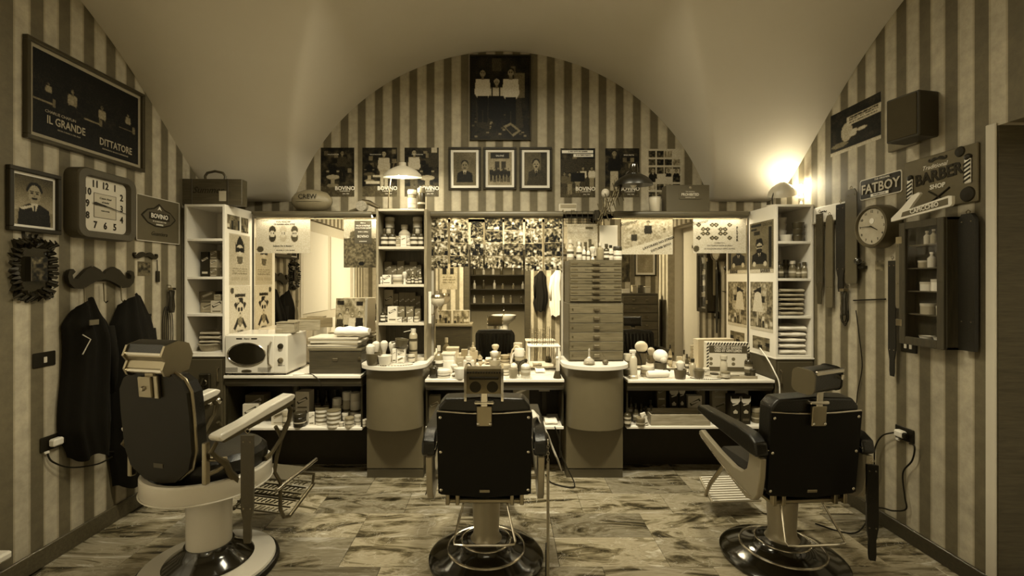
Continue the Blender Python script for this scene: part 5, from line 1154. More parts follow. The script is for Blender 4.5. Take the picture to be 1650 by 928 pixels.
carton(645, 3.57, zs+.009, 12, 10, .66, 'small low white box at the front of the left pedestal', strip=.3, dp=.03)
o = bowl(646, 3.63, zs+.125, 22, 13, .08, 'dark ribbed bowl tilted on top of the white box on the left pedestal', handle=-1); o.rotation_euler = (0, R(8), 0)
brush(652, 3.80, .929, 12, 20, 'small pale tipped brush behind the tilted bowl on the left pedestal', .2)
spraycan(666, 3.72, .9062+.001, 13, 52, .30, 'tall spray can with straw nozzle on the left pedestal', straw=True); 
jar(663, 3.66, zs, 11, 13, .06, 'dark label pot in front of the spray can on the left pedestal', lab=.5)
# ---- left counter (z .82)
zc = .8204
X0, X1 = -2.135, -1.66; t = thing('microwave', 'cream retro microwave with oval window on the left counter', 'microwave', ((X0+X1)/2, 3.585, zc)); h = (X1-X0)/2; hz = .315
MB().cbox(-h, h, 0, .36, .012, hz, .012).build('body', M['porcelain'], t)
for x in (-h+.04, h-.04):
    for y in (.04, .3): MB().cyl(.012, 0, .013, (x, y), 10).build('foot', M['rubber'], t)
d_ = MB().cbox(-h+.003, h-.095, -.012, 0, .018, hz-.006, .005).build('door', M['porcelain'], t)
cx = -.068; el = [(.145*math.cos(2*PI*i/40), .085*math.sin(2*PI*i/40)) for i in range(40)]
MB().prism([(cx+p[0]*.98, .165+p[1]*.98) for p in el], -.016, -.011).build('window', M['blackgloss'], d_); MB().tube([(cx+p[0], -.016, .165+p[1]) for p in el], .005, 8, True).build('window_ring', M['chrome'], d_)
MB().tube([(h-.118, -.012, .26), (h-.125, -.04, .235), (h-.128, -.044, .165), (h-.125, -.04, .095), (h-.115, -.012, .07)], .007, 8).build('handle', M['chrome'], d_)
for z in (.225, .115): MB().lathe([(0, 0), (.021, 0), (.019, .014), (.008, .016), (0, .016)], 18, M_=T3(h-.05, 0, z, rx=R(90))).build('knob', M['dark'] if z > .2 else M['steel'], t)
m = MB()
for k in range(4): m.box(-h+.008, -h+.10, -.013, -.012, .03+.009*k, .0335+.009*k); m.box(h-.22, h-.12, -.013, -.012, .03+.009*k, .0325+.009*k)
m.box(cx-.08, cx-.035, -.013, -.012, .278, .288); m.box(cx+.035, cx+.08, -.013, -.012, .278, .288); m.build('trim_lines', M['ink'], d_, smooth=False)
MB().prism([(cx+p[0]*.27, .035+p[1]*.14) for p in el], -.014, -.012).build('badge', M['steel'], d_); text('Retro', .018, M['ink'], d_, (cx, -.013, .283), shear=.3)
for k in range(4): MB().cbox(h-.072+.015*k, h-.066+.015*k, -.002, 0, .072, .078, .001).build('button', M['ink'], t)
zm = zc+.3165
t = thing('wooden_box', 'small wooden box with rounded front on top of the microwave', 'box', (PX(463, 3.7), 3.66, zm)); MB().cbox(-.07, .07, 0, .10, 0, .075, .004).build('box_body', M['woodl'], t); MB().cbox(-.075, -.02, -.006, .0, .0, .04, .003).build('front_block', M['woodl'], t); MB().cbox(-.072, .072, -.002, .102, .075, .085, .002).build('lid', M['woodm'], t)
t = thing('wooden_plank', 'short wooden plank lying on edge across the back of the microwave', 'plank', (PX(494, 3.9), 3.86, zm), R(-6)); MB().cbox(-.15, .13, 0, .02, 0, .085, .003).build('board', M['woodl'], t); MB().cyl(.006, -.003, 0, M_=T3(-.12, 0, .04, rx=R(90))).build('nail_head', M['iron'], t)
# wooden chest with papers
t = thing('wooden_chest', 'dark wooden lidded chest on the left counter beside the microwave', 'chest', (PX(540, 3.64), 3.64, zc)); w2 = 42*3.64/F
MB().cbox(-w2, w2, 0, .30, 0, .175, .004).build('chest_body', M['wooddark'], t); MB().cbox(-w2-.003, w2+.003, -.004, .303, .177, .195, .003).build('lid', M['wood'], t); MB().cbox(-.02, .02, -.006, 0, .10, .122, .002).build('latch_plate', M['steel'], t); MB().lathe([(0, 0), (.014, 0), (.012, .01), (0, .012)], 12, M_=T3(w2-.012, 0, .12, rx=R(90))).build('key_plate', M['iron'], t)
zz = zc+.1965; rnd = random.Random(4)
for i in range(6):
    a = rnd.uniform(-.05, .05); o = MB().cbox(-w2*.97, w2*.95, -.12, .14, 0, .010+.003*(i % 2), .001, M_=T3(rz=a)).build('magazine', tone(.5 if i % 2 else .30, .5)); o.location = (PX(541, 3.7)+rnd.uniform(-.015, .015), 3.78, zz+.0005); zz += .0135+.0005
    tag(o, f'large flat magazine, {["bottom", "second from the bottom", "third from the bottom", "third from the top", "second from the top", "topmost"][i]} of the pile on the dark chest', 'magazine', 'magazines piled on the dark chest')
zz += .002
c = CV(64, 60, .5, 50); c.noise(.3, 6)
for x, y, s_, v, hr in ((.16, .42, .85, .2, .05), (.40, .28, .9, .6, .1), (.58, .38, .85, .7, .5), (.82, .36, .9, .12, .3)): c.person(x, y, s_, v, .08, .62, hr)
c.rect(.7, .08, .92, .2, .12); c.rect(.05, .06, .28, .18, .15); c.noise(.2, 3, 0, 0, 1, .35)
l, w_, h_ = rect_on(537, 487, 590, 545, 3.86); t = thing('canvas_print', 'canvas print of four smiling people propped behind the white cloth', 'picture', (l[0], 3.87, zz), R(-14))
MB().cbox(-w_/2, w_/2, 0, .03, 0, h_, .002, M_=T3(rx=R(-4))).build('canvas_block', M['creamlam'], t); p = picture('photograph', c, w_, h_, t); p.location = (0, .0+.0, h_/2); p.rotation_euler = (R(-4), 0, 0)
o = MB().ball((0, 0, 0), .135, .05, .042, 24); o = MB(); o.grid(lambda u, v_: (.135*(2*u-1)*(1+.04*math.sin(v_*12)), .05*math.cos(2*PI*v_)*(1-.25*abs(2*u-1)**3), .040+.040*math.sin(2*PI*v_)*(1-.35*abs(2*u-1)**4)*(1+.1*math.sin(u*19))), 24, 16)
o.f += [tuple(j*25 for j in range(16)), tuple(j*25+24 for j in range(16))[::-1]]
o = o.build('rolled_cloth', M['cloth_white'], angle=70); o.location = (PX(567, 3.70), 3.715, zz+.0008); tag(o, 'rolled white cloth lying on the magazines in front of the canvas print', 'cloth')
t = thing('hand_tool', 'pale handled scraper lying at the front of the left counter', 'tool', (PX(484, 3.6), 3.595, zc+.006), R(20)); MB().cbox(-.05, .03, -.008, .008, -.005, .005, .003).build('handle', M['whitelam'], t); MB().cbox(.03, .06, -.005, .005, -.002, .002, .001).build('blade', M['steel'], t)
cable('thin cord trailing over the front edge of the left counter', [(PX(494, 3.6), 3.62, zc+.006), (PX(505, 3.58), 3.575, zc+.004), (PX(513, 3.56), 3.564, zc-.03), (PX(518, 3.56), 3.562, zc-.08)], .003)
# ---- middle counter (z .787)
zc = .7876
bottle(699, 3.66, zc, 14, 26, .03, 'squat dark glass bottle at the left end of the middle counter', cap=.03, lab=0, neck=.3)
bottle(707, 3.74, zc, 14, 48, .2, 'tall clear bottle with white label behind the squat dark bottle', cap=.5, lab=.7)
jar(715, 3.66, zc, 21, 13, .62, 'low wide white tub at the front left of the middle counter', lid=.66)
t = thing('tissue_box', 'white upright tissue box at the back of the middle counter', 'box', (PX(722, 3.8), 3.80, zc)); MB().cbox(-.052, .052, 0, .09, 0, .15, .006).build('box_body', M['whitelam'], t); MB().cbox(-.056, .056, -.003, .093, .15, .17, .004).build('lid', M['creamlam'], t); MB().cbox(-.05, .05, -.006, .0, .015, .11, .003).build('front_panel', M['cloth_white'], t)
brush(732, 3.70, zc, 12, 20, 'fat round brush between white tub and cup on the middle counter', .08)
bowl(742, 3.62, zc, 21, 17, .68, 'white porcelain shaving cup beside the register headrest on the middle counter', handle=-.8)
t = carton(741, 3.76, zc, 11, 28, .30, 'pale patterned packet left of the arched label carton', strip=.2, dp=.05)
t = thing('lotion_flask', 'white lotion flask with arched dark label and pump on the middle counter', 'bottle', (PX(755, 3.72), 3.72, zc)); MB().cbox(-.045, .045, 0, .05, 0, .125, .008).build('body', M['creamlam'], t); MB().lathe([(.03, .125), (.028, .15), (.012, .155), (.012, .17), (.007, .172), (.007, .2), (0, .2)], 14, (0, .025, 0)).build('pump', M['creamlam'], t)
MB().prism([(-.024, .02), (.024, .02), (.024, .085), (.016, .102), (0, .108), (-.016, .102), (-.024, .085)], -.002, 0).build('arched_label', M['ink'], t); MB().prism([(-.018, .024), (.018, .024), (.018, .08), (.01, .092), (0, .097), (-.01, .092), (-.018, .08)], -.003, -.002).build('label_field', M['cream'], t); MB().ball((0, -.003, .055), .012, .002, .02).build('label_figure', M['ink'], t)
carton(768, 3.72, zc, 9, 12, .5, 'low pale box right of the lotion flask', strip=.1, dp=.04); bottle(769, 3.80, zc, 8, 24, .45, 'slim pale bottle with black cap right of the lotion flask', cap=.02, lab=.6)
cloth_stack(757, 777, 3.62, .10, zc, 1, .022, 'folded white towel flat on the counter behind the register headrest')
bowl(797, 3.80, zc+.07, 20, 9, .30, 'shallow metal dish holding a round brush on the middle counter'); 
t = base_at(797, 3.80, zc, 'dish_stand', 'stout white stand under the shallow metal dish on the middle counter', 'stand'); MB().lathe([(0, 0), (.045, 0), (.04, .02), (.035, .06), (.04, .069), (0, .069)], 18).build('column', M['porcelain'], t)
brush(797, 3.80, zc+.079, 14, 22, 'round pale brush standing in the shallow metal dish', .55)
cloth_stack(776, 806, 3.66, .10, zc, 2, .028, 'rolled white towel heap behind the register headrest', seed=3)
jar(814, 3.76, zc, 17, 17, .22, 'glass jar with braided rim on the middle counter', lid=.35, lab=.5)
bottle(828, 3.75, zc, 11, 26, .6, 'white bottle with black cap and small dark print on the middle counter', cap=.02, lab=.45)
bowl(827, 3.63, zc+.004, 15, 15, .28, 'small ribbed grey bowl at the front of the middle counter')
bottle(847, 3.64, zc+.004, 15, 30, .62, 'square white lotion bottle with black cap at the front of the middle counter', cap=.02, lab=.3, neck=.25)
jar(837, 3.82, zc, 16, 40, .28, 'tall white dispenser with dark window at the back of the middle counter', lid=.6, lab=.06)
t = thing('scalloped_tray', 'white tray with notched edge at the front of the middle counter', 'tray', (PX(836, 3.62), 3.635, zc+.0004)); MB().cbox(-.105, .105, -.04, .03, 0, .0035, .0015).build('tray_body', M['porcelain'], t)
m = MB()
for i in range(14): m.cbox(-.095+.014*i, -.088+.014*i, -.0412, -.0395, .0004, .003, .0003)
m.build('edge_notch', M['ink'], t)
cable('black hose curving in an arch over the white bottles on the middle counter', [(PX(836, 3.72), 3.70, zc+.006), (PX(836, 3.72), 3.70, zc+.09), (PX(842, 3.72), 3.70, zc+.128), (PX(850, 3.72), 3.70, zc+.125)], .0035)
t = thing('arched_holder', 'white arched tube holder standing over the bottles of the middle counter', 'holder', (PX(815, 3.86), 3.88, zc)); MB().tube([(.05+.0, 0, .0), (.045, 0, .08), (.06, 0, .15), (.09, 0, .185), (.12, 0, .17), (.14, 0, .12), (.15, 0, .05), (.155, 0, .006)], .007, 8).build('arch', M['porcelain'], t)
# glass topped rack
t = thing('tool_stand', 'small white tool stand with slim rods upright on the middle counter', 'stand', (PX(876, 3.80), 3.76, zc)); w2 = 25*3.8/F; m = MB()
for x in (-w2, w2-.014):
    for y in (0, .13): m.cbox(x, x+.014, y, y+.014, .006, .225, .002)
m.build('frame', M['whitelam'], t); MB().cbox(-w2-.006, w2+.006, -.004, .15, .225, .235, .002).build('top', M['whitelam'], t); MB().cbox(-w2-.004, w2+.004, -.002, .148, 0, .006, .002).build('base', M['whitelam'], t)
rnd = random.Random(9)
for i in range(12):
    x = -w2+.035+.016*i; y = rnd.uniform(.03, .12); m = MB(); zt_ = .30+rnd.random()*.07; m.tube([(x, y, .12), (x, y, zt_)], .0022, 6)
    for k in range(5): m.ball((x, y, .245+.02*k), .004, seg=6)
    tag(m.build('styling_rod', M['steel'], loc=(PX(876, 3.80), 3.76, zc)), f'slim beaded rod, {ORD[i] if i < 10 else ["second from the right", "rightmost"][i-10]} of the dozen standing in the white tool stand', 'tool', 'slim rods in the white tool stand')
cloth_stack(861, 880, 3.79, .10, zc+.0065, 1, .03, 'crumpled white cloth inside the tool stand')
t = thing('neck_brush', 'upright brush with splayed dark bristles at the right end of the middle counter', 'brush', (PX(898, 3.64), 3.64, zc)); MB().lathe([(0, 0), (.03, 0), (.032, .006), (.018, .055), (0, .055)], 10).build('bristles', plain(.05, .9, bump=.6, bscale=200, name='dark_bristle'), t); MB().cbox(-.009, .009, -.006, .006, .05, .15, .003).build('handle', M['creamlam'], t); MB().ball((0, 0, .155), .016, .01, .014).build('handle_end', M['porcelain'], t)
# ---- right pedestal top
zp = .9056
t = thing('perfume_flask', 'faceted clear perfume flask with slim neck on the right pedestal', 'bottle', (PX(949, 3.58), 3.57, zp)); MB().lathe([(0, 0), (.028, 0), (.042, .012), (.038, .035), (.012, .055), (.008, .065), (.006, .10), (.009, .11), (0, .13)], 12).build('flask', plain(.45, .1, .3, vary=.5, scale=120, name='cut_glass'), t)
MB().lathe([(.0435, .008), (.0435, .016)], 12).build('base_band', M['brass'], t)
t = thing('ornament_ball', 'round dark ball with slanted stick on the right pedestal', 'ornament', (PX(975, 3.57), 3.56, zp)); MB().ball((0, 0, .022), .024, .024, .022).build('ball', plain(.09, .4, vary=.4, scale=60, name='patterned_wood'), t); MB().tube([(0, 0, .04), (-.012, 0, .065), (-.028, 0, .095)], .002, 6).build('stick', M['brass'], t)
# ---- things on the upper chest
zt = 1.3695+.3465
for i, (x, w_, h_, v, cp, k) in enumerate(((919, 11, 33, .35, .5, 'b'), (933, 9, 30, .5, .6, 'b'), (941, 6, 22, .6, .5, 'b'), (948, 6, 20, .6, .4, 'b'), (955, 11, 22, .03, .5, 'br'), (967, 12, 28, .22, .5, 'r'), (977, 10, 26, .04, .05, 'b'), (984, 9, 24, .5, .02, 'b'), (995, 14, 22, .5, .03, 'j'))):
    lb = ['tall frosted bottle', 'tall pale bottle', 'slim white tube bottle', 'second slim white tube bottle', 'dark headed brush', 'round amber flask', 'black capped bottle', 'pale bottle with black cap', 'wide jar with black lid'][i]+f', {ORD[i]} on the upper drawer chest'
    if k == 'br': brush(x, 3.78, zt, w_, h_, lb, .5)
    elif k == 'j': jar(x, 3.79, zt, w_, h_, v, lb, lid=cp, lab=.6)
    else: bottle(x, 3.79, zt, w_, h_, v, lb, cap=cp, lab=.55 if k == 'b' else 0, neck=.45 if k == 'b' else .3)
# ---- right counter (z .782)
zc = .7826
t = thing('spray_bottle', 'translucent spray bottle at the left end of the right counter', 'bottle', (PX(1020, 3.66), 3.65, zc)); MB().lathe([(0, 0), (.036, 0), (.038, .02), (.03, .03), (.029, .15), (.022, .17), (.012, .18), (0, .18)], 20).build('body', tone(.42, .2), t); MB().cyl(.014, .18, .20).build('collar', tone(.6), t); MB().cbox(-.03, .02, -.01, .01, .20, .225, .005).build('trigger_head', tone(.55), t); MB().tube([(-.025, 0, .205), (-.03, 0, .185), (-.024, 0, .17)], .004, 6).build('trigger', tone(.5), t)
jar(1011, 3.78, zc, 14, 34, .12, 'dark ribbed tin behind the spray bottle on the right counter', lid=.4)
cable('clear curved tube rising behind the spray bottle', [(PX(1034, 3.74), 3.76, zc+.005), (PX(1035, 3.74), 3.76, zc+.10), (PX(1030, 3.74), 3.76, zc+.18), (PX(1018, 3.74), 3.76, zc+.22)], .006)
jar(1043, 3.72, zc, 20, 17, .22, 'clear glass jar with ribbed wall on the right counter', lid=.5); carton(1048, 3.67, zc, 9, 11, .45, 'small framed label box in front of the clear jar', strip=.15, dp=.01)
t = thing('cloth_tray', 'oval white tray with rolled towel at the front of the right counter', 'tray', (PX(1061, 3.64), 3.655, zc)); MB().prism([(.112*math.cos(2*PI*i/40), .05*math.sin(2*PI*i/40)) for i in range(40)], 0, .006, 'xy').build('tray_body', M['porcelain'], t)
t = thing('rolled_towel', 'rolled white towel lying on the oval tray of the right counter', 'towel', (PX(1061, 3.64), 3.655, zc+.0065), R(8)); MB().lathe([(0, -.09), (.022, -.088), (.028, -.07), (.028, .07), (.022, .088), (0, .09)], 16, M_=T3(0, 0, .0285, ry=R(90))).build('roll', M['cloth_white'], t); MB().tube([(.09, .012*math.cos(a*.9)*(1-a/12), .0285+.012*math.sin(a*.9)*(1-a/12)) for a in range(10)], .003, 5).build('roll_end', M['cloth_white'], t)
bowl(1064, 3.74, zc, 21, 22, .07, 'dark wooden mug holding a big round white puff on the right counter', handle=1)
t = base_at(1064, 3.74, zc+.112, 'powder_puff', 'large round white puff resting on the dark wooden mug', 'puff'); MB().ball((0, 0, .05), .058, .055, .052, 20).build('puff', M['cloth_white'], t); MB().ball((.01, -.035, .025), .03, .03, .03, 14).build('bristle_ball', M['bristle'], t)
carton(1062, 3.69, zc, 13, 12, .7, 'small blank white box below the big white puff', strip=.6, dp=.03)
bowl(1096, 3.64, zc, 20, 15, .10, 'brown shaving mug with pipe shaped handle on the right counter', handle=1)
t = base_at(1096, 3.64, zc+.02, 'shaving_brush', 'pale fluffy brush head standing in the brown mug', 'brush'); MB().lathe([(0, 0), (.018, 0), (.02, .05), (.032, .085), (.03, .105), (.015, .12), (0, .122)], 18).build('bristles', M['bristle'], t)
t = thing('scalloped_tray', 'round white tray with beaded edge on the right counter', 'tray', (PX(1138, 3.66), 3.66, zc)); MB().lathe([(0, 0), (.115, 0), (.125, .006), (.118, .007), (0, .005)], 40, sy=.5).build('tray_body', M['porcelain'], t)
m = MB()
for i in range(24): a = PI+PI*i/23; m.ball((.125*math.cos(a), .0625*math.sin(a), .005), .0035, seg=6)
m.build('bead', M['ink'], t)
bowl(1126, 3.64, zc+.0065, 18, 13, .12, 'brown shaving bowl on the beaded tray of the right counter')
bottle(1116, 3.74, zc, 10, 28, .3, 'clear square bottle with black cap behind the brown mug', cap=.02, lab=0, neck=.45); bottle(1107, 3.80, zc, 6, 33, .05, 'slim black capped bottle left of the clear square bottle', cap=.02, lab=.5); bottle(1102, 3.84, zc, 6, 38, .3, 'tall slim bottle with black cap at the mirror on the right counter', cap=.02, lab=.5)
carton(1139, 3.70, zc, 9, 14, .5, 'small carton with dark bands on the beaded tray', strip=.05, dp=.03); jar(1151, 3.66, zc+.0065, 13, 7, .6, 'low pot with dark lid on the right counter', lid=.03)
# striped display box
t = thing('display_box', 'striped display box lettered CREATED BY BARBERS on the right counter', 'display box', (PX(1173, 3.84), 3.84, zc), R(-7)); w2 = 33*3.84/F; hb = 50*3.84/F
MB().cbox(-w2, w2, 0, .08, 0, hb, .003).build('box_body', M['cream'], t)
m = MB(); k = 0; x = -w2
while x < w2-.012: m.prism([(x, hb-.022), (x+.011, hb-.022), (x+.022, hb), (x+.011, hb)], -.002, 0); x += .022
for sx in (-w2, w2-.018):
    z = .02
    while z < hb-.03: m.prism([(sx, z), (sx+.018, z+.012), (sx+.018, z+.024), (sx, z+.012)], -.002, 0); z += .026
m.build('stripe', M['ink'], t, smooth=False)
MB().box(-w2+.02, w2-.02, -.003, 0, hb-.085, hb-.026).build('title_panel', plain(.05, .5, name='dark_print2'), t, smooth=False)
text('CREATED BY BARBERS', .030, M['cream'], t, (0, -.004, hb-.042), bold=.02, sx=.72); text('USED BY GENTLEMEN', .030, M['cream'], t, (0, -.004, hb-.068), bold=.02, sx=.72)
for x in (-w2+.035, w2*.25):
    for z in (.12, .08): MB().lathe([(0, 0), (.014, 0), (.014, .002), (0, .002)], 14, M_=T3(x, 0, z, rx=R(90))).build('seal', plain(.12, .5, name='seal_print'), t); 
MB().box(-w2+.02, w2-.02, -.004, 0, .02, .055).build('lower_panel', plain(.07, .5, name='dark_print3'), t, smooth=False)
bottle(1166, 3.70, zc+.012, 11, 32, .42, 'pale cylindrical bottle in front of the striped display box', cap=.45, lab=0, neck=.8)
jar(1169, 3.64, zc+.0125, 14, 9, .5, 'low patterned pot on the shallow tray of the right counter', lid=.15)
t = thing('shallow_tray', 'long shallow wooden tray in front of the striped display box', 'tray', (PX(1186, 3.64), 3.63, zc)); MB().cbox(-.165, .165, 0, .12, 0, .012, .002).build('tray_body', M['woodl'], t); MB().cbox(-.165, .165, 0, .008, .012, .022, .002).build('rim', M['woodl'], t)
bottle(1206, 3.70, zc+.012, 12, 36, .03, 'dark spray bottle at the right end of the right counter', cap=.03, lab=.1); jar(1213, 3.66, zc+.012, 8, 12, .04, 'small dark pot right of the dark spray bottle', lid=.03); 
t = thing('comb', 'dark comb shape lying across the shallow tray of the right counter', 'comb', (PX(1183, 3.66), 3.675, zc+.0125), R(10)); m = MB(); m.cbox(-.03, .05, -.006, .0, 0, .006, .001)
for i in range(14): m.box(-.028+.0055*i, -.0255+.0055*i, -.02, -.005, .001, .004)
m.build('comb_body', M['ink'], t, smooth=False)
for i, (x, v, a) in enumerate(((1143, .6, 20), (1150, .04, 28), (1138, .5, 34))):
    t = thing('leaflet', f'{["pale", "black", "cream"][i]} long leaflet leaning on the striped display box', 'leaflet', (PX(x, 3.78), 3.77, zc+.0062*i)); MB().cbox(-.07, .07, -.02, .02, 0, .005, .001, M_=T3(rz=R(-a))).build('leaflet_sheet', tone(v), t)
cable('white cable hanging from the right cabinet side over the counter end', [(2.10, 3.80, 1.0), (2.085, 3.66, .93), (2.09, 3.58, .85), (2.11, 3.55, .76), (2.112, 3.55, .60)], .005, M['whitelam'])
# ---- shelf under the counters
z1 = .4125
carton(410, 3.80, z1, 30, 40, .10, 'cream and dark carton standing at the left end of the lower left shelf', strip=.5, dp=.12); carton(404, 3.66, z1, 24, 34, .5, 'pale carton with dark slanted label half hidden by the white armrest', strip=.04, dp=.05, rz=R(12))
carton(450, 3.66, z1, 26, 24, .5, 'low cream carton behind the white armrest on the lower left shelf', strip=.3, dp=.10); jar(461, 3.63, z1, 12, 24, .4, 'grey tin right of the low cream carton on the lower left shelf', lid=.3)
carton(487, 3.72, z1, 22, 50, .45, 'tall cream carton with two dark slanted labels on the lower left shelf', strip=.03, dp=.10, two=True); jar(483, 3.64, z1, 20, 22, .02, 'black round tin in front of the tall cream carton', lid=.03)
jar(478, 3.80, z1, 12, 62, .03, 'dark bottle with label behind the tall cream carton', lid=.05, lab=.15)
carton(502, 3.66, z1, 9, 20, .6, 'small white packet with dark print leaning by the stacked tubs', strip=.04, dp=.03, rz=R(15))
zz = z1
for s_, x in enumerate((519, 538)):
    zz = z1
    for k in range(4):
        jar(x, 3.70 if s_ == 0 else 3.64, zz, 21 if s_ == 0 else 22, 6.3, .58, f'flat dark-rimmed white tub, {["bottom", "second from bottom", "second from top", "topmost"][k]} of the {["left", "right"][s_]} stack on the lower left shelf', lid=.12, group='flat white tubs stacked on the lower left shelf', lidh=.25); zz += 6.45*3.67/F+.0008
for i, (x, d, w_, h_, v, l_, zo) in enumerate(((543, 3.82, 14, 34, .5, .66, 0), (559, 3.86, 14, 42, .4, .6, 0), (573, 3.84, 17, 42, .6, .5, 0), (556, 3.72, 10, 16, .5, .5, 0), (563, 3.63, 15, 15, .45, .2, 0), (578, 3.70, 14, 14, .55, .5, 0), (550, 3.63, 8, 7, .5, .5, 0), (587, 3.64, 9, 11, .5, .5, 0))):
    jar(x, d, z1, w_, h_, v, ['tall jar with wide white lid behind the stacked tubs', 'tall jar with pale cap at the back right of the lower left shelf', 'large white jar on the right of the lower left shelf', 'small ribbed jar behind the stacked tubs', 'glass pot with dark stopper on the lower left shelf', 'clear tub in front of the large white jar', 'tiny pale pot between the stacked tubs and the glass pot', 'small pale pot at the right end of the lower left shelf'][i], lid=l_)
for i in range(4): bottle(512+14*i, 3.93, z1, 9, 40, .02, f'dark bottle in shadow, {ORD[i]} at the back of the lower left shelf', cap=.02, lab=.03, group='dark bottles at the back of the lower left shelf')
cloth_stack(590-25, 590-2, 3.9, .06, z1, 1, .012, 'flat folded cloth at the back of the lower left shelf') if False else None
# right lower shelf
z1 = .4185
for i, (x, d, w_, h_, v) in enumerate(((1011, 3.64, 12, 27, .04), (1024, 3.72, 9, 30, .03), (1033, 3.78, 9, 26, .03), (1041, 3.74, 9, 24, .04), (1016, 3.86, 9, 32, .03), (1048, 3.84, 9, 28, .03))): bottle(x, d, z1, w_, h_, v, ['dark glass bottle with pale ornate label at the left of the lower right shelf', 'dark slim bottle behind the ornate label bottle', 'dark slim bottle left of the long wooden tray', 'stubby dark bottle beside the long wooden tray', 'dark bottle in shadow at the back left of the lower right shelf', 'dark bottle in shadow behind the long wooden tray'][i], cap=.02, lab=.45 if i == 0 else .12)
jar(1032, 3.64, z1, 15, 13, .12, 'small dark lidded pot next to the fallen packet', lid=.2)
t = carton(1042, 3.62, z1+.001, 8, 20, .6, 'white packet leaning at a slant beside the wooden tray', strip=.05, dp=.02); t.rotation_euler = (0, R(-18), 0); t.location.z += .006
t = thing('wooden_tray', 'long pale wooden tray box on the lower right shelf', 'tray', (PX(1097, 3.63), 3.63, z1)); w2 = 48*3.63/F
MB().cbox(-w2, w2, 0, .012, 0, .085, .002).build('front_board', M['woodl'], t); MB().cbox(-w2, -w2+.012, .012, .20, 0, .085, .002).build('end_board', M['woodl'], t); MB().cbox(w2-.012, w2, .012, .20, 0, .085, .002).build('end_board', M['woodl'], t); MB().cbox(-w2+.012, w2-.012, .188, .20, 0, .085, .002).build('back_board', M['woodl'], t); MB().box(-w2+.012, w2-.012, .012, .188, 0, .008).build('bottom_board', M['woodm'], t)
def blackcarton(x, d, z, w_, h_, lb, g):
    t = carton(x, d, z, w_, h_, .02, lb, strip=.02, dp=.09, group=g); hw = w_*d/F/2; hh_ = h_*d/F
    MB().prism([(-hw, hh_), (-hw, hh_*.82), (-hw*.6, hh_*.74), (hw*.6, hh_*.74), (hw, hh_*.82), (hw, hh_), (hw*.8, hh_*.9), (-hw*.8, hh_*.9)], -.003, -.0012).build('pale_yoke', tone(.55), t, smooth=False); MB().prism([(-hw*.5, hh_*.45), (0, hh_*.52), (hw*.5, hh_*.45), (hw*.4, hh_*.38), (-hw*.4, hh_*.38)], -.003, -.0012).build('pale_arch', tone(.4), t, smooth=False)
g = 'black cartons with pale yokes on the lower right shelf'
blackcarton(1185, 3.66, z1, 15, 46, 'black carton with pale yoke, left of the pair behind the right armrest', g); blackcarton(1202, 3.66, z1, 15, 46, 'black carton with pale yoke, right of the pair behind the right armrest', g)
blackcarton(1086, 3.86, z1, 14, 48, 'black carton with pale yoke, left behind the long wooden tray', g); blackcarton(1099, 3.86, z1, 10, 50, 'black carton with pale yoke, right behind the long wooden tray', g)
carton(1066, 3.86, z1, 14, 58, .10, 'brown carton with slanted label at the back of the lower right shelf', strip=.35, two=True); carton(1120, 3.86, z1, 22, 34, .5, 'white carton with dark window print behind the long wooden tray', strip=.03, dp=.06); carton(1129, 3.91, z1, 14, 60, .12, 'dark carton with row of pale strokes at the back of the lower right shelf', strip=.4, dp=.04)
carton(1160, 3.88, z1, 24, 62, .28, 'grey striped tall carton at the back of the lower right shelf', strip=.4, two=True, dp=.06)
jar(1195, 3.86, z1, 20, 66, .62, 'white cylinder jar rising behind the black cartons', lid=.66, lidh=.1); jar(1218, 3.72, z1, 14, 24, .12, 'dark lidded jar beside the black cartons on the lower right shelf', lid=.3)
# middle lower shelf
z1 = .4155
t = thing('horseshoe_plaque', 'pale plaque with horseshoe mark standing on the lower middle shelf', 'plaque', (PX(877, 3.9), 3.90, z1+.235)); MB().cbox(-.045, .045, 0, .012, -.03, .05, .002).build('plaque_board', tone(.3), t); MB().tube([(.018*math.cos(R(a)), -.003, .01+.02*math.sin(R(a))) for a in range(-50, 231, 28)], .006, 6).build('horseshoe', M['ink'], t); MB().cbox(-.02, .02, .0, .012, -.235, -.03, .002).build('post', M['dark'], t)
carton(700, 3.70, z1, 18, 44, .14, 'brown carton at the left end of the lower middle shelf', strip=.4); carton(724, 3.75, z1, 22, 36, .06, 'dark carton beside the brown carton on the lower middle shelf', strip=.3)
cloth_stack(876, 900, 3.66, .12, z1, 1, .035, 'folded pale cloth at the right end of the lower middle shelf')
carton(840, 3.86, z1, 26, 60, .12, 'brown patterned carton at the back of the lower middle shelf', strip=.25, dp=.06)
cable('black cable dropping from the middle counter to the floor by the right pedestal', [(PX(893, 3.62), 3.585, z1+.01), (PX(900, 3.6), 3.575, z1-.08), (PX(905, 3.6), 3.57, .2), (PX(922, 3.6), 3.50, .03), (PX(918, 3.5), 3.47, .008), (PX(890, 3.5), 3.55, .008), (PX(880, 3.6), 3.65, .03)], .005)
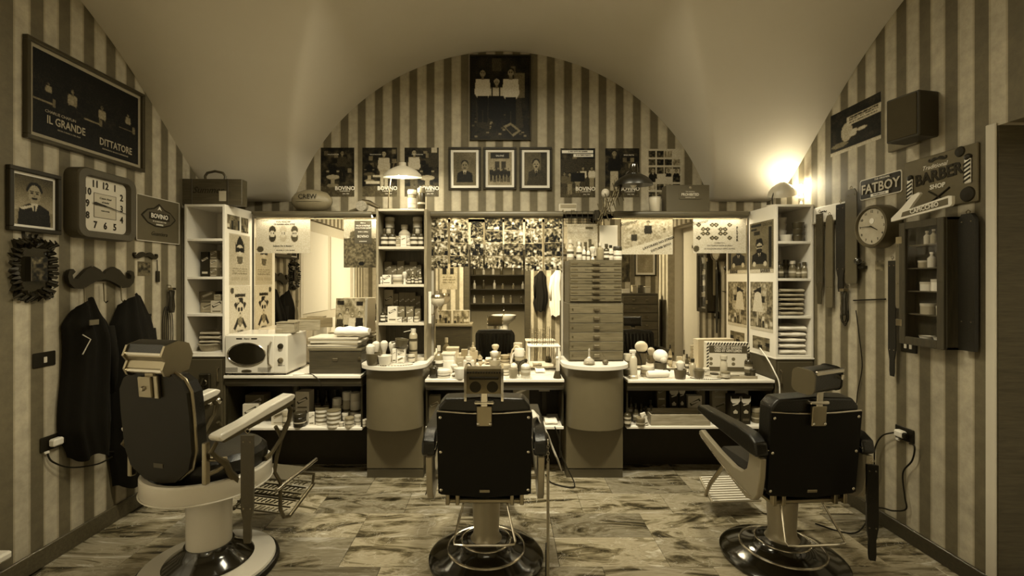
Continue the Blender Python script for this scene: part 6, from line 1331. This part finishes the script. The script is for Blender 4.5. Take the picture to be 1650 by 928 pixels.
# ---- right cabinet contents
def stackbowls(x, d, z, w_, h_, n, v, lab, grp, nm):
    zz = z
    for k in range(n):
        bowl(x, d, zz, w_, h_, v, f'{nm}, {["bottom", "second from bottom", "second from top", "topmost"][k] if n == 4 else ["bottom", "middle", "top"][k]} of the stack {lab}', grp=grp); zz += h_*d/F+.001
stackbowls(1259, 3.82, 1.8555, 15, 10, 4, .55, 'atop the right cabinet shelves', 'white bowls stacked in the right cabinet', 'small white bowl')
stackbowls(1286, 3.67, 1.8555, 18, 10, 3, .06, 'atop the right cabinet shelves', 'dark bowls stacked in the right cabinet', 'dark box shaped bowl')
bowl(1266, 3.70, 1.8555, 19, 11, .66, 'single white bowl in front of the white stack in the right cabinet')
for i, (x, d, w_, h_, v, l_) in enumerate(((1256, 3.74, 12, 27, .05, .12), (1266, 3.86, 10, 30, .10, .2), (1277, 3.72, 11, 28, .12, .2), (1287, 3.70, 9, 24, .08, .15), (1296, 3.65, 8, 26, .14, .2))): bottle(x, d, 1.5675, w_, h_, v, f'dim bottle, {ORD[i]} on the second shelf of the right cabinet', cap=.5 if i == 2 else .05, lab=l_, neck=.6, group='bottles on the second shelf of the right cabinet')
cloth_stack(1256, 1297, 3.63, .26, 1.2765, 6, .032, 'folded cream towel on the third shelf of the right cabinet', v=plain(.34, .9, vary=.15, bump=.4, name='cream_cotton'), seed=5, grp='folded cream towels in the right cabinet')
cloth_stack(1256, 1301, 3.63, .27, .9705, 5, .042, 'folded white towel on the bottom shelf of the right cabinet', seed=6, grp='folded white towels in the right cabinet')
# ---- left cabinet contents
zs = 1.5805
carton(330, 3.72, zs, 13, 40, .02, 'tall black box with pale logo on the second shelf of the left cabinet', strip=.5, dp=.08)
for k in range(3): carton(344, 3.72, zs+k*.0705, 12, 13.8, .14 if k != 1 else .3, f'small patterned box, {["bottom", "middle", "top"][k]} of the left pile on the second shelf of the left cabinet', strip=.55, dp=.08, group='small boxes piled in the left cabinet')
for k in range(3): carton(354.3, 3.76, zs+k*.0705, 7, 13.8, .12 if k == 0 else .2, f'small dark box, {["bottom", "middle", "top"][k]} of the right pile on the second shelf of the left cabinet', strip=.4, dp=.08, group='small boxes piled in the left cabinet')
zs = 1.2925
carton(335, 3.74, zs, 24, 16, .22, 'brown box lowest on the third shelf of the left cabinet', strip=.35, dp=.14); carton(334, 3.74, zs+.083, 26, 17, .12, 'wide brown box lying on the lowest box in the left cabinet', strip=.2, dp=.14)
carton(349, 3.66, zs, 19, 20, .45, 'pale box with black print at the front of the third shelf of the left cabinet', strip=.03, dp=.10); carton(350, 3.68, zs+.102, 11, 9, .25, 'little box on top of the pale box in the left cabinet', strip=.4, dp=.07)
zs = .9905
t = thing('cloth_basket', 'oblong pale basket on the bottom shelf of the left cabinet', 'basket', (PX(341, 3.74), 3.76, zs)); bm = plain(.30, .8, vary=.3, scale=90, bump=.6, bscale=200, name='wicker')
MB().lathe([(0, 0), (.085, 0), (.105, .05), (.112, .058), (.10, .058), (.09, .02), (0, .015)], 24, sx=.85, sy=1.15).build('basket_body', bm, t); MB().tube([(.093*math.cos(2*PI*i/24), .125*math.sin(2*PI*i/24), .056) for i in range(24)], .006, 6, True).build('rim', bm, t)
cloth_stack(320, 355, 3.68, .18, zs+.060, 3, .030, 'crumpled cream cloth heaped in the basket of the left cabinet', v=plain(.40, .9, vary=.15, bump=.6, name='cream_linen'), seed=8, grp='cloths in the basket of the left cabinet', names='folded_cloth')
# ---- on top: left cabinet and ledge
zt = 2.1405
t = thing('wooden_suitcase', 'old dark wooden case with arched handle on top of the left cabinet', 'case', (PX(349, 3.70), 3.64, zt), R(2)); w2 = .23
wm = wood(.07); MB().cbox(-w2, w2, 0, .085, 0, .205, .004).build('case_body', wm, t); m = MB()
for x in (-w2+.075, w2-.11): m.cbox(x-.006, x+.006, -.004, 0, 0, .205, .001)
m.build('batten', wood(.05, axis='z'), t); MB().tube([(-.075, .045, .205), (-.078, .045, .235), (-.06, .045, .262), (0, .045, .275), (.06, .045, .262), (.078, .045, .235), (.075, .045, .205)], .010, 8).build('handle', wm, t)
MB().cbox(.055, .11, -.003, 0, .03, .11, .001).build('paper_tag', tone(.4), t); text('Summer', .07, M['ink'], t, (-.03, -.001, .115), shear=.35)
t = thing('rugby_ball', 'pale leather rugby ball lettered CREW lying on the ledge', 'ball', (PX(503, 4.05), 4.05, 2.1378)); A = T3(0, 0, .102, ry=R(90))
MB().lathe([(0, -.175), (.036, -.166), (.072, -.13), (.096, -.06), (.102, 0), (.096, .06), (.072, .13), (.03, .168), (0, .175)], 24, M_=A).build('ball_body', plain(.16, .5, vary=.2, bump=.3, bscale=300, name='old_leather'), t)
text('CREW', .055, M['ink'], t, (-.0, -.1035, .125), bold=.01); MB().tube([(.175*math.sin(a*.9)*.97, -.100*math.cos(a*.9), .085) for a in [(-1.1+.22*i) for i in range(11)]], .0015, 5).build('seam', M['ink'], t)
t = thing('ball_rest', 'small dark block supporting the left end of the rugby ball', 'block', (PX(478, 4.12), 4.17, 2.1378)); MB().cbox(-.06, .02, 0, .05, 0, .12, .01).build('block_body', M['woodm'], t)
t = thing('hair_dryer', 'old metal hair dryer with patterned drum lying on the ledge', 'hair dryer', (PX(588, 4.0), 4.02, 2.1378), R(0))
MB().lathe([(0, -.03), (.045, -.03), (.05, 0), (.045, .03), (0, .03)], 20, M_=T3(-.03, 0, .052, rx=R(90))).build('drum', plain(.3, .35, .6, vary=.8, scale=90, name='pierced_drum'), t); MB().tube([(-.03, 0, .095), (.03, 0, .085), (.09, 0, .055), (.12, 0, .04)], [.02, .022, .016, .014], 10).build('barrel', M['steel'], t); MB().tube([(-.05, .0, .03), (-.10, .01, .02), (-.14, .01, .012)], [.02, .015, .011], 8).build('handle', M['wood'], t)
for i, (x, w_, h_, v) in enumerate(((664, 14, 33, .25), (679, 13, 36, .06))): jar(x, 3.86, 2.128, w_, h_, v*.6, ['glass jar of pale striped contents on top of the tall shelf', 'dark glass jar with twisted top on top of the tall shelf'][i], lid=.5 if i == 0 else .2, lab=.5 if i == 0 else None, lidh=.2)
# lit desk lamp
def lampshade(t, M_, r, hgt, out, inn, nm='shade'):
    pr = [(r, 0), (r*.93, hgt*.28), (r*.72, hgt*.6), (r*.42, hgt*.85), (r*.18, hgt), (0, hgt)]
    s_ = MB().lathe(pr, 36, M_=M_).build(nm, out, t); MB().lathe([(a*.975, b-.003 if b else .0005) for a, b in pr], 36, M_=M_).build('shade_lining', inn, s_); return s_
t = thing('desk_lamp', 'lit desk lamp with wide white shade standing on the tall shelf', 'lamp', (PX(626, 3.86), 3.85, 2.128)); ws = plain(.5, .35, vary=0, name='white_lamp_enamel')
MB().cyl(.055, 0, .012).build('base', M['steel'], t); MB().tube([(0, 0, .01), (.004, 0, .12), (.02, 0, .26), (.05, 0, .40), (.11, 0, .40)], .005, 8).build('arm', M['steel'], t)
SM = T3(.125, -.02, .27, rx=R(7)); lampshade(t, SM, .158, .095, ws, M['whitelam']); MB().cyl(.03, .085, .12, M_=SM).build('socket', ws, t); MB().ball((0, 0, .022), .03, .03, .034, 14, M_=SM).build('bulb', M['bulb'], t)
point('desk_lamp_bulb_light', (PX(626, 3.86)+.125, 3.80, 2.37), 7, .035)
# black scissor lamp
t = thing('scissor_lamp', 'black wall lamp on a folded scissor arm above the drawer chests', 'lamp', (PX(968, 3.88), 3.90, PZ(345, 3.88)))
MB().cbox(-.05, -.0, -.02, .015, -.05, .035, .004).build('wall_plate', M['ink'], t)
m = MB(); P0 = [(-.02+.02*k, -.05-.012*k) for k in range(4)]
for s_ in range(6):
    x0 = -.035+.026*s_; z0 = -.08+.038*s_; 
    m.tube([(x0, -.05-.02*s_, z0-.02), (x0+.055, -.055-.02*s_, z0+.16)], .0045, 6); m.tube([(x0+.06, -.06-.02*s_, z0-.02), (x0+.0, -.065-.02*s_, z0+.16)], .0045, 6)
for s_ in range(5): m.ball((-.03+.03*s_, -.07-.02*s_, -.05+.045*s_), .009, seg=8)
m.build('scissor_arm', M['iron'], t)
MB().tube([(.12, -.16, .12), (.13, -.18, .20), (.17, -.19, .30), (.22, -.19, .34)], .007, 8).build('stem', M['ink'], t)
SM = T3(.225, -.19, .205, rx=R(4)); lampshade(t, SM, .152, .10, plain(.006, .3, vary=.1, name='black_lamp_enamel'), M['dark']); MB().lathe([(.035, .09), (.036, .13), (.028, .165), (.0, .17)], 20, M_=SM).build('socket', M['blackgloss'], t); MB().ball((0, 0, .01), .028, .028, .034, 12, M_=SM).build('bulb', plain(.6, .2, name='unlit_bulb'), t)
t = thing('light_bulb', 'large frosted round bulb beside the scissor arm', 'bulb', (PX(975, 4.0), 3.99, 2.1378)); MB().ball((0, 0, .16), .035, .035, .04).build('globe', tone(.5, .3), t); MB().lathe([(0, 0), (.03, 0), (.012, .02), (.012, .12), (0, .125)], 14).build('stand', M['brass'], t)
t = thing('retro_radio', 'tiny pale radio with dial panel on the ledge under the group poster', 'radio', (PX(915, 4.08), 4.06, 2.1378)); MB().cbox(-.08, .08, 0, .05, 0, .085, .008).build('radio_body', tone(.45), t); MB().cbox(-.068, .068, -.003, 0, .045, .075, .002).build('dial_panel', tone(.25), t); 
for x in (-.045, .03, .05): MB().cyl(.007, 0, .006, M_=T3(x, -.0, .022, rx=R(90))).build('knob', M['steel'], t)
t = thing('paper_cup', 'pale ribbed paper cup on the ledge beside the emblem box', 'cup', (PX(1055, 4.05), 4.05, 2.1378)); MB().lathe([(0, 0), (.042, 0), (.052, .13), (.05, .135), (.046, .128), (.038, .01), (0, .008)], 24).build('cup_body', tone(.42), t); MB().tube([(.052*math.cos(2*PI*i/24), .052*math.sin(2*PI*i/24), .133) for i in range(24)], .003, 6, True).build('rim', tone(.5), t)
t = thing('emblem_box', 'grey presentation box with embossed emblem on the ledge at the right', 'box', (PX(1107, 4.02), 4.0, 2.1378)); MB().cbox(-.185, .185, 0, .12, 0, .235, .004).build('box_body', plain(.07, .5, vary=.1, name='grey_card'), t); 
MB().prism([(-.07, .11), (.10, .11), (.115, .125), (.115, .175), (.09, .185), (.0, .19), (-.06, .185), (-.08, .17), (-.08, .125)], -.004, 0).build('emblem_field', plain(.07, .5, name='emblem_dark'), t, smooth=False); text('PROHIBITED', .032, M['cream'], t, (.018, -.005, .15), bold=.02, sx=.85); text('THE ORIGINAL', .012, M['cream'], t, (.018, -.005, .175)); text('SHAVING CLUB', .012, M['cream'], t, (.018, -.005, .125)); MB().ball((.02, -.002, .21), .012, .003, .012, 12).build('crown_mark', plain(.2, .5, name='emblem_pale'), t)
# white lamp on the right cabinet
t = thing('desk_lamp', 'lit white lamp tilted towards the wall on top of the right cabinet', 'lamp', (PX(1236, 3.8), 3.72, 2.1405)); MB().cyl(.045, 0, .012).build('base', ws, t)
MB().tube([(0, 0, .01), (-.005, 0, .07), (.02, .02, .12), (.05, .03, .16)], .004, 8).build('arm', M['ink'], t)
SM = T3(.105, .05, .105, ry=R(-12), rx=R(20)); lampshade(t, SM, .105, .10, ws, M['whitelam']); MB().ball((0, 0, .01), .026, .026, .03, 12, M_=SM).build('bulb', M['bulb'], t)
point('right_lamp_bulb_light', (PX(1236, 3.8)+.16, 3.74, 2.30), 14, .04)
t = thing('figurine_vase', 'pale ruffled vase figurine at the right end of the right cabinet top', 'figurine', (PX(1293, 3.78), 3.76, 2.1405)); MB().lathe([(0, 0), (.03, 0), (.035, .02), (.028, .05), (.04, .075), (.03, .10), (.045, .13), (.05, .16), (.03, .19), (0, .2)], 18).build('vase_body', tone(.5, .4), t); m = MB()
for i in range(7): a = 2*PI*i/7; m.ball((.032*math.cos(a), .032*math.sin(a), .165), .022, .022, .026, 8)
m.build('ruffle', tone(.45, .5), t)
# telephone and dark things against the left base cabinet
t = thing('wall_telephone', 'old black telephone hanging on the front of the left base cabinet', 'telephone', (PX(329, 3.56), 3.584, .62)); MB().cbox(-.045, .045, -.03, 0, 0, .22, .01).build('telephone_body', M['blackgloss'], t); MB().tube([(.0, -.05, .03), (-.012, -.075, .11), (0, -.05, .19)], [.022, .012, .022], 10).build('handset', M['blackgloss'], t); MB().tube([(.01+.012*math.cos(i*1.4), -.05+.012*math.sin(i*1.4), .03-.006*i) for i in range(30)], .002, 5).build('coiled_cord', M['rubber'], t)
MB().lathe([(0, 0), (.025, 0), (.022, .006), (0, .006)], 16, M_=T3(0, -.03, .15, rx=R(90))).build('dial', M['steel'], t)
t = thing('chrome_faucet', 'chrome tap with round knob beside the dark telephone', 'tap', (PX(345, 3.5), 3.50, .62)); MB().tube([(-.02, .08, -.02), (-.02, .0, 0), (.02, -.01, .02)], .012, 8).build('spout', M['chrome'], t); MB().ball((.035, -.01, .03), .03).build('knob', M['chrome'], t); MB().cbox(-.045, -.015, -.01, .02, .0, .04, .004).build('valve', M['whitelam'], t)
# white bench end at the far left
t = thing('wall_shelf', 'white low shelf end at the left edge by the door', 'shelf', (XL+.014, 2.10, .0)); MB().cbox(0, .10, -.3, .17, .20, .24, .01).build('shelf_board', M['whitelam'], t); MB().cbox(0, .02, -.3, .15, .0, .20, .003).build('support', M['creamlam'], t)
# contents of the glazed cabinet on the right wall
for i, (yy, zo, w_, h_, v, k) in enumerate(((2.60, .58, .03, .075, .2, 'b'), (2.56, .58, .03, .08, .1, 'b'), (2.50, .58, .045, .07, .5, 'bowl'), (2.57, .45, .04, .085, .25, 'b'), (2.51, .45, .035, .06, .15, 'b'), (2.62, .45, .05, .04, .1, 'j'), (2.60, .32, .06, .05, .3, 'j'), (2.54, .32, .05, .065, .45, 'j'), (2.59, .19, .08, .06, .14, 'j'), (2.51, .19, .05, .05, .12, 'j'), (2.52, .06-.013, .06, .04, .4, 'bowl'), (2.60, .06-.013, .07, .04, .25, 'bowl'))):
    lv = {0: 'top', 3: 'second', 6: 'third', 8: 'fourth', 10: 'bottom'}; key = max(q for q in lv if q <= i); ps = ['left', 'middle', 'right'] if key in (0,) else (['middle', 'right', 'left'] if key == 3 else (['left', 'right'] if key != 10 else ['right', 'left']))
    lb = f'{["bottle", "pot", "bowl"][["b", "j", "bowl"].index(k)]} behind glass, {ps[i-key]} on the {lv[key]} shelf of the glazed cabinet'
    t = thing({'b': 'bottle', 'j': 'jar', 'bowl': 'shaving_bowl'}[k], lb, {'b': 'bottle', 'j': 'jar', 'bowl': 'bowl'}[k], (XR-.04, yy, 1.185+zo-.0+.0)); r_ = min(w_/2, .036)
    if zo > .06: t.location.z = 1.185+.047+.13*round((zo-.06)/.13)+.0005
    else: t.location.z = 1.2005
    if k == 'b': MB().lathe([(0, 0), (r_, 0), (r_, h_*.6), (r_*.4, h_*.75), (r_*.4, h_*.9), (0, h_*.9)], 14).build('body', tone(min(.8,v*2+.1), .2), t); MB().cyl(r_*.5, h_*.88, h_, seg=10).build('cap', tone(.7), t)
    elif k == 'j': MB().lathe([(0, 0), (r_, 0), (r_, h_*.75), (0, h_*.75)], 16).build('body', tone(min(.8,v*2+.1), .3), t); MB().cyl(r_*1.04, h_*.75, h_, seg=16).build('lid', tone(.5), t)
    else: MB().lathe([(0, 0), (r_*.6, 0), (r_, h_), (r_*.9, h_), (r_*.5, h_*.2), (0, h_*.2)], 16).build('bowl_body', tone(.75, .3), t); MB().tube([(r_*math.cos(2*PI*q/16), r_*math.sin(2*PI*q/16), h_) for q in range(16)], .002, 5, True).build('rim', tone(v), t)
# shaver holder on the side of the tall shelf
t = thing('wall_dispenser', 'white strip with round soap dispenser fixed beside the tall open shelf', 'dispenser', (-.585, 3.80, 1.22)); MB().cbox(-.02, .004, -.02, .0, -.02, .24, .002).build('back_strip', M['whitelam'], t); MB().ball((.055, -.0, .165), .055, .05, .05, 18).build('bowl', tone(.4, .25), t); MB().lathe([(.05, .19), (.057, .2), (.05, .215), (0, .22)], 18, (.055, 0, 0)).build('lid', M['steel'], t); MB().tube([(-.005, -.01, .05), (.02, -.01, .055), (.04, 0, .1), (.055, 0, .12)], .006, 8).build('bracket', M['steel'], t)

# ================================================================ BEHIND THE PHOTOGRAPHER (seen in the mirrors)
RR = R(180)
t = thing('wash_basin', 'white hair wash basin in the back room seen in the middle mirror', 'basin', (.02, -1.05, 0)); MB().lathe([(0, .70), (.10, .71), (.22, .80), (.25, .88), (.23, .885), (.2, .84), (.08, .76), (0, .75)], 28, sy=.9).build('bowl', M['porcelain'], t); MB().lathe([(.09, 0), (.07, .4), (.1, .71)], 18).build('pedestal', M['porcelain'], t); MB().tube([(0, -.2, .86), (0, -.2, 1.0), (0, -.1, 1.02), (0, -.06, .97)], .012, 8).build('tap', M['chrome'], t)
t = thing('storage_shelves', 'dark wooden shelves of bottles in the back room seen in the middle mirror', 'shelves', (0, -1.98, 0))
for z in (1.05, 1.35, 1.65, 1.95): MB().cbox(-.7, .7, 0, .22, z, z+.025, .002).build('shelf', M['wooddark'], t)
for x in (-.7, .68): MB().cbox(x, x+.02, 0, .22, .0, 2.2, .002).build('upright', M['wooddark'], t)
rnd = random.Random(12); q = 0
for z in (1.075, 1.375, 1.675, 1.975):
    for i in range(7):
        x = -.6+.2*i+rnd.uniform(-.03, .03); t = thing('bottle', f'bottle on the back room shelves at {["waist", "chest", "head", "top"][int((z-1)/.3)]} height, {ORD[i]}', 'bottle', (x, -1.86, z+.0006), 0, 'bottles on the back room shelves'); h_ = rnd.uniform(.1, .2); r_ = .03; v = rnd.choice([.06, .2, .5])
        MB().lathe([(0, 0), (r_, 0), (r_, h_*.6), (r_*.4, h_*.75), (r_*.4, h_*.9), (0, h_*.9)], 12).build('body', tone(v, .2), t); MB().cyl(r_*.5, h_*.88, h_, seg=10).build('cap', tone(.5), t)
coat('long black robe hanging on the rear wall seen in the middle mirror', .66, 1.75, .22, .75, .10, 11, name='black_robe', rz=RR)
o = bpy.data.objects['black_robe']; o.location = (.68, -.4, 1.0)
coat('long white barber coat hanging on the rear wall seen in the middle mirror', .66, 1.75, .26, .85, .10, 12, name='white_coat', mat=M['cloth_white'], rz=RR)
o = bpy.data.objects['white_coat']; o.location = (.98, -.4, .92)
c = CV(30, 44, .6, 60); c.rect(.2, .15, .4, .4, .15); c.rect(.6, .12, .85, .4, .12); c.noise(.1, 4); c.lines(.15, .5, .85, .8, .4, 3)
poster('wall_poster', 'pale poster on the rear wall seen in the middle mirror', 'poster', c, (-.98, -.4, 1.62), .32, .46, RR)
poster('wall_poster', 'dark menu board on the rear wall seen in the left mirror', 'poster', CV(20, 40, .1, 61).lines(.15, .1, .85, .9, .6, 6), (-2.05, -.4, 1.55), .36, .8, RR)
t = thing('reception_desk', 'low wooden desk behind the camera seen in the middle mirror', 'desk', (-.85, .40, 0), RR); MB().cbox(-.35, .35, 0, .4, .80, .84, .004).build('desk_top', M['woodm'], t); MB().cbox(-.33, .33, .02, .38, 0, .80, .004).build('desk_body', M['wooddark'], t)
for i, x in enumerate((-.68, -.98)):
    c = CV(36, 26, .5, 62+i); c.noise(.4, 5); c.crowd(5, 0, .1, 1, 1.1); t = thing('picture_board', ['right', 'left'][i]+' landscape picture leaning on the desk behind the camera', 'picture', (x, .32, .842), RR); MB().cbox(-.14, .14, 0, .012, 0, .22, .002).build('board', M['creamlam'], t); p = picture('photograph', c, .27, .21, t); p.location = (0, -.0, .11)
t = thing('drawer_cabinet', 'tall dark drawer cabinet by the rear partition seen in the right mirror', 'cabinet', (2.02, 1.15, 0), RR); MB().cbox(-.27, .27, .012, .32, 0, 1.36, .004).build('carcass', M['wooddark'], t)
for i in range(10):
    z = .08+.125*i; dr_ = MB().cbox(-.255, .255, 0, .014, z, z+.115, .003).build('drawer', M['wood'], t)
    for x in ((-.1, .1) if i > 5 else (0,)): MB().cbox(x-.02, x+.02, -.014, .001, z+.05, z+.066, .003).build('pull', M['steel'], dr_)
for i, (x, w_, h_, v) in enumerate(((1.85, .12, .06, .6), (1.98, .06, .12, .3), (2.08, .05, .12, .05), (2.18, .08, .10, .5))): t = thing('storage_box', ['white crumpled packet', 'cream box', 'black flask box', 'pale box'][i]+' on top of the tall dark drawer cabinet', 'box', (x, 1.0, 1.3606), RR); MB().cbox(-w_/2, w_/2, 0, .08, 0, h_, .004).build('box_body', tone(v), t); MB().cbox(-w_/2-.001, w_/2+.001, -.001, .081, h_*.8, h_+.001, .002).build('lid', tone(v*.8), t)
c = CV(30, 36, .6, 64); c.noise(.1, 6)
framed('picture_frame', 'dark framed pale print on the rear partition seen in the right mirror', c, (2.2, .80, 1.85), .34, .46, RR, mount=.03)
c = CV(26, 40, .3, 65); c.noise(.4, 4); poster('wall_poster', 'dark patterned poster on the rear partition seen in the right mirror', 'poster', c, (1.85, .80, 1.78), .24, .5, RR)
t = thing('price_board', 'tall pale price list board inside the right doorway', 'board', (XR+.2, 1.95, .85), RZ); MB().cbox(-.13, .13, -.02, 0, 0, 1.05, .003).build('board', M['creamlam'], t); text('LISTINO', .05, M['ink'], t, (0, -.021, .98)); m = MB()
for k in range(16): m.box(-.10, .04, -.021, -.02, .1+.05*k, .11+.05*k); m.box(.06, .10, -.021, -.02, .1+.05*k, .11+.05*k)
m.build('price_lines', M['ink'], t, smooth=False)
